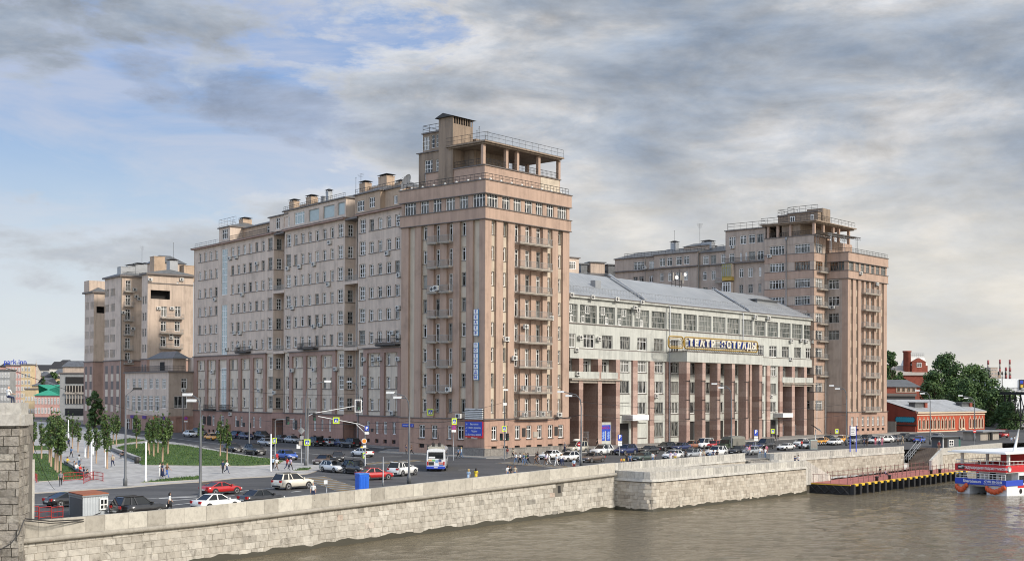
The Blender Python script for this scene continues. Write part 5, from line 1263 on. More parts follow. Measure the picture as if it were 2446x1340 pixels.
# river
m_wat, t, b, N, L_ = nt('river_water')
b.inputs['Roughness'].default_value = .07; b.inputs['IOR'].default_value = 1.33
w1 = noise(t, 1.1, 6, .65, obco(t), .6); w2 = noise(t, 3.5, 4, .6, obco(t), .3); w3 = noise(t, .05, 3, .5, obco(t))
L_(mixc(t, 1., ramp(t, [(.35,(.12,.097,.06)),(.7,(.185,.155,.102))], w3), (1,1,1,1), 'MULTIPLY'), b.inputs['Base Color'])
bp = N('ShaderNodeBump'); bp.inputs['Strength'].default_value = 1.; bp.inputs['Distance'].default_value = .55
hh = math_(t, 'ADD', math_(t,'MULTIPLY',w1,.8), math_(t,'MULTIPLY',w2,.3)); L_(math_(t,'MULTIPLY',hh,math_(t,'ADD',w3,.45)), bp.inputs['Height']); L_(bp.outputs[0], b.inputs['Normal'])
from mathutils import noise as mn
m = MB(); cs = .85; X0, Y0, NX, NY = -60., 60., 250, 265
gx = lambda i: X0+i*cs; gy = lambda j: Y0+j*cs
def wet(x, y):
    return (x-A0.x)*nM.x+(y-A0.y)*nM.y > -3 and y < 300
def wh(x, y):
    a = mn.noise((x*.33+3,y*.33,0)); b = mn.noise((x*.85,y*.85,4.)); c = mn.noise((x*.06,y*.06,9.))
    return ZW+(.13*a+.075*b)*(.75+.6*c)
idx = {}
for j in range(NY+1):
    for i in range(NX+1):
        x, y = gx(i), gy(j)
        if wet(x, y): idx[(i,j)] = len(m.v); m.v.append((x,y,wh(x,y)))
for j in range(NY):
    for i in range(NX):
        k = [(i,j),(i+1,j),(i+1,j+1),(i,j+1)]
        if all(q in idx for q in k): m.f.append(tuple(idx[q] for q in k)); m.m.append(0); m.t.append(.5); m.sm.append(True)
xe, ye = gx(NX), gy(NY)
for x0, x1, y0, y1 in ((-600,xe,-400,Y0),(xe,3000,-400,ye),(-600,3000,ye,3200)): m.face([(x0,y0,ZW),(x1,y0,ZW),(x1,y1,ZW),(x0,y1,ZW)])
struct(m, 'water', m_wat)
rr = random.Random(21)
# ---------------------------------------------------------------- long ashlar embankment wall
EWl = thing('embankment_wall', 'long pale ashlar river wall with block parapet and rounded string moulding', 'wall', (*WLn(-40),ZW))
t0, Lw = -92., 92.
fnw = lambda s, o, z: (lambda q: Vector((q.x,q.y,z)))(WLn(t0+s)+nM*(o+.32-.06*(z-ZW)*.9))
def ptop(s):   # measured top of the parapet, rising towards the terrace
    T = t0+s; return .24+(.98)*max(-.12,min(1,(T+61)/61))
q = MB(); q.tn = .5
zs = [ZW-.4+.56*i for i in range(9)]
hole = (Lw-13.2, Lw-12.4, -2.0, -1.1)
ashlar(q, fnw, Lw, zs[:3]+[ZW+1.3,ZW+1.9,ZW+2.45,ZW+3.0,ZW+3.55,ZW+4.1,ZW+4.5], rr, (.7,1.7), .04, .045, 0, skip=[hole])
q.face([fnw(0,-.002,ZW-.5),fnw(Lw,-.002,ZW-.5),fnw(Lw,-.002,ZW+4.9),fnw(0,-.002,ZW+4.6)], 1)
q.build('wall_face', [m_quay, m_mortar], EWl)
q = MB(); q.face([fnw(hole[0]+.1,.03,hole[2]),fnw(hole[1]-.1,.03,hole[2]),fnw(hole[1]-.1,.03,hole[3]),fnw(hole[0]+.1,.03,hole[3])]); q.build('drain_hole', m_dark, EWl)
STN = [.46+.1*math.sin(k*.37)+.07*math.sin(k*.91+1)+rr.uniform(-.05,.05) for k in range(400)]; q = MB(); n = 200
for i in range(n):
    s0, s1 = Lw*i/n, Lw*(i+1)/n; h = STN[i]
    h2 = STN[i+1]
    q.face([fnw(s0,.09,ZW-.1),fnw(s1,.09,ZW-.1),fnw(s1,.06,ZW+h2),fnw(s0,.06,ZW+h)])
q.build('waterline_stain', m_algae, EWl)
q = MB(); zm = lambda s: ptop(s)-1.5
ring = 8
pts = [WLn(t0+Lw*i/40).to_3d()+(nM*.36).to_3d()+Vector((0,0,zm(Lw*i/40))) for i in range(41)]
q.tube(pts, .22, 10, 0)
q.build('string_moulding', m_par, EWl)
q = MB(); s = 0.
while s < Lw:
    e = min(Lw, s+rr.uniform(1.5,2.5)); q.tn = min(1,max(0,rr.gauss(.55,.25))); g = .012
    p = lambda ss, o, z: (lambda k: (k.x,k.y,z))(WLn(t0+ss)+nM*o)
    za, zb = ptop(s)+rr.uniform(-.015,.015), ptop(e)
    q.hexa([p(s+g,.2,zm(s)+.1),p(e-g,.2,zm(e)+.1),p(e-g,-.3,zm(e)-.3),p(s+g,-.3,zm(s)-.3),p(s+g,.2,za),p(e-g,.2,zb),p(e-g,-.28,zb),p(s+g,-.28,za)]); s = e
q.build('parapet', [m_par], EWl)
# ---------------------------------------------------------------- terrace quay in front of the theatre
TQ = thing('terrace_wall', 'projecting lower quay with slab parapet and rounded corner, right of the long river wall', 'wall', (20,166,ZW))
cA, cB, cE = Vector((13.6,168.9)), Vector((18.0,164.6)), Vector((45.3,196.6))
FQ1, FQ2 = Fac(cA, cB), Fac(cB, cE)
def slabs(mb, fn, L, z0, z1, rng, w=(.62,.8), th=.3, g=.02):
    s = 0.
    while s < L-.05:
        e = min(L, s+rng.uniform(*w)); mb.tn = min(1,max(0,rng.gauss(.5,.25)))
        a, b = (z0, z1) if not callable(z0) else (None, None)
        zz0, zz1 = (z0(s), z1(s)) if callable(z0) else (z0, z1); y0, y1 = (z0(e), z1(e)) if callable(z0) else (z0, z1)
        mb.hexa([fn(s+g,0,zz0),fn(e-g,0,y0),fn(e-g,-th,y0),fn(s+g,-th,zz0),fn(s+g,0,zz1),fn(e-g,0,y1),fn(e-g,-th,y1),fn(s+g,-th,zz1)]); s = e
    mb.tn = .35
    if not callable(z0): mb.hexa([fn(0,-.04,z0),fn(L,-.04,z0),fn(L,-th+.04,z0),fn(0,-th+.04,z0),fn(0,-.04,z1-.02),fn(L,-.04,z1-.02),fn(L,-th+.04,z1-.02),fn(0,-th+.04,z1-.02)])
rc = 1.3
arc = []
c0 = cB-FQ1.d*rc; c1_ = cB+FQ2.d*rc; cc = c0-FQ1.n*rc+Vector((0,0))
PathQ = [cA, c0]+[ (lambda a: (c0*(1-a)**2+cB*2*a*(1-a)+c1_*a*a))(k/6) for k in range(1,6)]+[c1_, cE]
cum = [0.]
for a, b_ in zip(PathQ, PathQ[1:]): cum.append(cum[-1]+(b_-a).length)
def fnq(s, o, z):
    for i in range(len(PathQ)-1):
        if s <= cum[i+1]+1e-6 or i == len(PathQ)-2:
            a, b_ = PathQ[i], PathQ[i+1]; d = (b_-a).normalized(); p = a+d*(s-cum[i])+Vector((d.y,-d.x))*o; return Vector((p.x,p.y,z))
LQ = cum[-1]; zq = .22
q = MB(); fb_ = lambda s, o, z: fnq(s, o+.25-.05*(z-ZW), z)
ashlar(q, fb_, LQ, [ZW-.4,ZW+.15,ZW+.6,ZW+1.05,ZW+1.5,ZW+1.95,ZW+2.4,ZW+2.85,ZW+3.3,ZW+3.72], rr, (.5,1.1), .035, .04, 0)
for i in range(40): q.face([fb_(LQ*i/40,-.002,ZW-.5),fb_(LQ*(i+1)/40,-.002,ZW-.5),fb_(LQ*(i+1)/40,-.002,zq-1.),fb_(LQ*i/40,-.002,zq-1.)], 1)
q.build('wall_face', [m_quay2, m_mortar], TQ)
q = MB()
for i in range(140):
    a, b_ = LQ*i/140, LQ*(i+1)/140; h = STN[i]*.8; h2 = STN[i+1]*.8; q.face([fb_(a,.07,ZW-.1),fb_(b_,.07,ZW-.1),fb_(b_,.05,ZW+h2),fb_(a,.05,ZW+h)])
q.build('waterline_stain', m_algae, TQ)
q = MB()
for i in range(48):
    a, b_ = LQ*i/48, LQ*(i+1)/48; q.tn = rr.uniform(.3,.8); z0, z1 = zq-1.28, zq-.95
    q.hexa([fnq(a,.34,z0),fnq(b_,.34,z0),fnq(b_,-.2,z0),fnq(a,-.2,z0),fnq(a,.24,z1),fnq(b_,.24,z1),fnq(b_,-.2,z1),fnq(a,-.2,z1)])
q.build('string_moulding', [m_par_gr], TQ)
q = MB(); slabs(q, lambda s, o, z: fnq(s, o+.14, z), LQ-.02, zq-.95, zq, rr); q.build('parapet', [m_par_gr], TQ)
zt_ = zq-1.05
gq = MB(); gq.face([(p.x,p.y,zt_) for p in [PathQ[0]]+PathQ[1:]]+[(x.x,x.y,zt_) for x in (WLn(37.),WLn(0))]); struct(gq, 'terrace_paving', m_side)
# upper street parapet behind the terrace
def upper(name, label, pts, z0, z1, base, floor=None, thick=.3):
    th_ = thing(name, label, 'wall', (pts[0][0],pts[0][1],z0)); P = [Vector(p[:2]) for p in pts]; cu = [0.]
    for a, b_ in zip(P, P[1:]): cu.append(cu[-1]+(b_-a).length)
    def fn(s, o, z):
        for i in range(len(P)-1):
            if s <= cu[i+1]+1e-6 or i == len(P)-2:
                d = (P[i+1]-P[i]).normalized(); p = P[i]+d*(s-cu[i])+Vector((d.y,-d.x))*o; return Vector((p.x,p.y,z))
    q = MB(); slabs(q, fn, cu[-1], z0, z1, rr); q.build('parapet', [m_par_gr], th_)
    q = MB(); n = max(4,int(cu[-1]/1.2))
    for i in range(n):
        a, b_ = cu[-1]*i/n, cu[-1]*(i+1)/n; q.tn = rr.uniform(.2,.8)
        q.hexa([fn(a,.16,z0-.32),fn(b_,.16,z0-.32),fn(b_,-.3,z0-.32),fn(a,-.3,z0-.32),fn(a,.1,z0-.004),fn(b_,.1,z0-.004),fn(b_,-.3,z0-.004),fn(a,-.3,z0-.004)])
    q.build('string_moulding', [m_par_gr], th_)
    q = MB(); L = cu[-1]
    zz = [base+i*(z0-.34-base)/max(1,round((z0-.34-base)/.5)) for i in range(max(1,round((z0-.34-base)/.5))+1)]
    ashlar(q, fn, L, zz, rr, (.5,1.1), .03, .03, 0)
    for i in range(n): q.face([fn(L*i/n,-.003,base),fn(L*(i+1)/n,-.003,base),fn(L*(i+1)/n,-.003,z0-.3),fn(L*i/n,-.003,z0-.3)], 1)
    q.build('wall_face', [m_quay2, m_mortar], th_); return th_, fn, L
zu = 1.17
upper('street_parapet', 'slab parapet at street level above the lower quay, left of the terrace steps', [WLn(.35),WLn(38.2)], zu-.95, zu, zt_)
# steps to the terrace
q = MB(); f_ = Fac(WLn(38.4)[:2], WLn(45.4)[:2])
for k in range(7): q.fbox(f_, 0, f_.L, -2.6, .0+.42*(k), zt_-.02, gz(*WLn(40))-.02-k*.18 if False else .12-k*.17)
solo(q, 'terrace_steps', [m_side], 'short flight of stone steps from the street down to the lower quay', 'steps', None, (*WLn(41),zt_))
pz = [WLn(45.6)-nM*1.5, WLn(45.6)+nM*1.2, WLn(46.6)+nM*2.2, WLn(48)+nM*2.4]
mainR = [tuple(p) for p in pz]+[(73.,237.)]
z_m = .85
upper('street_parapet', 'long slab parapet over the pontoon, from the terrace steps to the pier stairs', mainR, z_m-.95, z_m, -3.6)
# sloping balustrade at the end of the terrace
q = MB(); fe = Fac(cE, cE+FQ2.d*9.5)
slabs(q, lambda s, o, z: fe.P(s, o+.14, z), 8.5, lambda s: zq-.95-max(0,s)*.33, lambda s: zq-max(0,s)*.33, rr, (.7,.9))
slabs(q, lambda s, o, z: fe.P(s, o+.14, z), 8.5, lambda s: -3.6, lambda s: zq-.97-max(0,s)*.33, rr, (.7,.9))
solo(q, 'stair_balustrade', [m_par_gr], 'sloping stone balustrade running down from the terrace to the pontoon', 'balustrade', None, (*cE,-3.6))
# right bastion, its stairs
rb = [(80.2,239.4),(90.,252.5),(99,264.5),(104,270)]
upper('street_parapet', 'slab parapet to the right of the pier stairs, in front of the ticket kiosk', rb, -.65, .32, -4.9)
bs = thing('curved_bastion', 'curved stone bastion of the far embankment with parapet, beyond the tour boat', 'wall', (108,270,ZW))
arcp = [Vector((106+22*math.sin(a)*.9, 262+46*(1-math.cos(a))*.75+8*a)) for a in [i*.16 for i in range(11)]]
q = MB()
for p, k in zip(arcp, arcp[1:]):
    q.tn = rr.uniform(.3,.7); f_ = Fac(p, k); q.fbox(f_, 0, f_.L, -.3, .1, -.5, .95, 0); q.fbox(f_, -.05, f_.L+.05, -.3, .3, -.8, -.5, 0); q.fbox(f_, 0, f_.L, -.4, 0, ZW-.2, -.8, 1)
q.build('bastion_wall', [m_par_gr, m_quay2], bs)
q = MB(); s0 = Vector((66.,226.)); fS = Fac((62.,222.5), (68.2,230.3))
q2 = Fac(Zp(2168,1108,-2.6)[:2], Zp(2217,1108,-2.6)[:2]); n = 14
hi0, hi1 = Dp(2199,1068,243.), Dp(2243,1073,240.); lo0, lo1 = Dp(2170,1105,236.5), Dp(2216,1107,233.)
for k in range(n):
    t0_, t1_ = k/n, (k+1)/n
    a, b_ = lo0.lerp(hi0,t0_), lo1.lerp(hi1,t0_); c_, d_ = lo0.lerp(hi0,1.), lo1.lerp(hi1,1.); z1 = lo0.z+(hi0.z-lo0.z)*(k+1)/n
    q.hexa([(a.x,a.y,-3.6),(b_.x,b_.y,-3.6),(d_.x,d_.y,-3.6),(c_.x,c_.y,-3.6),(a.x,a.y,z1),(b_.x,b_.y,z1),(d_.x,d_.y,z1),(c_.x,c_.y,z1)])
solo(q, 'pier_stairs', [paving('stair_brown_stone',(.2,.15,.11),(.25,.19,.14),(.15,.11,.08),1.,.3,.2)], 'stone stairs from the street down to the red pontoon pier', 'stairs', None, (lo0.x,lo0.y,-3.6))
q = MB(); up1 = Vector((0,0,1.1))
for off in (Vector((0,0,0)), Vector((-.7,.2,0))):
    for h in (.55,1.1): q.tube([lo0+off+Vector((0,0,h)),hi0+off+Vector((0,0,h))], .06, 4)
    for k in range(7): p = lo0.lerp(hi0,k/6)+off; q.tube([p,p+up1], .05, 4)
solo(q, 'stair_handrail', [m_steel], 'grey metal handrail along the left edge of the pier stairs', 'handrail', None, lo0)
f_ = Fac((lo1+Vector((.4,0,0)))[:2], (hi1+Vector((.4,0,0)))[:2]); q = MB(); n = 10
slabs(q, lambda s, o, z: f_.P(s,o+.3,z), f_.L, lambda s: -4.2, lambda s: -1.6+1.9*min(1,s/f_.L), rr, (.6,.8), .5)
solo(q, 'stair_balustrade', [m_par_gr], 'sloping stone balustrade on the right side of the pier stairs', 'balustrade', None, lo1)
# ---------------------------------------------------------------- pontoon pier
zd = -3.3; PA, PB = Vector((51.5,193.7)), Vector((83.5,233.)); FP = Fac(PA, PB); wd_ = 6.9
PO = thing('pontoon_pier', 'long floating pier with red deck, black hull and yellow fenders', 'pier', (*PA,ZW))
q = MB(); q.fbox(FP, 0, FP.L, -wd_, 0, zd-.22, zd, 0); q.fbox(FP, -.02, FP.L, -wd_-.02, .02, zd-.2, zd-.06, 1); q.build('deck', [flat('red_deck_paint', (.36,.115,.095), .7), m_yellow], PO)
q = MB(); q.fbox(FP, .15, FP.L, -wd_+.1, -.25, ZW-.3, zd-.222, 0)
for i in range(30): 
    s = .3+i*FP.L/30; q.tube([FP.P(s,-.2,ZW+.1),FP.P(s+FP.L/30,-.2,zd-.35)], .07, 4); q.tube([FP.P(s,-.2,zd-.35),FP.P(s+FP.L/30,-.2,ZW+.1)], .07, 4)
fpe = Fac(FP.P(0,-wd_)[:2], FP.P(0,0)[:2])
for i in range(5):
    s = .2+i*(wd_-.4)/5; e = s+(wd_-.4)/5; q.tube([fpe.P(s,.05,ZW+.1),fpe.P(e,.05,zd-.3)], .07, 4); q.tube([fpe.P(s,.05,zd-.3),fpe.P(e,.05,ZW+.1)], .07, 4)
q.build('hull', [m_black], PO)
n = 21
for i in range(n):
    s = .5+i*(FP.L-1)/n; q = MB(); q.fbox(FP, s-.32, s+.32, -.2, .5, ZW-.2, zd-.05, 0); q.build('fender_post', [m_black], PO)
    q = MB(); q.fbox(FP, s+.4, s+1.75, -.1, .32, zd-.3, zd+.05, 0); q.build('fender_pad', [m_yellow], PO)
for s in (11., 16., 34., 38.):
    q = MB(); q.lathe(*FP.P(s,-.5)[:2], [(.25,zd),(.25,zd+.5),(.34,zd+.55),(.34,zd+.7),(.1,zd+.75)], 10); q.build('bollard', m_black, PO)
m_rrail = flat('rust_red_rail', (.2,.1,.085), .6)
q = MB()
for off in (-.6, -wd_+.3):
    for i in range(27):
        s = .4+i*(FP.L-1)/26; q.tube([FP.P(s,off,zd),FP.P(s,off,zd+1.5)], .045, 4)
    for h in (.7,1.3): q.tube([FP.P(.4,off,zd+h),FP.P(FP.L-.6,off,zd+h)], .03, 4)
q.tube([FP.P(.4,-.6,zd+1.3),FP.P(.4,-wd_+.3,zd+1.3)], .03, 4)
for i in range(5): q.tube([FP.P(.4,-.6-i*1.4,zd),FP.P(.4,-.6-i*1.4,zd+1.3)], .04, 4)
q.build('railing', m_rrail, PO)
q = MB()
for i in range(12):
    s = 8+i*3.; q.tube([FP.P(s,-3.6,zd),FP.P(s,-3.6,zd+1.)], .04, 4)
q.tube([FP.P(8,-3.6,zd+1.),FP.P(41,-3.6,zd+1.)], .03, 4); q.build('middle_railing', m_rrail, PO)
# ---------------------------------------------------------------- bridge abutment at the left
AB = thing('bridge_abutment', 'rough grey stone bridge abutment at the left edge with a smooth stone parapet', 'bridge', (-45,98,ZW))
xr_ = Dp(47,1100,98.3).x; zpar0 = Dp(40,962,98.).z
fA = Fac((-62,92.5), (xr_,98.3)); pB_ = Dp(64,1100,101.5); fB_ = Fac((xr_,98.3), pB_[:2])
q = MB()
for f, L in ((fA, fA.L),(fB_, fB_.L)):
    zc = ZW-.4; zs = [zc]
    while zs[-1] < 7.6: zs.append(min(7.65,zs[-1]+rr.uniform(.5,.85)))
    ashlar(q, lambda s, o, z, f=f: f.P(s,o*5,z), L, zs, rr, (.6,1.7), .03, .035, 0)
    q.face([f.P(0,-.01,ZW-.5),f.P(L,-.01,ZW-.5),f.P(L,-.01,7),f.P(0,-.01,7)], 1)
q.fbox(fA, 0, fA.L-.02, -8, -.05, ZW, 7.6, 1)
q.build('rough_masonry', [m_rough, m_mortar], AB)
q = MB()
zc1 = Dp(40,1003,98.).z; zc2 = Dp(40,990,98).z
for f, e0, e1 in ((fA,0,.02),(fB_,.03,.25)):
    q.tn = .4; q.fbox(f, -1 if f is fA else .05, f.L+e0, -.6, .05, 7.66, zc1-.45, 0)
    q.tn = .5; q.fbox(f, -1 if f is fA else -.3, f.L+e1, -.6, .4, zc1-.44, zc2, 0)
for k in range(5): q.tn = rr.uniform(.4,.8); q.fbox(fA, fA.L-6+k*1.25, fA.L-4.77+k*1.25 if k < 4 else fA.L+.1, -.6, .1, zc2+.002, zpar0, 0)
q.tn = .6; q.fbox(fB_, .12, fB_.L, -.6, .1, zc2+.002, zpar0, 0)
q.tn = .5; q.fbox(fA, -1, fA.L-6.02, -.6, .1, zc2+.002, zpar0, 0)
cp_ = Dp(69.5,1050,104.); f3 = Fac(Dp(62,1050,104.)[:2], Dp(72,1050,104.3)[:2]); q.tn = .8; q.fbox(f3, 0, f3.L, -.8, 0, -.6, 5.6, 0)
f3 = Fac(Dp(60,1120,105.)[:2], Dp(83,1120,106)[:2]); q.tn = .6; q.fbox(f3, 0, f3.L, -6, 0, -.9, Dp(75,1098,105).z, 0)
q.build('parapet', [m_par_gr], AB)
# ---------------------------------------------------------------- plaza, lawns, pavements, markings
# lawn
m_grass, t, b, N, L_ = nt('lawn_grass')
c_ = mixc(t, .5, ramp(t, [(.3,(.034,.075,.014)),(.7,(.07,.135,.028))], noise(t, .35, 6, .7, obco(t))), ramp(t, [(.3,(.02,.05,.008)),(.7,(.075,.13,.03))], noise(t, 5, 5, .8, obco(t))))
L_(c_, b.inputs['Base Color']); b.inputs['Roughness'].default_value = .9; bp = N('ShaderNodeBump'); bp.inputs['Distance'].default_value = .15; bp.inputs['Strength'].default_value = .8; L_(noise(t, 8, 4, .7, obco(t)), bp.inputs['Height']); L_(bp.outputs[0], b.inputs['Normal'])
plz = [(20,1196),(62,1180),(200,1171),(300,1165),(400,1156),(480,1151),(560,1143),(660,1138),(735,1132),(768,1122),(772,1116),(757,1110),(728,1108),(700,1106),(682,1102),(560,1083),(440,1061),(352,1048),(290,1037),(235,1027),(100,1027),(-60,1029),(-60,1150)]
gmesh('plaza', [(232,1026.5),(200,1020),(100,1008),(0,1004),(-60,1006),(-60,1028.5),(100,1026.5)], dz=.12, mats=[m_plaza, m_kerb], thick=.3)
gmesh('plaza', plz, dz=.12, mats=[m_plaza, m_kerb], thick=.3)
lawns = [[(268,1074),(300,1064),(365,1059),(440,1066),(560,1087),(678,1103),(662,1112),(600,1115),(480,1115),(340,1113)],[(250,1071),(268,1064),(350,1054),(312,1048),(262,1055)],[(70,1086),(112,1086),(160,1115),(202,1142),(192,1147),(92,1153),(66,1110)],[(70,1066),(108,1067),(118,1077),(70,1078)],
 [(335,1156),(400,1146),(476,1140),(478,1148),(400,1153)],[(700,1127),(720,1121),(745,1120),(735,1126)]]
for P_ in lawns: gmesh('lawn', P_, dz=.2, mats=[m_grass, m_kerb], thick=.2)
# blades of grass as one uncountable mass over the lawns
q = MB(); gr = random.Random(4)
def inpoly(x, y, P):
    c = False; n = len(P)
    for i in range(n):
        a, b = P[i], P[i-1]
        if (a.y > y) != (b.y > y) and x < (b.x-a.x)*(y-a.y)/(b.y-a.y)+a.x: c = not c
    return c
for k_, P_ in enumerate(lawns):
    W_ = [G(u,v) for u, v in P_]; x0, x1 = min(p.x for p in W_), max(p.x for p in W_); y0, y1 = min(p.y for p in W_), max(p.y for p in W_)
    n = int((x1-x0)*(y1-y0)*(7 if k_ < 4 else 14))
    for i in range(min(n,26000)):
        x, y = gr.uniform(x0,x1), gr.uniform(y0,y1)
        if inpoly(x,y,W_):
            a = gr.uniform(0,6.3); h = gr.uniform(.08,.26); w_ = .06; z = gz(x,y)+.2; q.tn = gr.random()
            q.face([(x-w_*math.cos(a),y-w_*math.sin(a),z),(x+w_*math.cos(a),y+w_*math.sin(a),z),(x+gr.uniform(-.1,.1),y+gr.uniform(-.1,.1),z+h)])
m_blade = tonemat('grass_blades', [(0,(.03,.07,.012)),(.6,(.06,.12,.022)),(1,(.12,.16,.045))], .8, 1., .2, 0)
tag(q.build('grass', [m_blade]), kind='stuff', label='short mown grass covering the plaza lawns')
# pavements
def strip_poly(F_, s0, s1, o0, o1): return [F_.P(s0,o0),F_.P(s1,o0),F_.P(s1,o1),F_.P(s0,o1)]
gmesh('pavement', poly=strip_poly(FW,-200,92,-1,4.2), dz=.14, mats=[m_side,m_kerb], thick=.4)
gmesh('pavement', poly=[FL.P(-2,3.2),FL.P(FL.L+2,3.2)+Vector((1,-1.,0)),FL.P(FL.L+5.5,1.),FR.P(3,3.),FR.P(FR.L+1,3.2),FR.P(FR.L+1,-12),FL.P(-8,-5)], dz=.144, mats=[m_side,m_kerb], thick=.4)
gmesh('pavement', poly=strip_poly(FT,-1,FT.L+10,-7,8.), dz=.16, mats=[m_side,m_kerb], thick=.4)
gmesh('pavement', poly=strip_poly(F2R,-8,60,-2,3.2), dz=.14, mats=[m_side,m_kerb], thick=.4)
gmesh('pavement', poly=[tuple(WLn(-86)-nM*.2)+(0,),tuple(WLn(38)-nM*.2)+(0,),tuple(WLn(38)-nM*1.9)+(0,),tuple(WLn(-86)-nM*1.9)+(0,)], dz=.12, mats=[m_side,m_kerb], thick=.3)
q = MB(); p = FR.P(FR.L,.2); q.fbox(FT, 0, FT.L, 5., 8.4, .2, .75); q2 = None
# painted lines
def line(px, w=.14, dz=.014, mat=None, dash=0, gap=0, name='road_marking'):
    P = [G(u,v) for u, v in px]; m = MB()
    for a, b in zip(P, P[1:]):
        d = (b-a); L = d.length; d.normalize(); n = Vector((-d.y,d.x,0))*w; s = 0
        while s < L:
            e = min(L, s+(dash or L)); q = [a+d*s-n,a+d*e-n,a+d*e+n,a+d*s+n]; m.face([(x.x,x.y,gz(x.x,x.y)+dz) for x in q]); s = e+gap
            if not dash: break
    struct(m, name, mat or m_mark)
line([(62,1206),(200,1198),(330,1192),(480,1183),(620,1168),(760,1155)], .1); line([(230,1224),(420,1205),(600,1187),(720,1172)], .12, dash=3, gap=4)
line([(380,1190),(470,1186)], .25, dash=4, gap=3); line([(400,1196),(560,1183)], .12)
line([(270,1038),(450,1068),(560,1088),(640,1099),(760,1117)], .1); line([(290,1036),(460,1062),(580,1078),(700,1093),(800,1100)], .1, dash=3, gap=3)
line([(320,1034),(480,1055),(620,1072),(770,1086),(880,1094)], .1); line([(790,1092),(960,1090)], .12)
line([(1095,1122),(1300,1117),(1480,1104)], .1, dash=2.5, gap=4); line([(920,1128),(1090,1122)], .1, dash=2.5, gap=4); line([(1392,1115),(1500,1102)], .12)
def crosswalk(pa, pb, d, hl, n):
    a, b = G(*pa), G(*pb); d = Vector((d[0],d[1],0)).normalized()*hl; e = (b-a)/n
    for i in range(n):
        c = a+e*i; m = MB(); q = [c-d, c+e*.55-d, c+e*.55+d, c+d]; m.face([(x.x,x.y,gz(x.x,x.y)+.012) for x in q]); struct(m, 'road_marking', m_mark_y if i % 2 else m_mark_d)
m_mark_d = flat('worn_marking_white', (.3,.3,.29), .8)
crosswalk((788,1113),(1005,1099),(-.614,.789),1.8,20); crosswalk((1200,1104),(1392,1119),(.64,.77),1.8,24); crosswalk((748,1139),(838,1171),(.64,.77),1.9,18)
line([(470,1152),(560,1157)], .3, mat=m_mark_y)
# ================================================================ trees
def foliage(mb, rng, blobs, n, sz, flat_=.6):
    tot = sum(b[1]**2 for b in blobs)
    for (c, r, sq) in blobs:
        c = Vector(c); k = int(n*r*r/tot); bt = rng.uniform(-.22,.22)
        for i in range(k):
            d = Vector((rng.gauss(0,1),rng.gauss(0,1),rng.gauss(0,1))).normalized(); rr_ = r*(rng.random()**.4)
            p = c+Vector((d.x*rr_, d.y*rr_, d.z*rr_*sq)); nn = (d+Vector((rng.gauss(0,.6),rng.gauss(0,.6),rng.gauss(0,.6)+.3))).normalized()
            a = nn.cross(Vector((rng.gauss(0,1),rng.gauss(0,1),rng.gauss(0,1)))).normalized(); b = nn.cross(a); s = sz*rng.uniform(.6,1.3)
            mb.tn = min(1,max(0,.5+bt+rng.gauss(0,.2)))
            mb.face([p-a*s*.5, p-b*s*.32, p+a*s*.55, p+b*s*.32])
    mb.tn = .5
m_leaf = tonemat('young_tree_leaves', [(0,(.022,.046,.01)),(.5,(.05,.092,.018)),(1,(.105,.16,.034))], .65, 1.5, .15, 0)
m_leaf2 = tonemat('big_tree_leaves', [(0,(.018,.045,.012)),(.5,(.05,.1,.024)),(1,(.1,.165,.04))], .7, .6, .2, 0)
m_bark = flat('bark', (.09,.065,.045), .9); m_wrap = flat('trunk_wrap', (.36,.25,.165), .85)
YT = []
for k in range(5):
    rg = random.Random(40+k); m = MB(); bl = []
    h = 7.6+.5*k%1.5
    for i in range(11):
        z = 2.6+i*.5; w_ = (.36,.6,.74,.8,.77,.71,.64,.55,.45,.33,.2)[i]
        for j in range(3 if i < 8 else 1): a = rg.uniform(0,6.3); bl.append(((w_*.62*math.cos(a),w_*.62*math.sin(a),z+rg.uniform(-.2,.2)), w_*.62, 1.1))
    foliage(m, rg, bl, 800, .33); cm = m.mesh('crown', [m_leaf])
    m = MB(); m.tube([(0,0,0),(0.02,.02,2.4)], .14, 8, 0); m.tube([(0.02,.02,2.4),(.04,0,4.5),(0,0,7.2)], [.09,.06,.02], 6, 1)
    for j in range(7): a = j*2.4; z = 2.6+j*.5; m.tube([(0,0,z),(.8*math.cos(a),.8*math.sin(a),z+.9)], [.035,.012], 4, 1)
    YT.append((cm, m.mesh('trunk', [m_wrap, m_bark])))
TREES = [(79,1084,995),(99,1098,1000),(118,1109,1000),(122,1117,975),(132,1126,980),(137,1131,990),(145,1131,995),(163,1053,985),(173,1073,990),(186,1082,995),(210,1096,1000),(230,1109,1010),(256,1122,985),(250,1083,975),(270,1062,985),(278,1065,980),(326,1073,980),(367,1093,985),(377,1084,985),(388,1106,985),(401,1087,985),(357,1088,1000),(480,1072,1000),(526,1092,993),(542,1102,1000),(150,1065,1000),(140,1090,978),(354,1078,995)]
for i, (u, v, vt) in enumerate(TREES):
    p = G(u, v); hh = (v-vt)*p.y/F; s = min(1.25,max(.72, hh/7.7))
    where = ('in the left lawn row beside the abutment' if u < 160 and v > 1080 else 'standing in the pale paving of the square' if u < 282 else 'on the big triangular lawn' )
    t = thing('young_tree', 'young columnar tree with wrapped trunk %s, %s' % (where, ORD[0] if False else ''), 'tree', p+Vector((0,0,.15)), i*1.3, 'young trees of the plaza')
    t['label'] = 'young columnar tree with pale wrapped trunk ' + where
    a, b = YT[i%5]
    for nm, me in (('crown',a),('trunk',b)):
        o = inst(me, nm, t, (0,0,0), 0, False, s)
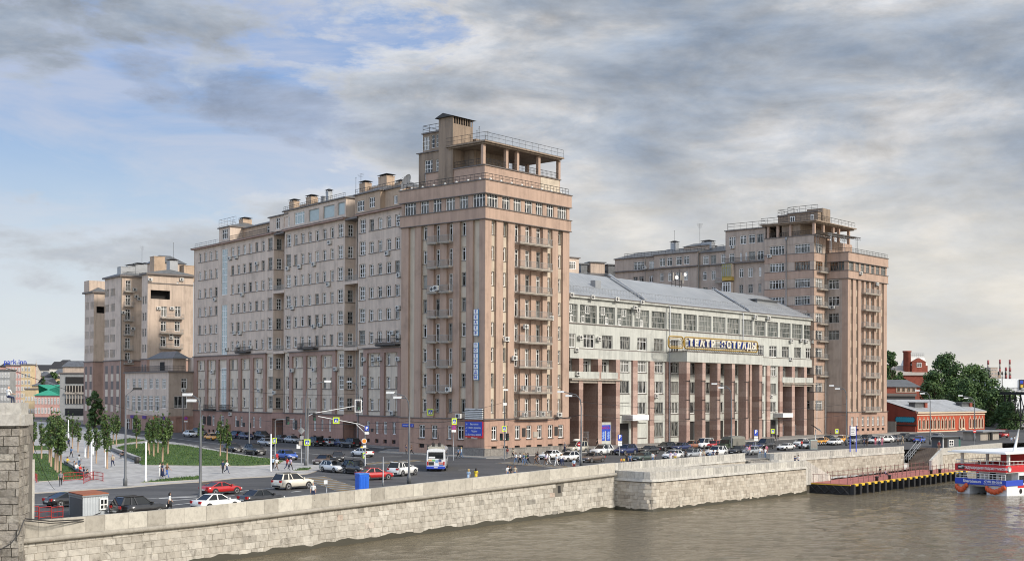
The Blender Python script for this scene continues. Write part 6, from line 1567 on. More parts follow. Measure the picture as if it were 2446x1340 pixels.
def bigtree(label, p, h, r, rng, n, sz, mat=None, squash=.75, trunk=.3):
    t = thing('leafy_tree', label, 'tree', p, 0)
    m = MB(); bl = []
    for i in range(60):
        a = rng.uniform(0,6.3); q = rng.random()**.45; z = .12+.82*i/60; w_ = max(.12, math.sin(math.pi*min(1,.16+z*.84))**.8)*rng.uniform(.75,1.15)
        bl.append((Vector((r*.8*q*w_*math.cos(a), r*.8*q*w_*math.sin(a), h*z)), r*rng.uniform(.16,.34), squash))
    foliage(m, rng, bl, int(n*1.5), sz*.85); m.build('crown', [mat or m_leaf2], t, world=False)
    m = MB(); m.tube([(0,0,-1),(.2,0,h*.3),(0,.2,h*.75)], [trunk*1.3,trunk,trunk*.4], 8)
    for j in range(7): a = j*.9; m.tube([(0,0,h*(.25+.05*j)),(r*.5*math.cos(a),r*.5*math.sin(a),h*(.45+.06*j))], [trunk*.5,trunk*.15], 5)
    m.build('trunk', [m_bark], t, world=False)
rg = random.Random(77)
def bt(u, vt, wpx, y, zb, lab, n=4200, sz=.85):
    top = Dp(u, vt, y); r = wpx*y/F/2*(1.22 if u > 2170 else 1); bigtree(lab, (top.x, y, zb), top.z-zb, r, rg, n, sz)
bt(2262,838,110,392,-1,'tall dark green tree with the highest crown behind the red house',7500)
bt(2232,880,80,385,-1,'green tree rising behind the left part of the red house roof',4600)
bt(2330,866,120,400,-1,'broad dark green tree behind the right end of the red house',8000)
bt(2302,905,90,372,-1,'rounded green tree directly behind the grey roof ridge',5200,.75)
bt(2385,925,110,385,-1,'lighter green tree spreading over the embankment at the far right',5200,.8)
bt(2405,960,70,365,-1,'low bushy tree overhanging the embankment road at the right',3000,.7)
bt(2128,828,60,420,-1,'dark tree directly right of the far pink tower',3800)
bt(2152,880,40,410,-1,'small dark tree in front of the brick factory',2200,.8)
bt(226,930,46,330,.6,'bushy street tree in front of the far end blocks at the left',1800,.7)
bt(128,884,34,560,1,'round dark tree among the far city houses at the left',1500,1.1)
bt(104,893,16,520,1,'small green tree beside the church spire',800,.9)
# ================================================================ red house and the brick buildings behind it
m_redbrick = tonemat('red_painted_brick', [(0,(.4,.07,.03)),(1,(.47,.095,.045))], .85, .8, .35, .15, .25)
m_brick = tonemat('dark_red_brick', [(0,(.26,.065,.04)),(1,(.3,.085,.055))], .9, 1., .5, .15, .3)
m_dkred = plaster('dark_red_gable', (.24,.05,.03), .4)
RH = thing('red_house', 'long low red brick house with white arched window surrounds and grey metal roof', 'house', (115,335,-1.3))
Pc = Dp(2190,1000,330); Pe = Dp(2352,1000,352); FH = Fac(Pc[:2], Pe[:2]); gd = Vector((-.66,.75)); FG = Fac((Vector(Pc[:2])+gd*15)[:2], Pc[:2])
hz_ = lambda u, v: FH.z(u, v); zE = hz_(2200,985.5); zB_ = -1.6
w = MB(); U = lambda x: 2100+x/3.526; VV = lambda y: 820+y/3.526
xs = [338,373,405,437,467,498,530,560,592,623,680,706,763,793,813,840,865]
ops = []; 
for x in xs: s = FH.s(U(x),1010); ops.append((s-.42, s+.42, hz_(2250,1023), hz_(2250,1004)))
gops = [(FH.s(U(x),1045)-.4, FH.s(U(x),1045)+.4, -1.3, hz_(2250,1036)) for x in (345,375,405,460,500,540,580,620,763,793,840,865)]
dr_ = (FH.s(U(672),1035), FH.s(U(716),1035), -1.6, hz_(2295,1033))
wallcells(w, FH, 0, FH.L, zB_, zE, ops+gops+[dr_], 0, .25, 0)
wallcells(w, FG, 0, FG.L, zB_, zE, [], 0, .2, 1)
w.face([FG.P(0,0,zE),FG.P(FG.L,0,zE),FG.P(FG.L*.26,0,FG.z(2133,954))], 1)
w.face([FH.P(dr_[0],-.24,dr_[2]),FH.P(dr_[1],-.24,dr_[2]),FH.P(dr_[1],-.24,dr_[3]),FH.P(dr_[0],-.24,dr_[3])], 2)
w.build('wall', [m_redbrick, m_dkred, m_dark], RH)
q = MB()
q.fbox(FH, -.1, FH.L+.2, -.1, .45, zE-.15, zE+.25); q.fbox(FH, 0, FH.L, .0, .14, zE-.75, zE-.45)
zs_ = hz_(2250,1030); q.fbox(FH, 0, FH.L, .0, .16, zs_-.1, zs_+.16); m_crm = flat('cream_trim', (.6,.5,.37), .7); q.build('cornice', m_crm, RH)
for o in ops:
    q = MB(); c = (o[0]+o[1])/2; z1 = o[3]
    q.fbox(FH, o[0]-.2, o[0]-.02, .002, .16, o[2], z1); q.fbox(FH, o[1]+.02, o[1]+.2, .002, .16, o[2], z1); q.fbox(FH, o[0]-.36, o[1]+.36, .002, .22, o[2]-.22, o[2]-.02)
    for k in range(7):
        a0, a1_ = math.pi*k/6, 0; q.fbox(FH, c-.46*math.cos(a0)-.09, c-.46*math.cos(a0)+.09, .004, .18, z1+.45*math.sin(a0)-.02, z1+.45*math.sin(a0)+.18)
    q.fbox(FH, c-.09, c+.09, .004, .18, z1+.6, z1+1.05); sr_ = q.build('window_surround', m_crm, RH)
    putwin(RH, FH, o, -.2, 1, (.7,), 'window', m_frame_br, m_glass_b, .08, .06)
for o in gops: putwin(RH, FH, o, -.2, 1, (), 'ground_window', m_frame_w, m_glass_b, .1, .08)
q = MB(); c = (dr_[0]+dr_[1])/2; rw = (dr_[1]-dr_[0])/2+.25
for k in range(13): a0 = math.pi*k/12; q.fbox(FH, c-rw*math.cos(a0)-.2, c-rw*math.cos(a0)+.2, .2, .5, dr_[3]-.6+rw*1.1*math.sin(a0)-.2, dr_[3]-.6+rw*1.1*math.sin(a0)+.25)
for s in (-1,1): q.fbox(FH, c+s*rw-.3, c+s*rw+.3, .0, .52, -1.6, dr_[3]-.6)
q.build('door_surround', m_crm, RH)
q = MB(); zR = FG.z(2133,954); dpt = 12.; bk = lambda s, o, z: FH.P(s,o,z)
ridge0 = FG.P(FG.L*.26,0,zR); ridge1 = FH.P(FH.L-5., -dpt*.74, zR)
e0, e1 = FH.P(-.3,.55,zE+.28), FH.P(FH.L+.5,.55,zE+.28)
n = 34
for i in range(n):
    q.tn = R_.gauss(.55,.14); q.face([e0.lerp(e1,i/n), e0.lerp(e1,(i+1)/n), ridge0.lerp(ridge1,(i+1)/n), ridge0.lerp(ridge1,i/n)])
bk0, bk1 = FG.P(0,0,zE), FH.P(FH.L+.5,-15,zE+.28); q.tn = .5; q.face([ridge0,ridge1,bk1,bk0]); q.face([e1,bk1,ridge1])
q.build('roof', [m_tin_lt], RH)
for u0, u1 in ((2184,2214),(2296,2321)):
    q = MB(); s0, s1 = FH.s(u0,970,-3), FH.s(u1,970,-3); q.fbox(FH, s1-1.1, s1, -5, -2.8, zE+.8, hz_(u1,964)+.2); q.fbox(FH, s0, s1+.2, -5, -2.7, hz_(u1,964)+.2, hz_(u1,964)+.4, 1); q.fbox(FH, s0+.6, s1-1.12, -5, -3.2, zE+.8, hz_(u1,964)+.2, 1); q.build('roof_dormer', [m_brick, m_tin], RH)
q = MB(); gr_ = random.Random(5); sa, sb = FG.s(2141,1000,.05), FG.s(2183,1002,.05); za0, za1 = FG.z(2162,1009.5), FG.z(2162,994)
for k in range(8):
    c = sa+(sb-sa)*(k+.5)/8; pts = [FG.P(c+.78*math.cos(t*.524), .03+k*.004, (za0+za1)/2+(za1-za0)*.5*math.sin(t*.524)*gr_.uniform(.8,1)) for t in range(12)]; q.face(pts, 0)
    pts = [FG.P(c+.55*math.cos(t*.524), .07+k*.004, (za0+za1)/2+(za1-za0)*.4*math.sin(t*.524)) for t in range(12)]; q.face(pts, 1)
q.build('graffiti', [flat('graffiti_outline',(.01,.03,.05)), flat('graffiti_cyan',(.03,.3,.42))], RH)
q = MB(); q.fbox(FG, FG.s(2140,1030,.3), FG.L-.3, .05, .35, -1.6, FG.z(2160,1017,.3), 0); q.fbox(FG, FG.s(2118,1030,.3), FG.L+.2, .05, .6, FG.z(2160,1016,.3), FG.z(2160,1014,.3), 1); q.build('lean_to', [m_dkred, m_iron], RH)
q = MB(); q.fbox(FG, FG.L-28, FG.s(2139,1030,1.), .5, 1.2, -1.6, FG.z(2130,1006,1)); solo(q, 'side_wall', [m_conc], 'grey garden wall between the far tower and the red house', 'wall', None, FG.P(FG.L-20,1,-1.6))
def box_house(name, label, cat, u0, u1, vtop, y, zb, depth, mat, rows=0, cols=0, roof=None, wh=(1.2,1.6), vb=None, slope=0., par_=None, fm=None, hip=1.5, rmat=None, gm=None, top=.5):
    A = Dp(u0,vtop,y-slope/2); B = Dp(u1,vtop,y+slope/2); f = Fac(A[:2], B[:2]); z1 = (A.z+B.z)/2
    t = thing(name, label, cat, f.P(f.L/2,0,zb)) if par_ is None else par_
    w = MB(); depth = min(depth, 5) if u1 < 206 else depth; w.fbox(f, 0, f.L, -depth, 0, zb, z1); w.build('wall', [mat], t)
    if rows:
        dz = (z1-zb-1)/rows
        for i in range(rows):
            for j in range(cols):
                c = f.L*(j+.5)/cols; z = zb+1.+dz*i+.3; ww = min(wh[0], f.L/cols*.6)
                putwin(t, f, (c-ww/2,c+ww/2,z,z+min(wh[1],dz*.62)), .03, 1, (.7,), 'window', fm or m_frame_w, gm or m_glass_b, .12, .1)
    if roof:
        q = MB(); o = .5; r = [f.P(-o,o,z1),f.P(f.L+o,o,z1),f.P(f.L+o,-depth-o,z1),f.P(-o,-depth-o,z1),f.P(hip,-depth/2,z1+roof),f.P(f.L-hip,-depth/2,z1+roof)]
        q.idx(r, [(0,1,5,4),(1,2,5),(2,3,4,5),(3,0,4),(0,3,2,1)]); q.build('roof', [rmat or m_tin], t)
    elif roof is None:
        q = MB(); q.fbox(f, -.3, f.L+.3, -depth-.3, .3, z1+.002, z1+top); q.build('cornice', [m_ledge], t)
    return t, f, z1
BH, f, z1 = box_house('brick_building', 'plain red brick building with small arched windows under a grey pitched roof', 'building', 2112,2196,924,372,-1,14,m_brick,0,0,2.2)
for x in (163,205,248,291):
    s = f.s(U(x),930); q = MB(); q.fbox(f, s-.75, s+.75, .02, .1, f.z(2150,VV(412)), f.z(2150,VV(365))); sr_ = q.build('window_surround', m_end, BH); putwin(BH, f, (s-.4,s+.4,f.z(2150,VV(405)),f.z(2150,VV(372))), .12, 0, (), 'window', m_frame_br, m_glass_b)
box_house('shed', 'dark low shed with flat tin roof in front of the brick building', 'shed', 2112,2186,946,362,-1,9,m_iron,0,0,None,top=.8)
FC, f, z1 = box_house('brick_factory', 'old red brick factory with round tower and ornate gable, behind the trees', 'factory', 2140,2222,896,430,-1,24,m_brick,0,0,3.5,rmat=m_conc)
q = MB(); g0, g1 = f.s(2176,870,-4), f.s(2216,870,-4); zt0 = f.z(2190,852,-4); q.fbox(f, g0, g1, -16, -4, z1, f.z(2190,873,-4)); a, b = f.s(2177,850,-6), f.s(2213,850,-6)
r = [f.P(g0,-4,f.z(2190,873,-4)),f.P(g1,-4,f.z(2190,873,-4)),f.P(g1,-16,f.z(2190,873,-4)),f.P(g0,-16,f.z(2190,873,-4)),f.P(g0+.6,-6,zt0),f.P(g1-.6,-6,zt0),f.P(g1-.6,-14,zt0),f.P(g0+.6,-14,zt0)]
q.idx(r, [(0,1,5,4),(1,2,6,5),(2,3,7,6),(3,0,4,7),(4,5,6,7)], 1); q.build('mansard', [m_brick, m_acw], FC)
q = MB(); c = f.s(2195,870,-3.5); q.fbox(f, c-2.3, c+2.3, -6, -3.4, z1, f.z(2195,864,-3.4)); q.idx([f.P(c-2.6,-3.4,f.z(2195,864)),f.P(c+2.6,-3.4,f.z(2195,864)),f.P(c,-3.4,f.z(2195,854)),f.P(c-2.6,-6,f.z(2195,864)),f.P(c+2.6,-6,f.z(2195,864)),f.P(c,-6,f.z(2195,854))], [(0,1,2),(3,5,4),(0,2,5,3),(1,4,5,2)]); q.build('ornate_gable', [m_brick], FC)
putwin(FC, f, (c-.8,c+.8,f.z(2195,877,-3.3),f.z(2195,866,-3.3)), -3.3, 1, (), 'window')
q = MB(); p = f.P(f.s(2166.5,860,-5),-5); q.lathe(p.x,p.y,[(1.25*1.0,z1-2),(1.25,f.z(2166,842,-5)),(1.5,f.z(2166,841,-5)),(1.5,f.z(2166,838,-5)),(1.2,f.z(2166,838,-5))],14); q.build('round_tower', [m_brick], FC)
q = MB(); rail(q, [f.P(g0+.6,-6,zt0),f.P(g1-.6,-6,zt0)], 1.2, .6, .05, 0, True); q.build('roof_railing', m_steel, FC)
# far right: shopping centre, tower blocks, striped power station stacks, footbridge
ML, f, z1 = box_house('shopping_centre', 'long white windowless shopping centre across the river', 'shopping centre', 2375,2560,905,900,0,60,m_white,0,0,0)
q = MB(); s = f.s(2434,915); q.fbox(f, s, s+14, .1, .8, f.z(2440,930), f.z(2440,906)); sc_p = q.build('advert_screen', [m_iron], ML)
for k, (a, b, c, d, mm) in enumerate(((.5,2.6,.6,.9,m_blue),(3.,5.2,.4,.75,m_red),(.8,2.6,.15,.45,m_yellow),(5.5,7.5,.6,.9,m_yellow),(1.5,6,.03,.13,m_white))):
    q = MB(); za, zb = f.z(2440,930), f.z(2440,906); q.fbox(f, s+a, s+b, .81, .9, za+(zb-za)*c, za+(zb-za)*d); q.build('advert_image', [mm], sc_p)
box_house('tower_block', 'pale distant tower block just left of the striped stacks', 'tower block', 2366,2383,878,1900,0,20,m_end,10,5,None,(2.5,2.6))
box_house('tower_block', 'narrow beige distant tower block between striped stacks', 'tower block', 2384,2391,888,1950,0,16,m_attic,8,2,None,(2.5,2.6))
m_stk = flat('stack_hazed_red', (.3,.09,.085), .8)  # distance haze painted into the red of the stacks
for (u, vt, vb_, wd) in ((2360.5,860,904,5),(2388.5,858.5,890,4.6),(2412,859,904,4.8),(2403,877,904,5.6),(2412.8,879,905,5.4)):
    y = 2600 if vt < 870 else 2400; P0 = Dp(u,vt,y); t = thing('power_stack', 'red and white striped power station stack, %s' % {2360.5:'leftmost, behind the tree tops',2388.5:'slim one above the beige tower block',2412:'tallest at the right',2403:'short thick one in the middle',2412.8:'short one at the right'}[u], 'chimney stack', (P0.x,y,0)); r = wd*y/F/2
    n = 9; z0 = 0
    for k in range(n):
        q = MB(); a, b = P0.z*k/n, P0.z*(k+1)/n; q.lathe(P0.x,y,[(r*(1.15-.2*k/n),a),(r*(1.15-.2*(k+1)/n),b)],12); q.build('stack_band', [m_stk if k % 2 == 0 else m_conc], t)
FBk = thing('footbridge', 'dark steel truss footbridge with lamp posts at the far right', 'bridge', (150,330,5))
fbg = Fac(Dp(2388,930,372)[:2], Dp(2560,930,330)[:2]); zb = fbg.z(2420,936); q = MB()
q.fbox(fbg, 0, fbg.L, -6, 0, zb-.8, zb); rail(q, [fbg.P(0,0,zb),fbg.P(fbg.L,0,zb)], 1.2, .8, .05, 0, True)
for k in range(8):
    s = 1.+k*3.4; q.tube([fbg.P(s,-1,-2),fbg.P(s,-1,zb-.8)], .22, 5); q.tube([fbg.P(s,-1,zb-.8),fbg.P(s+3.4,-1,zb-8)], .12, 4); q.tube([fbg.P(s+3.4,-1,zb-.8),fbg.P(s,-1,zb-8)], .12, 4)
q.tube([fbg.P(0,-1,zb-8),fbg.P(fbg.L,-1,zb-8)], .16, 4); q.build('truss', [m_iron], FBk)
lp = fbg.P(.5,-.5,zb); q = MB(); q.tube([lp,lp+Vector((0,0,4.6))], .12, 6); 
for a in (-1,0,1): q.tube([lp+Vector((0,0,4.2)),lp+Vector((a*1.,0,4.2)),lp+Vector((a*1.,0,4.9))], .06, 4); q.lathe(lp.x+a*1.,lp.y,[(.12,lp.z+4.9),(.32,lp.z+5.3),(.2,lp.z+5.8),(.03,lp.z+6.1)],8)
q.build('bridge_lantern', [m_iron], FBk)
m = MB(); P_ = [Dp(2386,1012,380),Dp(2470,1006,380)]; f_ = Fac(P_[0][:2],P_[1][:2]); m.fbox(f_, 0, 60, -20, 0, -1.5, f_.z(2430,1004)); solo(m, 'ramp_wall', [m_conc], 'long grey ramp wall with parked cars under the footbridge', 'wall', None, f_.P(10,0,-1.5))
# ================================================================ far city at the left
CL = 'house'
m_grn = flat('green_tin_roof', (.03,.27,.17), .5); m_pinkh = plaster('pink_house_plaster', (.55,.32,.27), .3); m_yel = plaster('yellow_house_plaster', (.58,.45,.27), .3); m_gry = plaster('grey_house_plaster', (.3,.3,.29), .4); m_whh = plaster('white_house_plaster', (.62,.58,.5), .25)
box_house('far_house', 'pink low house with a bright green hipped roof at the end of the street', CL, 83,143,944,470,.9,18,m_pinkh,2,8,3.9,(1.1,2.2),hip=9,rmat=m_grn)
box_house('far_house', 'yellow gabled house behind the green roofed house', CL, 76,140,921,520,.9,18,m_yel,2,6,3.2,hip=8)
box_house('far_house', 'white distant apartment house with black roof in the middle of the skyline', CL, 76,124,884,700,.9,20,m_whh,7,9,3.,(1.6,1.9),rmat=m_iron,hip=1)
box_house('far_house', 'low cream house front between the spire and the hotel', CL, 60,86,930,480,.9,14,m_yel,2,4,None)
HT, f, z1 = box_house('hotel_building', 'rose and beige hotel block with a blue rooftop sign', 'hotel', 14,76,874,560,.9,24,m_pinkh,7,9,None,(1.5,1.8))
q = MB(); rail(q, [f.P(2,-3,z1),f.P(8,-3,z1)], 1.5, 1., .06); q.build('sign_frame', [m_iron], HT)
text('park inn', 3.1, m_blue, HT, f.P(f.s(36.5,865,-3),-3,z1+1.8), f.rz, .05, 1., 'sign_lettering', .04)
box_house('far_house', 'grey stone house with regular windows at the far left edge', CL, -40,24,885,430,.9,30,m_gry,6,9,None,(1.3,1.9))
box_house('far_house', 'beige narrow house with balconies right of the hotel', CL, 50,74,872,540,.9,14,m_yel,7,3,None,(1.6,1.8))
DK, f, z1 = box_house('modern_building', 'dark concrete modern building with open glazed terrace beside the far end block', 'building', 143,206,893,420,.9,30,m_gry,0,0,None)
for v0, v1, mt in ((900,916,m_dark),(921,936,m_dark),(952,964,m_iron),(975,992,m_cglass)):
    q = MB(); q.fbox(f, f.L*.22, f.L, .02, .15, f.z(175,v1), f.z(175,v0)); q.build('window_band', [mt], DK)
for k in range(7): q = MB(); s = f.L*(.26+.11*k); q.fbox(f, s, s+.25, .16, .4, f.z(175,964), f.z(175,921)); q.build('post', [m_conc], DK)
q = MB(); q.fbox(f, f.L*.2, f.L, .02, .6, f.z(175,941), f.z(175,936.5)); q.build('terrace_slab', [m_conc], DK)
box_house('far_house', 'ochre attic house with metal roof behind the dark modern building', CL, 150,204,876,520,.9,20,m_end,4,7,2.5,(1.4,1.5))
box_house('far_house', 'distant dark roofed house left of the round tree', CL, 118,150,880,640,.9,18,m_whh,6,6,3.5,(1.4,1.6),rmat=m_iron)
for i, (u0, u1, v, y, mt, w_) in enumerate(((20,44,882,650,m_yel,'low ochre house peeping left of the hotel sign'),(64,90,894,620,m_whh,'small cream house left of the spire'),(92,116,898,600,m_pinkh,'small rose house right of the spire'),(104,136,903,560,m_yel,'low yellow house under the round tree'),(128,150,892,590,m_whh,'pale narrow house right of the round tree'),(140,170,868,760,m_gry,'grey distant house with roof masts over the dark building'),(168,203,872,700,m_whh,'pale distant house beside the far end block'),(0,22,876,700,m_pinkh,'rose distant house at the left frame edge'),(48,70,888,740,m_gry,'grey distant gable behind the beige balcony house'))):
    box_house('far_house', w_, CL, u0, u1, v, y, .9, 12, mt, 5, 5, 2.2, (1.3,1.5), rmat=m_iron if i % 2 else m_tin, hip=1.5)
CH = thing('church_tower', 'grey pointed church spire among the far houses', 'church', (*Dp(86,905,600)[:2],.9)); p = Dp(86,905,600); q = MB()
q.lathe(p.x,p.y,[(3.2,0),(3.2,p.z-1),(2.6,p.z),(2.2,p.z+3.2),(1.2,p.z+5),(.15,p.z+7.5),(.05,p.z+9)],8); q.build('spire', [m_conc], CH)
box_house('far_house', 'very distant grey block on the left horizon', CL, -10,60,900,900,.9,30,m_whh,6,10,None,(2,2))
# ================================================================ street furniture
def lampmat(): return m_pole
def street_lamp(u, v, uh, vh, label, two=True, zoff=0., y=None, dark=False):
    p = G(u, v) if y is None else Vector((Dp(u,v,y).x, y, gz(Dp(u,v,y).x,y)))
    t = thing('street_lamp', label, 'street lamp', p)
    top = Dp(uh, vh, p.y); dx = top.x-p.x; h = top.z-p.z; d = Vector((1 if dx > 0 else -1,.25,0)).normalized(); ax = abs(dx)
    q = MB(); q.lathe(p.x,p.y,[(.24,p.z),(.24,p.z+.9),(.14,p.z+1.1),(.12,p.z+h*.5),(.08,p.z+h*.8)],10)
    b = p+Vector((0,0,h*.8)); e = p+Vector((0,0,h))+d*ax
    def curve(dz, k): return [b+Vector((0,0,dz)), b+d*ax*.05+Vector((0,0,h*.1+dz)), b+d*ax*.3*k+Vector((0,0,h*.165+dz)), p+d*ax*k+Vector((0,0,h*(1. if k == 1 else .955)+dz*.3))]
    if not two and dark: q.tube([b,p+Vector((0,0,h*.93)),e], .07, 5)
    else: q.tube(curve(0,1.), .065, 5)
    q.build('pole', [m_pole], t)
    heads = [(1.,0)]+([(.55,-.35)] if two else [])
    if two: q = MB(); q.tube(curve(-.3,.55), .06, 5); q.build('lamp_arm', [m_pole], t)
    for k, dz in heads:
        c = curve(dz if k == 1 else -.3, k)[-1] if not dark else e; q = MB(); a = d; n_ = Vector((-d.y,d.x,0))
        pr = [c-a*.1+n_*.1, c-a*.1-n_*.1, c+a*.85-n_*.19, c+a*.85+n_*.19]; up = Vector((0,0,.2)); dn = Vector((0,0,-.1))
        q.hexa([x+dn for x in pr]+[x+up*.8 for x in pr]); q.build('lamp_head', [m_iron if dark else m_lampw], t)
    return t
LB = 'double headed street lamp on the embankment '
street_lamp(478,1207,455,943,LB+'nearest the camera, before the red coupe'); street_lamp(977,1155,938,938,LB+'near the bus and a white off roader')
street_lamp(1388,1113,1345,936,LB+'carrying the no entry sign'); street_lamp(1747,1084,1712,917,LB+'in front of the theatre columns')
street_lamp(2022,1064,1992,921,LB+'in front of the far pink tower'); street_lamp(2222,1056,2197,933,LB+'in front of the red house windows', y=262); street_lamp(2328,1050,2300,945,LB+'at the right end of the red house', y=280)
street_lamp(299,1163,319,929,'single grey lamp with dark head at the edge of the plaza', False, dark=True)
street_lamp(617,1038,590,907,'thin street lamp in front of the left wing block, arm to the left', False); street_lamp(855,1066,838,912,'thin street lamp before the right wing block', False)
street_lamp(730,1113,776,911,'street lamp with long thin arm to the right above the crossing', False); street_lamp(1068,1083,1036,917,'lamp post carrying a crossing sign, by the corner tower and bus', False)
def post(u, v, vt, label, r=.11, name='pole', mat=None, cat='pole', y=None, grp=None):
    p = G(u, v); t = Dp(u, vt, p.y); q = MB(); q.lathe(p.x,p.y,[(r*1.5,p.z),(r*1.4,p.z+.5),(r,p.z+.6),(r*.8,t.z)],8)
    return solo(q, name, [mat or m_pole], label, cat, grp, p)
post(595,1084,905,'plain grey trolley wire pole in front of the left wing block'); post(768,1050,940,'plain dark trolley wire pole in front of the middle wing block'); post(350,1018,930,'grey trolley wire pole before the low annex windows'); post(437,1032,930,'grey trolley wire pole before the end wall of the annex'); post(264,1012,940,'grey trolley wire pole in front of the end block with balconies')
post(363,1022,945,'thinner grey pole right beside the annex trolley pole'); post(915,1160,1090,'short steel post by the parapet left of the white rear facing car',.07,'steel_post',m_steel)
for u, v, vt, w_ in ((218,1143,1055,'beside the seated people'),(252,1118,1045,'in the middle of the plaza'),(348,1153,1054,'at the front edge of the plaza'),(647,1128,1036,'at the plaza tip near the crossing'),(203,1095,1030,'behind the walking man'),(222,1088,1028,'far back in the square'),(163,1058,1002,'farthest, near the road')):
    post(u, v, vt, 'slim white light column '+w_, .1, 'light_column', m_white, 'light column')
# traffic signs ----------------------------------------------------
def ped_sign(par, c, rz, s=.9):
    def bx(x0,x1,z0,z1,y,mt,nm,pp):
        m = MB(); m.box(x0,x1,y,y+.02,z0,z1); M = Matrix.Translation(c) @ Matrix.Rotation(rz,4,'Z'); m.v = [tuple(M @ Vector(q)) for q in m.v]; return m.build(nm,[mt],pp)
    b = bx(-s/2,s/2,-s/2,s/2,0,m_lime,'sign_board',par); k = s*.34; bx(-k,k,-k,k,-.025,m_blue,'sign_face',b)
    m = MB(); M = Matrix.Translation(c) @ Matrix.Rotation(rz,4,'Z'); m.face([M @ Vector(q) for q in ((-k*.85,-.03,-k*.8),(k*.85,-.03,-k*.8),(0,-.03,k*.85))],0)
    for pts in (((-.04,-.15),(.06,-.15),(.1,.12),(-.02,.14)),((-.02,-.15),(.03,-.15),(-.12,-.42),(-.2,-.42)),((.02,-.15),(.08,-.15),(.2,-.42),(.12,-.42)),((-.05,.17),(.07,.17),(.07,.3),(-.05,.3))):
        m.face([M @ Vector((x*s*.75,-.034,z*s*.75)) for x, z in pts],1)
    m.build('sign_pictogram', [m_white, m_iron], b)
def disc(par, c, rz, r, m1, m2=None, bar=None, mat3=None, cross=False):
    M = Matrix.Translation(c) @ Matrix.Rotation(rz,4,'Z'); m = MB(); P = lambda rr,y: [M @ Vector((rr*math.cos(k*.393),y,rr*math.sin(k*.393))) for k in range(16)]
    m.face(list(reversed(P(r,0)))); m.face(P(r,-.01)); b = m.build('sign_board',[m1],par); q = MB()
    if m2: q.face(P(r*.78,-.02),0); q2_ = q.build('sign_face',[m2],b)
    if bar: q = MB(); q.box(-r*.68,r*.68,-.035,-.025,-r*.16,r*.16); q.v = [tuple(M @ Vector(x)) for x in q.v]; q.build('sign_bar',[bar],b)
    if cross:
        q = MB()
        for sgn in (1,-1): q.idx([M @ Vector((x,-.03-.004*sgn,z)) for x, z in ((-r*.6-.04,-sgn*r*.6),(-r*.6+.08,-sgn*r*.6),(r*.6+.04,sgn*r*.6),(r*.6-.08,sgn*r*.6))],[(0,1,2,3)])
        q.build('sign_cross',[m_red],b)
def plate(par, c, rz, w, h, mt, nm='sign_plate'):
    M = Matrix.Translation(c) @ Matrix.Rotation(rz,4,'Z'); q = MB(); q.box(-w/2,w/2,-.02,.02,-h/2,h/2); q.v = [tuple(M @ Vector(x)) for x in q.v]; return q.build(nm,[mt],par)
def signal(par, c, rz, frame=None):
    M = Matrix.Translation(c) @ Matrix.Rotation(rz,4,'Z'); q = MB(); q.box(-.2,.2,-.15,.15,-.55,.55)
    q.v = [tuple(M @ Vector(x)) for x in q.v]; b = q.build('signal_head',[m_black],par)
    for i, mt in enumerate((m_black,m_black,flat('signal_green',(.02,.12,.07),.2) if 'signal_green' not in MATS else MATS['signal_green'])):
        q = MB(); z = .36-.36*i; q.face([M @ Vector((.13*math.cos(k*.6283),-.16,z+.13*math.sin(k*.6283))) for k in range(10)]); q.box(-.15,.15,-.3,-.155,z+.12,z+.15); q.v[10:] = [tuple(M @ Vector(x)) for x in q.v[10:]]; q.build('signal_lens',[mt],b)
    if frame:
        q = MB(); 
        for x0,x1,z0,z1 in ((-.5,.5,.8,.9),(-.5,.5,-.9,-.8),(-.5,-.4,-.8,.8),(.4,.5,-.8,.8)): q.box(x0,x1,.05,.1,z0,z1)
        q.v = [tuple(M @ Vector(x)) for x in q.v]; q.build('signal_frame',[m_white],b)
def mast(u, v, vt, label, name='sign_post', cat='traffic sign', r=.06, mat=None):
    p = G(u,v); t = thing(name, label, cat, p); top = Dp(u,vt,p.y); q = MB(); q.tube([p,Vector((p.x,p.y,top.z))], r, 6); q.build('post',[mat or m_steel],t); return t, p
at = lambda u, v, p, dy=-.12: Dp(u, v, p.y+dy)
t, p = mast(735,1113,975,'traffic light mast with long arm reaching right over the crossing','traffic_mast','traffic light',.11); q = MB(); q.tube([Dp(735,1000,p.y),Dp(738,992,p.y),Dp(752,986,p.y),Dp(852,969,p.y+2)], .05, 5); q.build('mast_arm',[m_white],t); signal(t, at(751,995,p), .3); signal(t, Dp(856,969,p.y+1.8), .3, True)
plate(t, at(732,1056,p), .2, .1,.1,m_white); ped_sign(t, at(734,1056,p), .2, .85)
t, p = mast(872,1132,1022,'curved signal mast with a crossing sign hung over the junction','traffic_mast','traffic light',.1); q = MB(); q.tube([Dp(872,1024,p.y),Dp(870,1018,p.y),Dp(856,1012,p.y),Dp(760,994,p.y-1)], .045, 5); q.tube([Dp(872,1034,p.y),Dp(850,1012,p.y)], .04, 5); q.build('mast_arm',[m_white],t); ped_sign(t, Dp(803,1004,p.y-.7), .1, .82)
pp = plate(t, at(876,1023,p), .1, .52,.62,m_blue); text('P', .55, m_white, pp, at(876,1023,p,-.16), .1, .01, 1., 'letter', .02); plate(t, at(876,1034,p), .1, .52,.32,m_white); disc(t, at(870,1053,p), .3, .34, m_white, flat('priority_orange',(.75,.25,.02),.5)); plate(t, at(871,1066,p), .2, .4,.3,m_white); ped_sign(t, at(870.5,1087,p), 1.1, .7); signal(t, at(861,1110,p,-.2), .6)
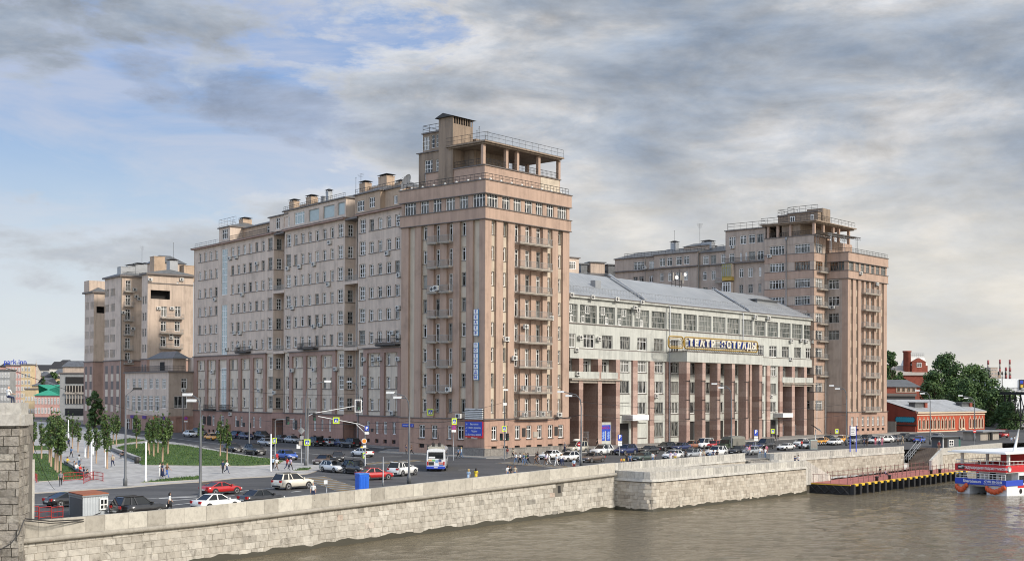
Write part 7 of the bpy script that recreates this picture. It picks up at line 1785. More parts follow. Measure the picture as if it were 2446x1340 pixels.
t, p = mast(657,1124,1004,'slim signal mast at the plaza tip with short arm','traffic_mast','traffic light',.08); q = MB(); q.tube([Dp(657,1006,p.y),Dp(660,1002,p.y),Dp(702,1001,p.y)], .05, 5); q.build('mast_arm',[m_steel],t); signal(t, at(687,1004,p), .8); ped_sign(t, at(656,1052,p), .9, .7); plate(t, at(662,1090,p), .3, .3, .75, m_red)
t, p = mast(720,1111,1022,'post with diamond priority sign and grey plates seen from behind','sign_post'); 
q = MB(); M = Matrix.Translation(at(720,1028,p)) @ Matrix.Rotation(.4,4,'Z') @ Matrix.Rotation(.785,4,'Y'); q.box(-.36,.36,-.02,.02,-.36,.36); q.v = [tuple(M @ Vector(x)) for x in q.v]; q.build('sign_plate',[m_steel],t)
plate(t, at(721,1045,p), .4, .5,.5,m_steel); plate(t, at(718,1058,p), .4, .5,.6,m_conc); plate(t, at(713,1066,p), .4, .55,.6,m_white)
t, p = mast(1083,1099,1000,'post with crossing sign above a blue no stopping sign, by the bus','sign_post'); ped_sign(t, at(1085,1006,p), .75, .95); disc(t, at(1084,1020.5,p), .3, .37, m_red, m_blue, None, None, True); plate(t, at(1084,1029,p), .3, .7,.35,m_white)
t, p = mast(1068,1084,975,'crossing sign on a long arm in front of the corner tower windows','hanging_sign'); q = MB(); q.tube([Dp(1068,976,p.y),Dp(1030,979,p.y-.5)], .05, 5); q.tube([Dp(1068,982,p.y),Dp(1084,997,p.y)], .04, 4); q.build('sign_arm',[m_white],t); ped_sign(t, Dp(1028,984,p.y-.6), .35, 1.05)
t, p = mast(1205,1099,930,'grey mast with crossing sign, traffic light and cameras at the tower corner','traffic_mast','traffic light',.1,m_pole); ped_sign(t, at(1204.5,1023.5,p), .6, .82); signal(t, at(1197.5,1043,p), -.5); signal(t, at(1212,1043,p), .9); plate(t, at(1206,965,p), .2, .55,.4,m_white,'camera_box'); plate(t, at(1208,931,p), .2, .75,.25,m_white,'camera_box')
for u, v, vt, vb, lab in ((1480,1088,1036,1080,'before the white canopied theatre entrance'),(1805,1082,1024,1070,'in front of the portico columns at the right')):
    t, p = mast(u, v, vt, 'blue parking sign with white plates '+lab, 'sign_post'); pp = plate(t, at(u+1,vt+9,p), .3, .72,1.0,m_blue); text('P', .85, m_white, pp, at(u+1,vt+7.5,p,-.17), .3, .01, 1., 'letter', .03); plate(t, at(u+1,vt+20,p), .3, .72,.35,m_white); plate(t, at(u+1,vt+26,p), .3, .72,.32,m_white)
for u, v, vs, lab in ((1846,1050,1029.5,'beside the right theatre porch'),(1999,1050,1029.5,'at the foot of the far pink tower'),(335,1025,985,'in front of the annex shop windows')):
    t, p = mast(u, v, vs-6, 'lime framed pedestrian crossing sign '+lab, 'sign_post'); ped_sign(t, at(u,vs,p), .5, .95)
t, p = mast(444,1035,992,'round no stopping sign with plate before the annex end wall','sign_post'); disc(t, at(444,998.5,p), .4, .45, m_red, m_blue, None, None, True); plate(t, at(444,1006,p), .4, .8,.3,m_white)
t, p = mast(1384,1112,1052,'red no entry sign on the lamp post by the parked cars','sign_post'); disc(t, at(1384,1060.5,p,-.3), .2, .3, m_red, None, m_white); plate(t, at(1384.5,1069.5,p,-.3), .2, .6,.4,m_white)
t = thing('sign_post', 'red no entry sign before the right end of the red house', 'traffic sign', (93.5,262,.2)); p = Vector((Dp(2328,1030,262).x,262,0)); t.location = p; q = MB(); q.tube([Vector((p.x,p.y,-.3)),Dp(2328,1024,262)], .05, 5); q.build('post',[m_steel],t); disc(t, Dp(2328,1029.5,261.8), .2, .38, m_red, None, m_white)
t, p = mast(780,1178,1148,'small white notice on a thin post beside the parapet','sign_post'); plate(t, at(778,1151,p), .2, .38,.42,m_white)
t, p = mast(409,1048,1003,'stack of grey sign backs on a post by the lawn trees','sign_post'); plate(t, at(409,1008,p), .3, .8,.55,m_steel); disc(t, at(409,1018,p), .3, .38, m_steel); plate(t, at(409,1035,p), .3, .7,.5,m_conc)
IB = thing('information_board', 'white timetable board on two blue posts by the long parapet', 'information board', Dp(2037,1078,214)); yb = 214.
for u in (2030.5,2045): q = MB(); q.tube([Dp(u,1079,yb),Dp(u,1016,yb)], .09, 6); q.build('post',[m_blue],IB)
q = MB(); a, b = Dp(2031.5,1040,yb-.1), Dp(2044,1018.5,yb-.1); q.box(a.x,b.x,yb-.16,yb-.1,a.z,b.z); bd = q.build('board',[m_white],IB)
for k in range(4): q = MB(); z = a.z+.25+k*.28; q.box(a.x+.12,b.x-.15-.1*(k%2),yb-.175,yb-.165,z,z+.08); q.build('printed_line',[m_pole],bd)
# ---------------------------------------------------------------- cabin, toilet, barriers, benches, kiosk
KB = thing('site_cabin', 'grey corrugated site cabin with rusty roof and white window by the parapet', 'cabin', (-36,109,-.55)); pk = Dp(165,1205,110.5); pm = Dp(198,1210,107.3); pr_ = Dp(258,1205,109.6)
fk1, fk2 = Fac(pk[:2], pm[:2]), Fac(pm[:2], pr_[:2]); zk0, zk1 = -.6, Dp(198,1184,107.3).z
q = MB()
for f in (fk1, fk2):
    n = int(f.L/.16)
    for i in range(n): q.fbox(f, f.L*i/n, f.L*(i+.5)/n, -.06, .0, zk0, zk1-.12); q.fbox(f, f.L*(i+.5)/n, f.L*(i+1)/n, -.08, -.03, zk0, zk1-.12)
back = (pk.x+pr_.x-pm.x, pk.y+pr_.y-pm.y); fpk = ccw([pk[:2],pm[:2],pr_[:2],back]); q.prism(off_poly(fpk,-.09), zk0, zk1-.1, 0)
q.build('cabin_wall', [flat('cabin_grey',(.45,.48,.5),.5)], KB)
q = MB(); q.prism(off_poly(fpk,.08), zk1-.11, zk1+.02, 0); q.prism(off_poly(fpk,.05), zk1+.021, zk1+.1, 1); q.build('cabin_roof', [m_steel, flat('rust_roof',(.28,.09,.04),.8)], KB)
o = (fk2.s(236,1200), fk2.s(257,1200)-.05, fk2.z(245,1217), fk2.z(245,1189)); putwin(KB, fk2, o, .06, 1, (.45,), 'window', m_white, m_glass_b, .12, .1)
q = MB(); q.fbox(fk1, .25, fk1.L-.25, .005, .04, zk0, zk1-.3); q.build('cabin_door', [flat('cabin_dark',(.09,.1,.11),.5)], KB)
TL = thing('portable_toilet', 'bright blue portable toilet cabin behind the embankment parapet', 'portable toilet', Dp(865,1170,131.5)); p0 = Dp(848.5,1140,131.8); p1 = Dp(859,1140,131.); p2 = Dp(881.5,1140,131.9); zt_0, zt_1 = -.5, Dp(860,1133,131).z
m_tb = flat('toilet_blue', (.01,.11,.55), .45); fpt = ccw([p0[:2],p1[:2],p2[:2],(p0.x+p2.x-p1.x,p0.y+p2.y-p1.y)]); q = MB(); q.prism(fpt, zt_0, zt_1, 0)
ft = Fac(p1[:2],p2[:2])
for i in range(5): q.fbox(ft, ft.L*(.1+.17*i), ft.L*(.2+.17*i), .0, .03, zt_0+.2, zt_1-.25)
q.build('toilet_body', [m_tb], TL); q = MB(); q.prism(off_poly(fpt,.06), zt_1+.002, zt_1+.1, 0); q.build('toilet_roof', [flat('toilet_roof_blue',(.05,.2,.6),.4)], TL)
m_bar = flat('barrier_red', (.35,.03,.03), .5)
def barrier(u0, v0, u1, v1, lab, mat=None, n=1, h=1.1, y=None):
    a, b = (G(u0,v0), G(u1,v1)) if y is None else (Dp(u0,v0,y),Dp(u1,v1,y)); q = MB(); 
    for k in (0,1): q.tube([a+(b-a)*k, a+(b-a)*k+Vector((0,0,h))], .04, 4)
    for z in (.25,.7,h): q.tube([a+Vector((0,0,z)),b+Vector((0,0,z))], .035, 4)
    L = (b-a).length
    for i in range(int(L/.35)): t_ = a.lerp(b,(i+.5)/max(1,int(L/.35))); q.tube([t_+Vector((0,0,.25)),t_+Vector((0,0,h))], .014, 3)
    solo(q, 'crowd_barrier', [mat or m_bar], lab, 'barrier', 'crowd barriers', a)
barrier(63,1148,72,1158,'red barrier at the foot of the bridge abutment'); barrier(68,1140,88,1155,'red barrier leaning beside the left lawn corner'); barrier(152,1152,199,1149,'red barrier in front of the seated people'); barrier(200,1157,222,1148,'red barrier end on to the left of the white column'); barrier(223,1148,246,1152,'red barrier to the right of the first white column')
for a, b, l in ((62,92,'red barrier by the parapet nearest the abutment'),(93,122,'second red barrier from the abutment along the parapet'),(123,150,'red barrier beside the dark end of the cabin')): barrier(a,1243,b,1240,l,None,1,1.1)
for a, b, l in ((285,308,'red barrier in front of the rear wheel of the black car'),(309,333,'red barrier before the middle of the black car'),(334,355,'red barrier before the front wheel of the black car')): barrier(a,1233,b,1230,l)
def bench(u0,v0,u1,v1,lab):
    a, b = G(u0,v0), G(u1,v1); f = Fac(a[:2],b[:2]); q = MB(); z = gz(a.x,a.y)+.12; q.fbox(f, 0, f.L, -.5, .0, z, z+.42); q.fbox(f, 0, f.L, -.52, .05, z+.422, z+.5, 1); solo(q, 'stone_bench', [m_pole, m_plaza], lab, 'bench', None, a)
bench(152,1108,200,1142,'long low stone bench along the left lawn, full of seated people'); bench(262,1075,328,1106,'long low stone bench along the big triangular lawn')
p = G(327,1108); q = MB(); q.lathe(p.x,p.y,[(.36,p.z),(.36,p.z+1.),(.3,p.z+1.02)],10); solo(q, 'litter_bin', [m_iron], 'black litter bin at the end of the lawn bench', 'litter bin', None, p)
TK = thing('ticket_kiosk', 'dark ticket kiosk with white end wall and window at the top of the pier stairs', 'kiosk', (83,249,.2)); yk = 247.
fk = Fac(Dp(2253,1060,yk)[:2], Dp(2290,1060,yk+3)[:2]); q = MB(); zt1 = fk.z(2270,1043.5); q.fbox(fk, 0, fk.L, -2.6, 0, .0, zt1); q.fbox(fk, -1.2, fk.L+.4, -3, .6, zt1+.002, zt1+.15); q.build('kiosk_body', [flat('kiosk_grey',(.1,.11,.12),.5)], TK)
fe_ = Fac(Dp(2241,1060,yk+1.4)[:2], Dp(2253,1060,yk)[:2]); q = MB(); q.fbox(fe_, 0, fe_.L-.02, -.15, .05, 0, zt1-.1); q.build('end_wall', [m_white], TK); putwin(TK, fk, (fk.s(2266,1055), fk.s(2277,1055), fk.z(2270,1065), fk.z(2270,1050)), .02, 1, (.5,), 'window'); q = MB(); q.fbox(fk, .2, fk.s(2263,1055), .005, .05, .0, zt1-.3); q.build('kiosk_door', [m_dark], TK); q = MB(); q.fbox(fk, fk.L+.01, fk.L+.6, -2, 0, 0, zt1-.5); q.build('green_side', [flat('kiosk_green',(.02,.1,.08))], TK)
GS = thing('pavilion', 'grey concrete service pavilion with flat overhanging roof, right of the red house', 'pavilion', Dp(2360,1050,285)); fg = Fac(Dp(2342,1050,283)[:2], Dp(2386,1050,290)[:2]); q = MB(); zg = fg.z(2360,1031); q.fbox(fg, 0, fg.L, -4, 0, -.8, zg); 
for i in range(4): q.fbox(fg, .3+i*1., 1.1+i*1., .0, .04, -.4, zg-.3)
q.build('pavilion_wall', [m_conc], GS); q = MB(); q.fbox(fg, -.8, fg.L+1.4, -5, .9, zg+.002, zg+.25); q.build('pavilion_roof', [m_steel], GS); q = MB(); s = fg.s(2367,1040,.5); q.fbox(fg, s-.3, s+.3, .3, .8, -.8, zg+.3); q.build('pavilion_pillar', [m_iron], GS)
bx_ = thing('utility_box', 'pale green utility box among the parked cars below the far tower', 'utility box', G(1943,1070)); p = G(1943,1072); q = MB(); q.box(p.x-.65,p.x+.65,p.y-.4,p.y+.4,p.z,p.z+1.75); q.build('box_body', [flat('box_green',(.42,.5,.46),.5)], bx_); q = MB(); q.box(p.x-.6,p.x-.02,p.y-.43,p.y-.402,p.z+.15,p.z+1.6); q.box(p.x+.02,p.x+.6,p.y-.43,p.y-.402,p.z+.15,p.z+1.6); q.build('box_door', [m_conc], bx_)
sl = thing('solar_panel', 'tilted dark panel on a white post before the right theatre porch', 'panel', G(1948,1058)); p = G(1948,1058); q = MB(); q.tube([p,p+Vector((0,0,2.8))], .08, 6); q.build('post',[m_white],sl); q = MB(); c = p+Vector((.1,-.1,3.1)); q.idx([c+Vector(v_) for v_ in ((-1.1,0,.7),(.9,.5,-.2),(1.2,0,-.9),(-.6,-.6,.55))],[(0,1,2,3)]); q.idx([c+Vector(v_)-Vector((0,0,.06)) for v_ in ((-1.1,0,.7),(.9,.5,-.2),(1.2,0,-.9),(-.6,-.6,.55))],[(3,2,1,0)]); q.build('panel_face',[m_pole],sl)
for i in range(11):
    p = G(1954+i*5.2,1064-.2*i); q = MB(); q.lathe(p.x,p.y,[(.14,p.z),(.14,p.z+.35),(.1,p.z+.7)],8,0); q.lathe(p.x,p.y,[(.15,p.z+.3),(.145,p.z+.45)],8,1); solo(q, 'road_bollard', [m_black, m_white], 'short black and white bollard in the row before the orange taxis', 'bollard', 'bollards before the taxis', p)
# ---------------------------------------------------------------- overhead wires
def wire(a, b, lab, sag=.6, r=.028, n=14):
    pts = [a.lerp(b,i/n)-Vector((0,0,4*sag*(i/n)*(1-i/n))) for i in range(n+1)]; q = MB(); q.tube(pts, r, 4, 0, False); solo(q, 'overhead_wire', [m_iron], lab, 'wire', None, a)
wire(Dp(-60,850,90), Dp(415,1000,300), 'black cable running from the bridge down over the plaza', .8, .025); wire(Dp(72,1035,99), Dp(130,1168,111), 'thin black cable hanging from the abutment to a thin post', .6, .02)
pA, pB, pC, pD = Dp(977,1006,G(977,1155).y), Dp(1205,1003,G(1205,1099).y), Dp(1388,990,G(1388,1113).y), Dp(1747,1000,G(1747,1084).y)
wire(Dp(595,1000,215), pA, 'trolley wire from the left wing pole to the lamp near the bus'); wire(pA, Dp(1085,1004,198), 'bundle of black cables from the lamp by the bus to the sign post', .2, .05); wire(Dp(1085,1004,198), pB, 'bundle of black cables crossing the corner of the tower', .15, .05); wire(pB, pC, 'bundle of black cables from the tower mast to the no entry lamp', .5, .04); wire(pC, pD, 'trolley wire in front of the theatre columns', .6); wire(pD, Dp(2022,990,G(2022,1064).y), 'trolley wire before the right theatre porch', .6)
wire(Dp(640,1016,220), Dp(1130,1018,196), 'lower trolley wire along the street wing', .5); wire(Dp(350,968,300), Dp(768,986,250), 'trolley wire crossing before the annex windows', .6); wire(Dp(595,935,215), Dp(855,940,225), 'span wire between the wing poles', .4); wire(Dp(1068,985,199), Dp(1205,960,190), 'thin wire rising to the camera mast', .3, .02); wire(Dp(977,1055,150), Dp(1205,1063,190), 'low wire passing in front of the tower base', .4, .022)
wire(Dp(1388,960,172), Dp(2022,965,236), 'long upper trolley wire along the embankment', 1.2, .025)
m = MB(); q = None
p = WLn(-86).to_3d()
cb = [Dp(60,1238,99), Dp(120,1244,100.5), Dp(200,1240,104), Dp(240,1224,107)]
m.tube(cb, .05, 5); m.tube([x+Vector((0,-.1,-.15)) for x in cb], .04, 5); solo(m, 'loose_cable', [m_iron], 'loose dark cables trailing over the left end of the parapet', 'cable', None, cb[0])
m = MB(); m.tube([Dp(0,1312,95.5),Dp(25,1298,96.5),Dp(45,1275,97.5),Dp(58,1240,98)], .05, 5); solo(m, 'loose_cable', [m_iron], 'black cable hanging down the corner of the stone abutment', 'cable', None, Dp(58,1240,98))
SUN_E = 1.5; EXPO = 1.42
# ================================================================ cars
CT = {  # L, w, h, belt, hood z, nose z, tail z, (rear base, rear top, front top, front base), wheel r
 'sedan': (4.6,1.8,1.45,.93,.9,.68,.96,(-.74,-.4,.1,.44),.32), 'hatch': (4.15,1.76,1.5,.95,.92,.7,.98,(-.96,-.68,.1,.5),.31),
 'suv': (4.75,1.92,1.74,1.1,1.08,.84,1.12,(-.97,-.8,.06,.4),.37), 'van': (4.7,1.85,1.95,1.08,1.05,.8,1.1,(-.985,-.93,.28,.7),.34),
 'coupe': (4.45,1.8,1.32,.88,.84,.6,.9,(-.8,-.32,.02,.42),.33), 'wagon': (4.8,1.84,1.5,.94,.9,.68,.98,(-.97,-.78,.1,.44),.33)}
CM = {}
def car_meshes(k):
    if k in CM: return CM[k]
    L, w, h, be, ho, no, ta, (x0,x1,x2,x3), wr = CT[k]; a = L/2; W = w/2
    xs = [(-1.,.8,.42,ta*.72),(-.97,.9,.3,ta*.94),(-.9,.97,.26,ta),(x0,1.,.24,max(ta,be-.02)),(-.35,1.,.22,be),(.1,1.,.22,be),(x3,1.,.23,be),(min(.8,x3+.25),.98,.24,ho),(.9,.93,.27,no+.1),(.97,.84,.33,no),(1.,.7,.42,no*.8)]
    m = MB(); rings = []
    for fx_, kw, zb, zt in xs:
        x = fx_*a; y = W*kw; zm = zb+(zt-zb)*.55
        rings.append([(x,-y*.8,zb),(x,-y*.97,zb+.1),(x,-y,zm),(x,-y*.95,zt-.05),(x,-y*.84,zt),(x,y*.84,zt),(x,y*.95,zt-.05),(x,y,zm),(x,y*.97,zb+.1),(x,y*.8,zb)])
    vs = [p for r in rings for p in r]; n = 10; fs = []
    for i in range(len(rings)-1):
        for j in range(n-1): fs.append((i*n+j,(i+1)*n+j,(i+1)*n+j+1,i*n+j+1))
        fs.append((i*n+n-1,(i+1)*n+n-1,(i+1)*n,i*n))
    fs += [tuple(range(n)), tuple(reversed(range((len(rings)-1)*n,len(rings)*n)))]
    m.idx(vs, fs, 0, True)
    # roof and pillars
    yb, yt = W*.86, W*.66; P = lambda x, y, z: (x*a, y, z)
    hh = h; r = .07
    def q(xb, xt, s, d0, d1):  # pillar strip
        e = .012*s
        m.face([P(xb,s*yb+e,be),P(xb+d0,s*yb+e,be),P(xt+d1,s*yt+e,hh-.04),P(xt,s*yt+e,hh-.04)])
    for s in (-1,1):
        q(x0,x1,s,.1,.06); q(x3-.07,x2-.05,s,.07,.05); q((x0+x3)/2-.03,(x1+x2)/2-.03,s,.05,.05)
        if k in ('suv','van','wagon'): q(x0*.55+x3*.05-.05,x1*.62-.03,s,.06,.06)
    m.idx([P(x1-.02,-yt,hh-.05),P(x2+.03,-yt,hh-.05),P(x2+.03,yt,hh-.05),P(x1-.02,yt,hh-.05),P(x1+.04,-yt*.86,hh),P(x2-.06,-yt*.86,hh),P(x2-.06,yt*.86,hh),P(x1+.04,yt*.86,hh)],[(4,5,6,7),(0,1,5,4),(1,2,6,5),(2,3,7,6),(3,0,4,7)],0)
    if k in ('suv','wagon'):
        for s in (-1,1): m.box(x1*a,x2*a,s*yt*.9-.025,s*yt*.9+.025,hh,hh+.05,1)
    # mirrors, bumpers, dark sills
    for s in (-1,1): m.box((x3-.12)*a,(x3-.05)*a,s*(W+.02)-.09,s*(W+.02)+.09,be,be+.16,0)
    m.box(-a-.02,-a+.12,-W*.7,W*.7,.3,.46,1); m.box(a-.14,a+.015,-W*.62,W*.62,.28,.46,1); m.box(a-.1,a+.012,-W*.4,W*.4,.5,no*.84,1)
    for s in (-1,1): m.box(-a*.5,a*.5,s*W*.985-.02,s*W*.985+.02,.2,.33,1)
    for s in (-1,1):
        for xw in (-.6,.62):
            cx = xw*a; pts = [(cx+(wr+.07)*math.cos(t*.3927),s*(W+.004),wr+(wr+.07)*math.sin(t*.3927)) for t in range(16)]; m.face(pts if s < 0 else pts[::-1], 1)
    body = m
    g = MB(); c = .97
    g.idx([P(x0,-yb*c,be-.03),P(x3,-yb*c,be-.03),P(x3,yb*c,be-.03),P(x0,yb*c,be-.03),P(x1,-yt*c,hh-.05),P(x2,-yt*c,hh-.05),P(x2,yt*c,hh-.05),P(x1,yt*c,hh-.05)],[(4,5,6,7),(0,1,5,4),(1,2,6,5),(2,3,7,6),(3,0,4,7)])
    gm = g.mesh('windows',[m_cglass])
    wm = MB()
    for rr_, y0, y1, mi in ((wr,-.11,.11,0),(wr*.66,-.125,.125,1)):
        vs = []; 
        for y in (y0,y1): vs += [(rr_*math.cos(t*.449),y,rr_*math.sin(t*.449)) for t in range(14)]
        wm.idx(vs,[tuple(range(14)),tuple(range(27,13,-1))]+[(t,14+t,14+(t+1)%14,(t+1)%14) for t in range(14)],mi)
    for t in range(5):
        for y in (-.13,.13): a_ = t*1.257; wm.face([(.06*math.cos(a_+1.57),y,.06*math.sin(a_+1.57)),(.06*math.cos(a_-1.57),y,.06*math.sin(a_-1.57)),(wr*.6*math.cos(a_-.12),y,wr*.6*math.sin(a_-.12)),(wr*.6*math.cos(a_+.12),y,wr*.6*math.sin(a_+.12))],0)
    wmesh = wm.mesh('wheel',[m_tyre,m_rim])
    hl = MB(); hl.box(-.1,.06,-.2,.2,-.07,.08); hm = hl.mesh('headlight',[m_headl])
    tl = MB(); tl.box(-.04,.1,-.17,.17,-.11,.13); tm = tl.mesh('taillight',[m_taill])
    pl_ = MB(); pl_.box(-.02,.02,-.26,.26,-.06,.06); pm_ = pl_.mesh('number_plate',[m_plate])
    CM[k] = (body, gm, wmesh, hm, tm, pm_); return CM[k]
PAINT = {'white':(.72,.72,.7),'black':(.012,.012,.014),'red':(.42,.015,.015),'blue':(.03,.1,.42),'navy':(.015,.025,.09),'silver':(.36,.38,.4),'grey':(.14,.145,.15),'brown':(.1,.07,.055),'beige':(.45,.42,.34),'orange':(.75,.33,.02),'green':(.04,.06,.05),'cream':(.66,.62,.52),'copper':(.25,.1,.05)}
PM = {}; BMESH = {}
E_DIR = Vector((.64,.77)); S_DIR = Vector((-.614,.789))
def car(u, v, kind, col, hd, label, taxi=False, top=None, y=None):
    body, gm, wm_, hm, tm, pm_ = car_meshes(kind); L, w, h, be, ho, no, ta, xx, wr = CT[kind]
    if col not in PM: PM[col] = paint(col+'_car_paint', PAINT[col], .25 if col in ('silver','grey') else 0)
    if (kind,col) not in BMESH: BMESH[(kind,col)] = body.mesh('body',[PM[col],m_black])
    p = G(u, v-2) if y is None else Vector((Dp(u,v,y).x,y,gz(Dp(u,v,y).x,y)))
    hv = {'E':E_DIR,'W':-E_DIR,'S':S_DIR,'N':-S_DIR}.get(hd) if isinstance(hd,str) else Vector((math.cos(rad(hd)),math.sin(rad(hd))))
    rz = math.atan2(hv.y,hv.x); p = p+Vector((0,w*.35,0)); p.z = gz(p.x,p.y)+.015
    t = thing('taxi' if taxi else 'parked_car', label, 'taxi' if taxi else 'car', p, rz)
    inst(BMESH[(kind,col)],'body',t,(0,0,0),0,False); inst(gm,'windows',t,(0,0,0),0,False); a, W = L/2, w/2
    for s in (-1,1):
        for xw in (-.6,.62): inst(wm_,'wheel',t,(xw*a,s*(W-.1),wr),0,False)
        inst(hm,'headlight',t,(a*.94,s*W*.66,no-.04),-s*.0,False); inst(tm,'taillight',t,(-a*.985,s*W*.7,ta*.8),0,False)
    inst(pm_,'number_plate',t,(-a-.03,0,.56),0,False); inst(pm_,'number_plate',t,(a+.02,0,.4),0,False)
    if taxi:
        q = MB(); q.box(-.12,.12,-.3,.3,h,h+.17); q.build('roof_sign',[m_yellow if col != 'orange' else m_white],t,world=False)
    if top == 'box': q = MB(); q.lathe(0,0,[(.1,h+.08),(.42,h+.12),(.44,h+.25),(.3,h+.36),(.05,h+.4)],12); q.v = [(x*2.1,y_,z) for x,y_,z in q.v]; q.build('roof_box',[m_acw if col != 'white' else m_iron],t,world=False)
    return t
CARS = [
(158,1212,'coupe','black','E','black coupe half hidden by the dark end of the site cabin'),(326,1236,'suv','black','E','large black off roader with rails, right of the site cabin'),
(512,1220,'sedan','white','E','white sedan at the lamp post, half hidden by the parapet'),(524,1183,'coupe','red','E','bright red coupe driving behind the nearest street lamp'),
(621,1208,'sedan','black','E','black sedan peeping over the parapet left of the cream off roader'),(697,1170,'suv','cream','E','cream white off roader, largest car on the road'),
(796,1130,'wagon','white','N','white estate with dark roof box coming out of the street',False,'box'),(772,1112,'sedan','brown',-105,'brown sedan waiting behind the white estate'),(806,1104,'hatch','black',-80,'black hatchback behind the brown sedan'),
(850,1134,'suv','black','N','black off roader facing the camera, right of the white estate'),(893,1148,'sedan','red',35,'red sedan behind the blue portable toilet'),(864,1093,'sedan','white',128,'white taxi sedan crossing the junction to the left',True),
(684,1100,'hatch','blue','N','bright blue hatchback at the plaza tip'),(607,1088,'suv','black','N','black off roader driving along the big lawn'),(554,1081,'sedan','black','N','black sedan behind the lawn tree, ahead of its black neighbour'),(635,1067,'sedan','silver','N','silver sedan in the far lane by the light column'),
(453,1045,'sedan','white','N','white sedan before the annex end wall, leftmost of the street row'),(505,1054,'sedan','orange','N','orange taxi behind the lawn trees of the square',True),(560,1048,'wagon','navy','S','dark blue estate parked left of the blue hatchback'),(586,1051,'hatch','navy','N','blue hatchback parked under the left wing block'),
(627,1052,'suv','black','N','black off roader parked right of the blue hatchback'),(674,1058,'sedan','black','N','black sedan parked before the dark passage of the wing'),(698,1060,'sedan','silver','N','silver grey sedan parked behind the diamond sign post'),(749,1067,'suv','black','S','black off roader parked behind the crossing mast'),(780,1067,'hatch','silver','S','pale silver hatchback between two black off roaders'),
(808,1068,'sedan','navy','S','dark sedan squeezed between silver hatchback and black off roader'),(836,1071,'suv','black','S','black off roader with red lights at the right end of the street row'),(475,1040,'wagon','grey','N','grey estate parked behind the white sedan of the street row'),(530,1046,'hatch','white','N','white hatchback mostly hidden by the lawn trees'),
(961,1138,'suv','white',62,'white off roader seen from behind at the lamp post near the bus'),
(1316,1099,'sedan','white','W','white sedan first in the embankment queue beside the pedestrians'),(1359,1104,'hatch','white','W','small white hatchback behind the first white sedan'),(1416,1106,'sedan','brown','W','dark brown sedan right of the no entry lamp post'),(1378,1083,'van','beige','W','beige people carrier with a grey roof box by the porch',False,'box'),
(1438,1089,'suv','white','W','white crossover parked in front of the poster booth'),(1495,1088,'suv','navy','W','dark blue off roader behind the left parking sign'),(1551,1086,'sedan','black','W','long black sedan parked right of the dark blue off roader'),(1591,1078,'wagon','black','W','black estate in the rear row behind the long black sedan'),
(1628,1078,'sedan','navy','W','dark blue sedan left of the brown hatchback'),(1654,1074,'hatch','copper','W','copper brown hatchback beside the white van'),(1683,1073,'van','white','W','white van with a round emblem in the rear row'),(1708,1073,'hatch','red','W','red hatchback between white van and canvas truck'),
(1538,1104,'sedan','green','W','dark green sedan behind the parapet with its roof showing'),(1608,1099,'hatch','white','W','white hatchback in the front row behind two people in lilac'),(1652,1096,'wagon','silver','W','silver estate in the front row right of the white hatchback'),(1712,1092,'suv','white','W','white off roader behind the people leaning on the parapet'),
(1766,1087,'sedan','black','W','black sedan in front of the canvas truck'),(1799,1088,'sedan','silver','W','silver sedan behind the right parking sign'),(1801,1076,'sedan','navy','E','dark blue sedan behind the canvas truck'),(1830,1074,'van','black','W','boxy black jeep right of the portico'),
(1879,1077,'coupe','white','W','white coupe alone above the terrace steps'),(1917,1067,'sedan','white','W','white sedan with a person in red beside it'),(1930,1073,'sedan','white','W','white sedan half hidden by the green utility box'),(1966,1064,'sedan','orange','W','orange taxi right of the green utility box',True),
(1980,1058,'sedan','black','W','dark sedan between the two orange taxis'),(1996,1065,'sedan','white','W','white sedan in front of the second orange taxi'),(2012,1059,'sedan','orange','W','second orange taxi, at the lamp before the far tower',True),(2041,1062,'suv','grey','W','grey brown off roader behind the timetable board'),
(2069,1060,'suv','black','W','black off roader right of the timetable board'),(2094,1061,'wagon','white','W','white estate in the row below the far tower'),(2113,1059,'hatch','white',200,'pale white hatchback parked at an angle by the tower end'),(2125,1058,'sedan','silver','W','ice blue silver sedan at the end of the far tower row'),(2141,1057,'wagon','grey','W','slate grey estate before the garden wall'),
(2160,1056,'suv','black','W','big black off roader under the graffiti wall'),(2184,1056,'sedan','black','W','black sedan at the corner of the red house')]
for c_ in CARS: car(*c_)
for c_ in ((2199,1058,'sedan','blue',60,'blue sedan parked alone in front of the red house',False,None,268),(2240,1054,'hatch','silver','W','silver blue hatchback behind the ticket kiosk',False,None,285),(2428,1008,'sedan','navy',20,'dark blue car on the ramp under the footbridge, left one',False,None,372),(2442,1008,'sedan','grey',20,'grey car on the ramp under the footbridge, right one',False,None,370),(2392,1047,'van','red',100,'red and white ambulance van on the curved bastion',False,None,300)): car(*c_)
# canvas truck
p = G(1745,1080); rz = math.atan2(-E_DIR.y,-E_DIR.x); TR = thing('army_truck', 'dark green truck with grey canvas cover before the portico columns', 'truck', p, rz)
m_olive = flat('olive_truck_paint', (.05,.065,.04), .5)
q = MB(); q.box(-3.2,3.2,-1.,1.,.75,1.05,0); q.box(1.15,2.1,-1.05,1.05,1.05,1.6,0); q.idx([(1.15,-1,1.6),(2.1,-1,1.6),(2.1,1,1.6),(1.15,1,1.6),(1.2,-.85,2.35),(1.75,-.85,2.35),(1.75,.85,2.35),(1.2,.85,2.35)],[(4,5,6,7),(0,1,5,4),(1,2,6,5),(2,3,7,6),(3,0,4,7)]); q.box(2.1,3.25,-.8,.8,1.05,1.6,0); q.box(1.5,3.2,-1.1,1.1,.95,1.15,0); q.box(3.22,3.4,-1.1,1.1,.6,.8,0); q.build('cab',[m_olive],TR,world=False)
q = MB(); pr_ = [(-1.1,1.2),(-1.1,2.4),(-.85,2.75),(0,2.85),(.85,2.75),(1.1,2.4),(1.1,1.2)]
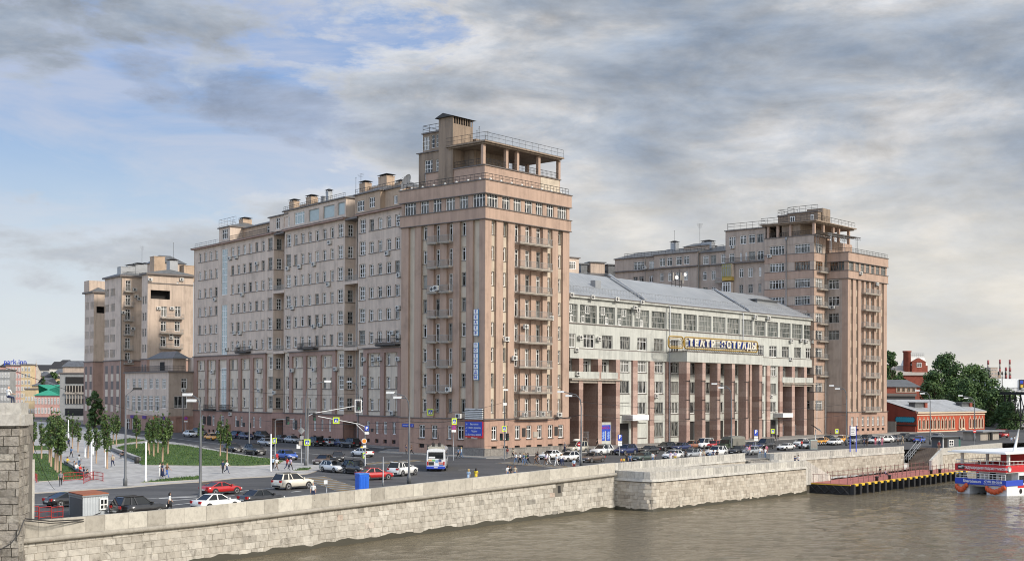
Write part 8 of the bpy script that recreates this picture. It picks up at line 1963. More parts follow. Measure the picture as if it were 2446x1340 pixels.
n = len(pr_); vs = [(x,y_,z+(.04 if x not in (-3.3,1.05) else 0)) for x in (-3.3,-2.2,-1.1,0,1.05) for y_, z in pr_]; q.idx(vs,[(i*n+j,(i+1)*n+j,(i+1)*n+j+1,i*n+j+1) for i in range(4) for j in range(n-1)]+[tuple(range(n)),tuple(reversed(range(4*n,5*n)))],0); q.build('canvas_cover',[flat('grey_canvas',(.17,.165,.14),.9)],TR,world=False)
q = MB(); q.box(1.2,1.85,-.98,-.9,1.65,2.2); q.box(1.2,1.85,.9,.98,1.65,2.2); q.idx([(2.12,-.85,1.65),(2.12,.85,1.65),(1.8,.75,2.25),(1.8,-.75,2.25)],[(0,1,2,3)]); q.build('windows',[m_cglass],TR,world=False)
for xw in (2.3,-1.9):
    for s in (-1,1): o = inst(car_meshes('suv')[2],'wheel',TR,(xw,s*.95,.5),0,False,1.35)
for s in (-1,1): inst(car_meshes('suv')[3],'headlight',TR,(3.3,s*.65,1.2),0,False)
# trolleybus
pb_ = G(1041,1126); rz = math.atan2(1.,-.02); BU = thing('trolleybus', 'white trolleybus seen from behind with dark rear window and roof gear', 'trolleybus', pb_, rz)
def bb(nm, mt, *b, par=BU):
    q = MB()
    for x in b: q.box(*x)
    return q.build(nm,[mt],par,world=False) if par is BU else q.build(nm,[mt],par,world=False)
m_busw = paint('bus_white', (.72,.73,.73), 0, .35)
q = MB(); pr_ = [(-1.25,.45),(-1.27,1.6),(-1.22,2.75),(-1.05,2.98),(0,3.08),(1.05,2.98),(1.22,2.75),(1.27,1.6),(1.25,.45)]; n = len(pr_)
vs = [(x,y_*k,z) for x, k in ((0,.95),(.15,1),(11.5,1),(11.7,.93)) for y_, z in pr_]; q.idx(vs,[(i*n+j,(i+1)*n+j,(i+1)*n+j+1,i*n+j+1) for i in range(3) for j in range(n-1)]+[tuple(range(n)),tuple(reversed(range(3*n,4*n)))],0); q.build('body',[m_busw],BU,world=False)
bb('rear_window',m_cglass,(-.03,.02,-1.0,1.0,1.75,2.6)); bb('window_sticker',m_white,(-.05,-.032,.1,.95,1.78,2.0)); bb('bumper',m_blue,(-.12,.3,-1.24,1.24,.38,.72)); bb('engine_grille',m_iron,(-.03,.02,.25,.95,.85,1.3)); bb('number_plate',m_plate,(-.14,-.121,-.26,.26,.5,.62))
for s in (-1,1): bb('taillight',m_taill,(-.04,.02,s*1.08-.09,s*1.08+.09,.85,1.35))
for a_, b_, c_, d_, cc in ((.55,1.0,1.38,1.62,(.6,.35,.1)),(.1,.5,1.38,1.6,(.2,.45,.15)),(-.3,.05,1.2,1.55,(.2,.35,.55)),(-.75,-.35,1.3,1.6,(.05,.07,.2)),(-1.0,-.4,.95,1.25,(.45,.2,.18)),(-.95,-.45,.78,.92,(.05,.15,.4))): bb('advert_patch',flat('advert_%d'%int(a_*100),cc,.5),(-.025,.02,a_,b_,c_,d_))
Mq = BU.matrix_basis; text('8874', .3, m_iron, BU, Mq @ Vector((-.05,-.72,1.68)), rz-math.pi/2, .01)
bb('roof_gear',flat('roof_gear_beige',(.35,.33,.27),.7),(.2,2.6,-1.1,1.1,3.02,3.3),(3.,5.5,-.8,.8,3.05,3.4)); bb('roof_base',m_iron,(.9,1.3,-.6,-.2,3.3,3.75),(.9,1.3,.2,.6,3.3,3.75),(.3,.6,.9,1.2,2.9,3.5))
q = MB()
for s in (-.4,.4): q.tube([(1.1,s,3.7),(-3.2,s*.9,5.4)], .03, 4)
q.build('trolley_pole',[m_iron],BU,world=False); bb('side_windows',m_cglass,(.8,11.2,-1.29,-1.25,1.55,2.6),(.8,11.2,1.25,1.29,1.55,2.6))
for xw in (2.6,8.8):
    for s in (-1,1): inst(car_meshes('suv')[2],'wheel',BU,(xw,s*1.15,.48),0,False,1.3)
# ================================================================ tour boat
pa, pb2 = Vector((69.6,199.5)), Vector((74.7,192.6)); FS_ = Fac(pa, pb2); ax_ = -FS_.n; Lb = 30.; bw_ = FS_.L
BT = thing('tour_boat', 'white catamaran tour boat with red upper band, blue banner and orange fenders', 'tour boat', ((pa+pb2)/2).to_3d()+Vector((0,0,ZW)), 0)
FSd = Fac(pb2, pb2+ax_*Lb)
zz_ = lambda v: H-(v-944.6)*.0644
def bx(nm, mt, *bs): 
    q = MB()
    for b in bs: q.fbox(FS_, *b)
    return q.build(nm,[mt],BT)
bx('hull', m_busw, (0,2.2,-Lb,-.3,ZW-.4,zz_(1156)), (bw_-3.4,bw_,-Lb,-.3,ZW-.4,zz_(1156)), (1.,bw_-.5,-Lb,-1.2,zz_(1163),zz_(1157)))
bx('lower_deck', m_acw, (.0,bw_,-Lb,0,zz_(1158),zz_(1155)))
bx('blue_banner', m_blue, (-.12,bw_+.12,-.02,.12,zz_(1157.5),zz_(1144)), (-.13,.0,-3.,0,zz_(1157.5),zz_(1144)), (bw_,bw_+.12,-4.5,-.02,zz_(1157.5),zz_(1144)))
bx('cabin', m_busw, (.9,bw_-.0,-Lb,-4.6,zz_(1155),zz_(1125)), (bw_-1.2,bw_,-4.6,-3.4,zz_(1155),zz_(1122)))
bx('cabin_door', m_dark, (3.,4.,-4.58,-4.5,zz_(1154),zz_(1130)))
bx('upper_deck', m_acw, (-.1,bw_+.1,-Lb,.0,zz_(1126.5),zz_(1124)))
bx('red_band', m_red, (-.1,bw_+.1,.0,.14,zz_(1125),zz_(1109)), (-.14,-.02,-Lb,0,zz_(1125),zz_(1109)), (bw_+.02,bw_+.14,-Lb,-.0,zz_(1125),zz_(1109)))
bx('canopy', m_white, (-.9,bw_+.6,-Lb,.9,zz_(1082),zz_(1079)), (-.4,bw_+.2,-Lb,.4,zz_(1079)+.002,zz_(1077)))
for s_ in (.3, bw_-.3):
    for o in (-1.2,-8,-15): bx('canopy_post', m_acw, (s_-.18,s_+.18,o-.18,o+.18,zz_(1124),zz_(1082)))
bx('upper_cabin', m_red, (2.,bw_-.2,-Lb,-9,zz_(1124),zz_(1086)))
q = MB()
for f, L in ((FS_, bw_),):
    rail(q, [f.P(0,.05,zz_(1144)),f.P(L,.05,zz_(1144))], .85, .7, .035, 0, True); rail(q, [f.P(0,-12,zz_(1109)),f.P(0,.0,zz_(1109)),f.P(L,.0,zz_(1109)),f.P(L,-12,zz_(1109))], .6, 1., .03, 0, False)
q.build('railing',[m_white],BT)
rb_ = BT.children[[c.name.split('.')[0] for c in BT.children].index('red_band')]; bl_ = BT.children[[c.name.split('.')[0] for c in BT.children].index('blue_banner')]
text('Международная подсистемистика', .62, m_white, rb_, FS_.P(bw_*.6,.16,zz_(1117)), FS_.rz, .01, .78, 'lettering', .01)
bx('emblem', m_iron, (.4,1.6,.15,.17,zz_(1122),zz_(1111.5))); bx('emblem_mark', m_white, (.55,1.1,.18,.19,zz_(1118),zz_(1115)), (1.1,1.45,.18,.19,zz_(1115.5),zz_(1113)))
text('Rivertickets.ru', .62, m_white, bl_, FS_.P(bw_*.34,.14,zz_(1150)), FS_.rz, .01, .85, 'lettering', .01); text('+7 495 256-36-06', .5, m_white, bl_, FS_.P(bw_*.76,.14,zz_(1149)), FS_.rz, .01, .85, 'lettering', .01); text('туристические билеты и экскурсии', .22, m_white, bl_, FS_.P(bw_*.76,.14,zz_(1154)), FS_.rz, .005, .85)
for k in range(6): q = MB(); q.fbox(FSd, 3.6+k*2.1, 5.3+k*2.1, .02, .06, zz_(1152), zz_(1134)); q.build('cabin_window',[m_cglass],BT)
q = MB(); q.fbox(FSd, 3.2, Lb, .02, .05, zz_(1163), zz_(1157)); q.build('side_stripe',[m_red],BT)
for k in range(2): q = MB(); c = FSd.P(4+k*4,.03,zz_(1171)); q.face([c+FSd.d.to_3d()*.4*math.cos(t*.6283)+Vector((0,0,.4*math.sin(t*.6283))) for t in range(10)]); q.build('porthole',[m_dark],BT)
m_fo = flat('fender_orange', (.6,.1,.03), .6)
for a_, b_ in ((.1,1.9),(bw_-3.2,bw_-.2)):
    for k in range(12):
        t = k/11; c = FS_.P(a_+(b_-a_)*t,.02,ZW+1.4-.8*math.sin(math.pi*(.15+.85*t))-.1*(k%2)); q = MB(); q.lathe(c.x,c.y,[(.05,c.z-.4),(.24,c.z-.3),(.28,c.z),(.24,c.z+.3),(.05,c.z+.4)],8); q.build('orange_fender',[m_fo],BT)
q = MB(); q.lathe(FS_.P(-.2,-1)[0],FS_.P(-.2,-1)[1],[(.4,ZW+.6),(.55,ZW+.9),(.4,ZW+1.2)],10); q.build('tyre_fender',[m_black],BT)
q = MB(); b0 = FSd.P(3.,-.5,zz_(1080)); q.tube([b0,b0+Vector((1.,.6,3.6))], [.25,.1], 6); q.build('mast',[m_white],BT)
q = MB(); c = FSd.P(.6,.2,zz_(1117)); q.tube([c,c+FSd.n.to_3d()*.12], .42, 12); q.build('life_ring',[m_acw],BT)
q = MB(); c = FS_.P(3.7,.1,zz_(1144)); q.tube([c,c+Vector((0,0,1.7))], .03, 4, 0); 
for k, mi in ((0,1),(1,2),(2,3)): q.box(c.x-.05,c.x+.35,c.y-.02,c.y+.02,c.z+1.35-.22*k,c.z+1.56-.22*k,mi)
q.build('flag',[m_iron,m_white,m_blue,m_red],BT)
# ================================================================ people
def person_mesh(pose):
    J = {'pel':(0,0,.92),'wai':(0,0,1.06),'che':(0,0,1.27),'nek':(0,0,1.43),'hd0':(0,-.015,1.51),'hd1':(0,-.02,1.6),'hd2':(0,-.01,1.67),'nos':(0,-.125,1.575)}
    leg = {'stand':((0,0),(0,0)),'walk':((.42,.1),(-.3,.75)),'stroll':((.28,.05),(-.2,.5)),'lean':((.05,0),(0,.1)),'sit':((1.45,1.4),(1.4,1.5)),'phone':((0,0),(.05,.05))}[pose]
    arm = {'stand':((.05,.1),(-.02,.15)),'walk':((-.45,.3),(.5,.5)),'stroll':((-.3,.25),(.3,.4)),'lean':((.7,1.0),(.6,1.1)),'sit':((.45,.9),(.35,1.)),'phone':((.5,1.9),(.05,.2))}[pose]
    base = -.44 if pose == 'sit' else 0
    E = [('pel','wai'),('wai','che'),('che','nek'),('nek','hd0'),('hd0','hd1'),('hd1','hd2'),('hd1','nos')]
    Rd = {'pel':.135,'wai':.12,'che':.145,'nek':.055,'hd0':.075,'hd1':.1,'hd2':.07,'nos':.012}; reg = {}
    for i, s in enumerate((-1,1)):
        th, kn = leg[i]; hp = Vector((s*.09,0,.88)); k = hp+Vector((s*.01,-.42*math.sin(th),-.42*math.cos(th))); an = k+Vector((0,-.4*math.sin(th-kn),-.4*math.cos(th-kn))); fo = an+Vector((s*.02,-.17,-.045))
        J[f'hp{i}'],J[f'kn{i}'],J[f'an{i}'],J[f'fo{i}'] = hp,k,an,fo; E += [('pel',f'hp{i}'),(f'hp{i}',f'kn{i}'),(f'kn{i}',f'an{i}'),(f'an{i}',f'fo{i}')]
        Rd.update({f'hp{i}':.095,f'kn{i}':.06,f'an{i}':.042,f'fo{i}':.035})
        sa, el = arm[i]; sh = Vector((s*.19,0,1.38)); eb = sh+Vector((s*.05,-.28*math.sin(sa),-.28*math.cos(sa))); wr_ = eb+Vector((0,-.25*math.sin(sa+el),-.25*math.cos(sa+el))); dh = (wr_-eb).normalized(); pm = wr_+dh*.06
        J[f'sh{i}'],J[f'eb{i}'],J[f'wr{i}'],J[f'pm{i}'] = sh,eb,wr_,pm; E += [('che',f'sh{i}'),(f'sh{i}',f'eb{i}'),(f'eb{i}',f'wr{i}'),(f'wr{i}',f'pm{i}')]; Rd.update({f'sh{i}':.062,f'eb{i}':.045,f'wr{i}':.03,f'pm{i}':.034})
        sd = Vector((0,1,0)).cross(dh).normalized() if abs(dh.y) < .9 else Vector((1,0,0)); sd = Vector((0,1,0)) if pose in ('stand','phone') else sd
        for f in range(5):
            o = (f-1.5)*.019 if f < 4 else -.05; l = (.065,.075,.07,.055,.045)[f]; a = pm+sd*o*.6+dh*.02; b = pm+sd*o*(1.2 if f < 4 else 1.5)+dh*(l if f < 4 else .03)+Vector((0,-.012,0))
            J[f'f{i}{f}'] = a+(b-a)*.5; J[f'g{i}{f}'] = b; E += [(f'pm{i}',f'f{i}{f}'),(f'f{i}{f}',f'g{i}{f}')]; Rd[f'f{i}{f}'] = .0095; Rd[f'g{i}{f}'] = .008
    nm = list(J); me = bpy.data.meshes.new('skeleton'); me.from_pydata([tuple(Vector(J[k])+Vector((0,0,base))) for k in nm],[(nm.index(a),nm.index(b)) for a, b in E],[])
    import bmesh
    bm = bmesh.new(); bm.from_mesh(me); bm.verts.ensure_lookup_table(); ly = bm.verts.layers.skin.verify()
    for k, v in zip(nm, bm.verts): d = v[ly]; d.radius = (Rd[k]*(1.25 if k in ('che','wai','pel') else 1), Rd[k]*(.8 if k in ('che','wai','pel') else 1)); d.use_root = k == 'pel'
    bm.to_mesh(me); bm.free(); o = bpy.data.objects.new('skeleton', me); C.objects.link(o); o.modifiers.new('Skin','SKIN'); ss = o.modifiers.new('Sub','SUBSURF'); ss.levels = ss.render_levels = 1
    out = bpy.data.meshes.new_from_object(o.evaluated_get(bpy.context.evaluated_depsgraph_get())); bpy.data.objects.remove(o); bpy.data.meshes.remove(me)
    segs = [(Vector(J[a])+Vector((0,0,base)),Vector(J[b])+Vector((0,0,base)),a,b) for a, b in E]
    def region(a, b):
        if a[:2] in ('hp','kn') and b[:2] in ('kn','an') or b[:2] == 'hp': return 2
        if b[:2] == 'fo': return 3
        if (a,b) == ('pel','wai'): return 1
        if b[:2] in ('sh','eb') or (a,b) in (('wai','che'),('che','nek')): return 1
        return 0
    out.materials.clear()
    for k in range(4): out.materials.append(m_skin)
    for f in out.polygons:
        c = f.center; best = min(segs, key=lambda s_: (c-(s_[0]+(s_[1]-s_[0])*max(0,min(1,(c-s_[0]).dot(s_[1]-s_[0])/((s_[1]-s_[0]).length_squared+1e-9))))).length)
        f.material_index = region(best[2],best[3]); f.use_smooth = True
        if f.material_index == 1 and c.z-base < .95: f.material_index = 2
    out.name = 'person'; return out, base
m_skin = flat('skin', (.5,.3,.21), .6)
PMESH = {k: person_mesh(k) for k in ('stand','walk','stroll','lean','sit','phone')}
CL_ = {'white':(.7,.7,.68),'black':(.02,.02,.022),'red':(.5,.03,.03),'blue':(.05,.12,.38),'navy':(.02,.03,.08),'grey':(.2,.2,.21),'beige':(.5,.42,.3),'yellow':(.75,.55,.05),'pink':(.6,.2,.28),'lilac':(.5,.42,.55),'denim':(.1,.17,.3),'brown':(.14,.08,.05),'green':(.12,.2,.08),'orange':(.6,.22,.05),'pale blue':(.4,.52,.65),'maroon':(.18,.03,.03)}
CMt = {}
def cm(c):
    if c not in CMt: CMt[c] = flat(c.replace(' ','_')+'_cloth', CL_[c], .85)
    return CMt[c]
HAIR = {'d':flat('dark_hair',(.02,.014,.01),.6),'b':flat('brown_hair',(.09,.05,.025),.6),'y':flat('fair_hair',(.4,.28,.12),.6),'n':None,'g':flat('grey_hair',(.35,.34,.33),.6)}
def hair_mesh(lng):
    m = MB(); n = 10; pr = [(.004,.118),(.06,.105),(.1,.06),(.112,0),(.108,-.05)]+([(.1,-.12),(.1,-.22),(.07,-.32)] if lng else [(.085,-.09)])
    vs = []; 
    for r, z in pr:
        for k in range(n):
            a = math.pi*(-.12+1.24*k/(n-1)); f = 1.1 if z < .08 else 1.; vs.append((r*math.cos(a)*f, r*math.sin(a)*f+(-.02 if z > .05 else .01), z))
    m.idx(vs,[(i*n+k,i*n+k+1,(i+1)*n+k+1,(i+1)*n+k) for i in range(len(pr)-1) for k in range(n-1)],0,True); m.lathe(0,-.01,[(.02,.125),(.075,.105),(.105,.06),(.11,.035)],10)
    return m
HM = {False:hair_mesh(False),True:hair_mesh(True)}; HMM = {}
def skirt_mesh(z0, mat):
    m = MB(); m.lathe(0,0,[(.15,1.02),(.17,.9),(.2+.08*(.9-z0),z0)],12); return m.mesh('skirt',[mat])
def person(u, v, pose, face, sh, tr, hair, where, lng=False, skirt=None, y=None, z=None, sc=1., grp=None, verb=None):
    me, base = PMESH[pose]; p = G(u,v,.12) if y is None else Dp(u,v,y)
    if z is not None: p.z = z
    if y is None: p.z = gz(p.x,p.y)+.13
    o = bpy.data.objects.new('person', me); C.objects.link(o); s = sc*R_.uniform(.98,1.04)
    o.matrix_basis = Matrix.Translation(p) @ Matrix.Rotation(rad(face),4,'Z') @ Matrix.Scale(s,4)
    for i, mt in enumerate((m_skin,cm(sh),cm(tr),m_black)): o.material_slots[i].link = 'OBJECT'; o.material_slots[i].material = mt
    vb = verb or {'stand':'standing','walk':'walking','stroll':'strolling','lean':'leaning','sit':'sitting','phone':'standing with one hand raised'}[pose]
    what = f'{sh} dress' if skirt and skirt[1] == sh else (f'{sh} top and {skirt[1]} skirt' if skirt else f'{sh} top and {tr} trousers')
    lab = f'person in {what} {vb} {where}'
    if len(lab.split()) > 16: lab = f'person in {sh} top {vb} {where}'
    if len(lab.split()) > 16: lab = f'person in {sh} {where}'
    tag(o, lab, 'person', grp)
    if HAIR[hair]:
        k = (lng, hair)
        if k not in HMM: HMM[k] = HM[lng].mesh('hair',[HAIR[hair]])
        h_ = bpy.data.objects.new('hair', HMM[k]); C.objects.link(h_); h_.parent = o; h_.location = (0,-.015,1.6+base)
    if skirt:
        sk = bpy.data.objects.new('skirt', skirt_mesh(skirt[0], cm(skirt[1]))); C.objects.link(sk); sk.parent = o
    return o
W_ = 'stroll'
PE = [(145,1161,'stroll',20,'grey','black','b','before the left lawn, by the red barrier'),(189,1116,'walk',200,'white','denim','d','past the seated people on the square'),(269,1116,'walk',0,'beige','navy','g','away on the open square, seen from behind'),(170,1094,'walk',170,'denim','black','d','in the shade between the square trees'),(164,1070,'walk',10,'navy','black','d','farthest up the square'),
(161,1113,'sit',70,'yellow','black','d','first from the far end of the stone bench'),(177,1123,'sit',80,'grey','navy','d','on the stone bench, left of the one in white'),(182,1129,'sit',60,'white','denim','b','on the stone bench beside the red jumper'),(191,1134,'sit',75,'red','black','d','on the stone bench, middle of the row'),(200,1139,'sit',95,'navy','black','d','on the stone bench, right of the red jumper'),(208,1146,'sit',70,'black','grey','d','at the near end of the stone bench'),(294,1094,'sit',-40,'black','black','d','on the bench along the big lawn'),
(382,1139,'phone',60,'white','white','d','at the plaza edge, leftmost of three'),(388,1139,'stand',90,'navy','navy','d','at the plaza edge between two friends',True,(.15,'navy')),(399,1142,'walk',70,'brown','blue','y','at the plaza edge, rightmost of three',True),(405,1223,'stroll',110,'white','black','d','on the pavement right of the black off roader',True,(.5,'black')),
(532,1131,'stroll',40,'navy','black','d','at the lawn post, left of two'),(542,1131,'walk',80,'white','navy','b','at the lawn post, right of two'),(652,1121,'stroll',20,'pale blue','black','y','at the light column of the plaza tip',True),(661,1123,'walk',60,'white','brown','b','just right of the plaza tip light column',True),(686,1124,'walk',150,'red','navy','d','towards the crossing at the plaza tip'),(694,1124,'walk',150,'lilac','black','d','beside the red top at the plaza tip'),(748,1195,'stand',0,'white','navy','n','behind the parapet by the small notice'),
(564,1033,'stand',0,'white','grey','b','at the plaque wall of the left wing, left of two'),(576,1033,'stand',30,'navy','black','d','at the plaque wall of the left wing, right of two'),
(970,1086,'stand',80,'navy','black','d','in the dark doorway left of the lamp pole'),(983,1088,'walk',-60,'brown','black','b','right of the lamp pole by the tower'),(1095,1096,'walk',-90,'denim','black','d','on the pavement at the tower plinth'),(1102,1095,'stroll',-80,'pale blue','denim','y','by the tower plinth next to the denim jacket',True),(1212,1094,'stand',170,'maroon','grey','d','with a rucksack by the tower mast'),(1225,1096,'stroll',-30,'beige','black','b','right of the tower mast',True),
(1232,1109,'walk',-50,'white','denim','b','first on the left of the crossing crowd',True),(1242,1109,'walk',-60,'white','black','d','second in the crossing crowd',True),(1251,1111,'walk',-40,'denim','denim','y','third in the crossing crowd',True),(1256,1110,'stroll',-40,'green','denim','b','fourth in the crossing crowd'),(1261,1110,'walk',-50,'navy','black','d','fifth in the crossing crowd'),(1280,1111,'walk',-60,'brown','brown','d','left of the small child on the crossing',True),(1287,1109,'stroll',-60,'white','grey','b','as a small child on the crossing',False,None,None,None,.72),(1284,1105,'stroll',-50,'black','black','d','behind the child on the crossing',True),
(1304,1112,'walk',-60,'lilac','brown','d','in the middle of the crossing',True),(1311,1112,'walk',-60,'white','white','b','in the middle of the crossing behind the lilac top',True),(1329,1115,'walk',-30,'white','white','d','in full white stepping off the crossing',True),(1340,1113,'walk',40,'white','navy','y','last on the right of the crossing',True,(.55,'navy')),
(1119,1156,'stroll',150,'pale blue','white','y','behind the parapet, left of the yellow top',True,(.3,'pale blue')),(1137,1154,'stroll',160,'yellow','yellow','d','behind the parapet in front of the road',True,(.5,'yellow')),(1213,1146,'stand',30,'white','denim','d','behind the parapet, left of three'),(1219,1146,'stand',40,'black','black','b','behind the parapet, middle of three'),(1230,1146,'stand',-20,'beige','denim','b','behind the parapet, right of three'),
(1297,1076,'walk',-90,'blue','black','d','along the tower wall'),(1304,1077,'stroll',-80,'pale blue','grey','y','as a child along the tower wall',False,None,None,None,.75),(1320,1076,'stand',10,'black','black','b','by the flower boxes of the tower',True),(1332,1077,'stroll',60,'white','black','d','near the porch corner'),(1349,1080,'stand',-30,'grey','navy','g','at the right corner of the tower'),(1400,1066,'walk',90,'black','black','d','inside the left porch'),(1427,1066,'walk',-70,'black','black','d','beside the poster booth',True),(1343,1111,'walk',60,'white','navy','b','with swinging arms left of the parapet child',True,(.6,'navy')),
(1371,1125,'stand',10,'pale blue','maroon','d','behind the parapet by the no entry lamp'),(1497,1111,'lean',20,'black','black','d','over two children at the parapet corner'),(1505,1112,'stand',0,'denim','navy','b','at the parapet corner with a backpack'),(1484,1112,'stand',40,'orange','navy','d','as a child at the parapet corner',False,None,None,None,.68),(1490,1112,'stand',0,'yellow','navy','y','as a child in front of the dark green sedan',False,None,None,None,.66),(1559,1107,'stand',-10,'white','denim','d','behind the parapet right of the dark green sedan',True),(1602,1105,'stand',10,'lilac','white','d','behind the parapet, left of the lilac pair',True),(1613,1105,'stand',-20,'lilac','yellow','d','behind the parapet, right of the lilac pair',True),(1638,1104,'lean',10,'black','black','d','on the parapet before the silver estate',True),
(1673,1100,'stand',10,'white','white','d','behind the parapet, left of a white pair',True),(1681,1100,'stand',0,'beige','grey','b','behind the parapet, right of the white pair',True),(1695,1097,'lean',0,'white','denim','b','high on the parapet before the white off roader'),(1704,1100,'lean',20,'navy','navy','d','on the parapet beside the white shirt'),(1713,1099,'stand',-15,'black','black','d','at the right end of the parapet group'),
(1784,1088,'stroll',-30,'lilac','grey','d','left of the terrace steps'),(1790,1088,'stand',40,'pink','grey','b','left of the terrace steps beside the lilac top'),(1815,1092,'stroll',10,'white','denim','d','down the terrace steps, left of a pair'),(1828,1094,'stroll',5,'white','denim','b','down the terrace steps, right of a pair',True),(1831,1086,'stand',0,'pink','maroon','d','behind the pair on the terrace steps',True),(1915,1072,'stand',30,'red','black','d','at the open door of a white sedan'),(1853,1054,'walk',60,'black','black','d','on the pavement before the right porch'),(1859,1055,'stroll',-40,'black','grey','d','on the right porch pavement, nearer the porch'),(1984,1048,'stand',80,'black','black','d','on the steps of the far tower'),
(2043,1067,'stand',0,'white','grey','b','between the timetable posts'),(2064,1065,'stand',40,'navy','navy','d','left of two before the black off roader'),(2071,1065,'stand',-40,'black','brown','d','right of two before the black off roader'),(2091,1064,'stand',10,'red','pink','b','left of the pink pair by the white estate'),(2100,1064,'stand',0,'white','navy','d','between red and pink tops by the white estate'),(2107,1064,'stand',-20,'pink','pink','b','right of the pink pair by the white estate',True),(2145,1062,'stand',50,'grey','black','d','before the slate grey estate'),(2156,1062,'stroll',-60,'beige','beige','y','before the big black off roader',True)]
for a in PE: person(*a)
person(1907,1112,'lean',-60,'white','navy','d','on the lower quay parapet over the water',y=198.5,z=zq-1.05,sc=1.05); person(1899,1112,'lean',30,'navy','black','d','on the lower quay parapet with a dark rucksack',y=197.6,z=zq-1.05)
person(2102,1141,'stand',100,'black','black','d','alone on the red pontoon deck',y=212.5,z=zd); person(2115,1141,'sit',60,'lilac','navy','b','on a low bollard on the pontoon',y=213.5,z=zd)
person(2243,1074,'stand',0,'maroon','brown','g','at the top of the pier stairs',y=236,z=.15)
for i, (u, c, w) in enumerate(((2291,'navy','left of the red house door'),(2304,'white','at the red house door'),(2313,'pink','right of the red house door'),(2236,'black','by the silver blue hatchback'))): person(u,1056,'stand',i*40,c,'navy','d','on the pavement '+w,y=288,z=-.5)
for i, (u, c, w) in enumerate(((2416,'pale blue','first'),(2424,'white','second'),(2431,'navy','third'))): person(u,1050,'stand',i*50,c,'denim','b','on the far curved bastion, %s from the left'%w,y=283+i*3,z=-.4)
zup = zz_(1124)
for i, (s, o, c, w) in enumerate(((2.7,-2.,'black','left'),(4.2,-3.,'black','second'),(5.6,-4,'grey','third'),(7.4,-3.,'navy','right'))):
    p = FS_.P(s,o); q_ = person(0,0,'stand',200+i*30,c,'navy','d','on the upper deck of the tour boat, %s of the row'%w,y=p.y,z=zup-.35); q_.location = (p.x,p.y,zup-.3)
for s, c, w in ((3.2,'denim','beside the boat flag'),(bw_-1.5,'black','at the right of the lower boat deck')):
    p = FS_.P(s,-1.); q_ = person(0,0,'stand',20,c,'black','d',w,y=p.y); q_.location = (p.x,p.y,zz_(1155))
for s, o, c, w, f in ((-.9,-.25,'white','on the bridge parapet at the left, right of the group',150),(-4.2,-.3,'white','on the bridge parapet at the left edge',40),(-2.6,-.35,'grey','on the bridge parapet, middle of the group',20)):
    p = fA.P(fA.L+s,o); q_ = person(0,0,'sit',f,c,'navy','b' if s < -1 else 'n',w,y=p.y); q_.location = (p.x,p.y,zpar0+.02)
# ================================================================ camera, sky and sun
cam = bpy.data.cameras.new('camera'); co_ = bpy.data.objects.new('camera', cam); C.objects.link(co_)
cam.sensor_fit = 'HORIZONTAL'; cam.sensor_width = 36; cam.lens = 36*F/2446; cam.shift_x = 0; cam.shift_y = (V0-670)/2446
cam.clip_start = .5; cam.clip_end = 20000
fw = Vector((0,_cp,_sp)); upv = Vector((0,-_sp,_cp)); rt = Vector((1,0,0))
r2_ = rt*_cr+upv*_sr; u2_ = upv*_cr-rt*_sr
Mx = Matrix((r2_, u2_, -fw)).transposed().to_4x4(); Mx.translation = Vector((0,0,H)); co_.matrix_world = Mx
sc = bpy.context.scene; sc.camera = co_
SUN = Vector((.82,-.57,0)).normalized(); ELEV = rad(33)
sdir = SUN*math.cos(ELEV)+Vector((0,0,math.sin(ELEV)))
su = bpy.data.lights.new('sun','SUN'); su.energy = SUN_E; su.angle = rad(10); su.color = (1,.92,.82)
so_ = bpy.data.objects.new('sun', su); C.objects.link(so_); so_.matrix_world = sdir.to_track_quat('Z','Y').to_matrix().to_4x4()
wd = bpy.data.worlds.new('World'); sc.world = wd; wd.use_nodes = True; t = wd.node_tree; N, L = t.nodes.new, t.links.new
bg = t.nodes['Background']; bg.inputs['Strength'].default_value = .1
sky = N('ShaderNodeTexSky'); sky.sky_type = 'NISHITA'; sky.sun_disc = False; sky.sun_elevation = ELEV; sky.sun_rotation = math.atan2(SUN.x, SUN.y)
tc = N('ShaderNodeTexCoord'); sx = N('ShaderNodeSeparateXYZ'); L(tc.outputs['Generated'], sx.inputs[0])
def mapped(sc_, loc):
    m = N('ShaderNodeMapping'); m.inputs['Scale'].default_value = sc_; m.inputs['Location'].default_value = loc; L(tc.outputs['Generated'], m.inputs[0]); return m.outputs[0]
X, Y, Z = sx.outputs[0], sx.outputs[1], sx.outputs[2]
big = noise(t, 1., 5, .52, mapped((3.2,3.2,9.5), (3.1,1.7,.35)), .3)
fin = noise(t, 1., 10, .64, mapped((9.,9.,25.), (1.3,4.2,2.)), .2)
mix_ = math_(t, 'ADD', math_(t,'MULTIPLY',big,.6), math_(t,'MULTIPLY',fin,.4))
side = ramp(t, [(.2,(0,0,0)),(.62,(1,1,1))], math_(t,'ADD',X,.5))          # open sky on the left, closing to the right
den = math_(t, 'ADD', mix_, math_(t,'MULTIPLY',side,.17))
cov = ramp(t, [(.505,(0,0,0)),(.565,(1,1,1))], den)
fin2 = noise(t, 1., 10, .64, mapped((9.,9.,25.), (1.12,4.2,2.22)), .2)
lit = math_(t,'ADD',1.,math_(t,'MULTIPLY',math_(t,'SUBTRACT',fin,fin2),1.5))
ccol = ramp(t, [(.41,(3.6,3.55,3.5)),(.465,(2.85,2.87,2.92)),(.515,(1.92,2.08,2.3)),(.6,(1.15,1.38,1.72))], math_(t,'ADD',mix_,math_(t,'MULTIPLY',side,.02)))
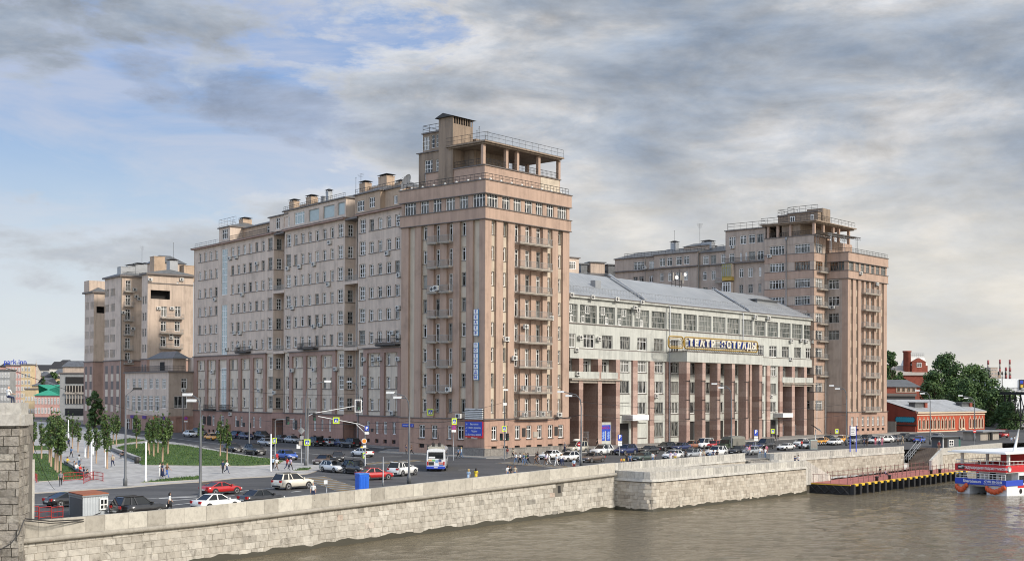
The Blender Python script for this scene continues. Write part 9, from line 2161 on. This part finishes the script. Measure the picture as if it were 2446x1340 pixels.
# one long dark lens cloud low in the open part
lx = math_(t,'DIVIDE',math_(t,'ADD',X,.185),.1); lz = math_(t,'DIVIDE',math_(t,'ADD',math_(t,'ADD',Z,math_(t,'MULTIPLY',X,.2)),-.177),.0215)
ld = math_(t,'ADD',math_(t,'ADD',math_(t,'MULTIPLY',lx,lx),math_(t,'MULTIPLY',lz,lz)),math_(t,'MULTIPLY',math_(t,'ADD',fin,-.5),4.5))
lens = ramp(t, [(.2,(1,1,1)),(.75,(0,0,0))], math_(t,'MULTIPLY',ld,.62))
blue = ramp(t, [(0.,(3.0,3.15,3.2)),(.1,(1.75,2.4,3.15)),(.24,(.95,1.65,3.05)),(1.,(.7,1.3,2.9))], Z)
clear = mixc(t, .75, mixc(t, .5, sky.outputs[0], (.0,.0,.0,1)), blue)
veil = ramp(t, [(.42,(0,0,0)),(.62,(1,1,1))], noise(t, 1., 7, .6, mapped((5.,5.,17.), (7.3,.2,1.)), .6))
clear = mixc(t, math_(t,'MULTIPLY',veil,.6), clear, (2.5,2.6,2.95,1))
cx = N('ShaderNodeCombineXYZ')
for i in range(3): L(lit, cx.inputs[i])
ccol = mixc(t, 1., ccol, cx.outputs[0], 'MULTIPLY')
col = mixc(t, cov, clear, ccol)
col = mixc(t, math_(t,'MULTIPLY',lens,.82), col, mixc(t, 1., mixc(t, fin, (2.4,2.6,2.95,1), (.45,.8,1.5,1)), cx.outputs[0], 'MULTIPLY'))
hz = ramp(t, [(.0,(1,1,1)),(.1,(.75,.75,.75)),(.2,(0,0,0))], Z)
col = mixc(t, math_(t,'MULTIPLY',hz,math_(t,'ADD',.85,math_(t,'MULTIPLY',fin,-.5))), col, mixc(t, side, (3.3,3.4,3.4,1), (4.2,3.9,3.3,1)))
# unseen sky behind and overhead brightened as added fill for the street walls
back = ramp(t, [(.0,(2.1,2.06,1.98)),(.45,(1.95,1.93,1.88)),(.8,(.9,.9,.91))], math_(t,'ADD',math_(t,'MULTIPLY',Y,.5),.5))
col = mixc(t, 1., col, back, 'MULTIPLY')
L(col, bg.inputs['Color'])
sc.cycles.pixel_filter_type = 'BLACKMAN_HARRIS'; sc.cycles.filter_width = 1.05
sc.view_settings.view_transform = 'Standard'; sc.view_settings.look = 'None'; sc.view_settings.exposure = EXPO; sc.view_settings.gamma = 1
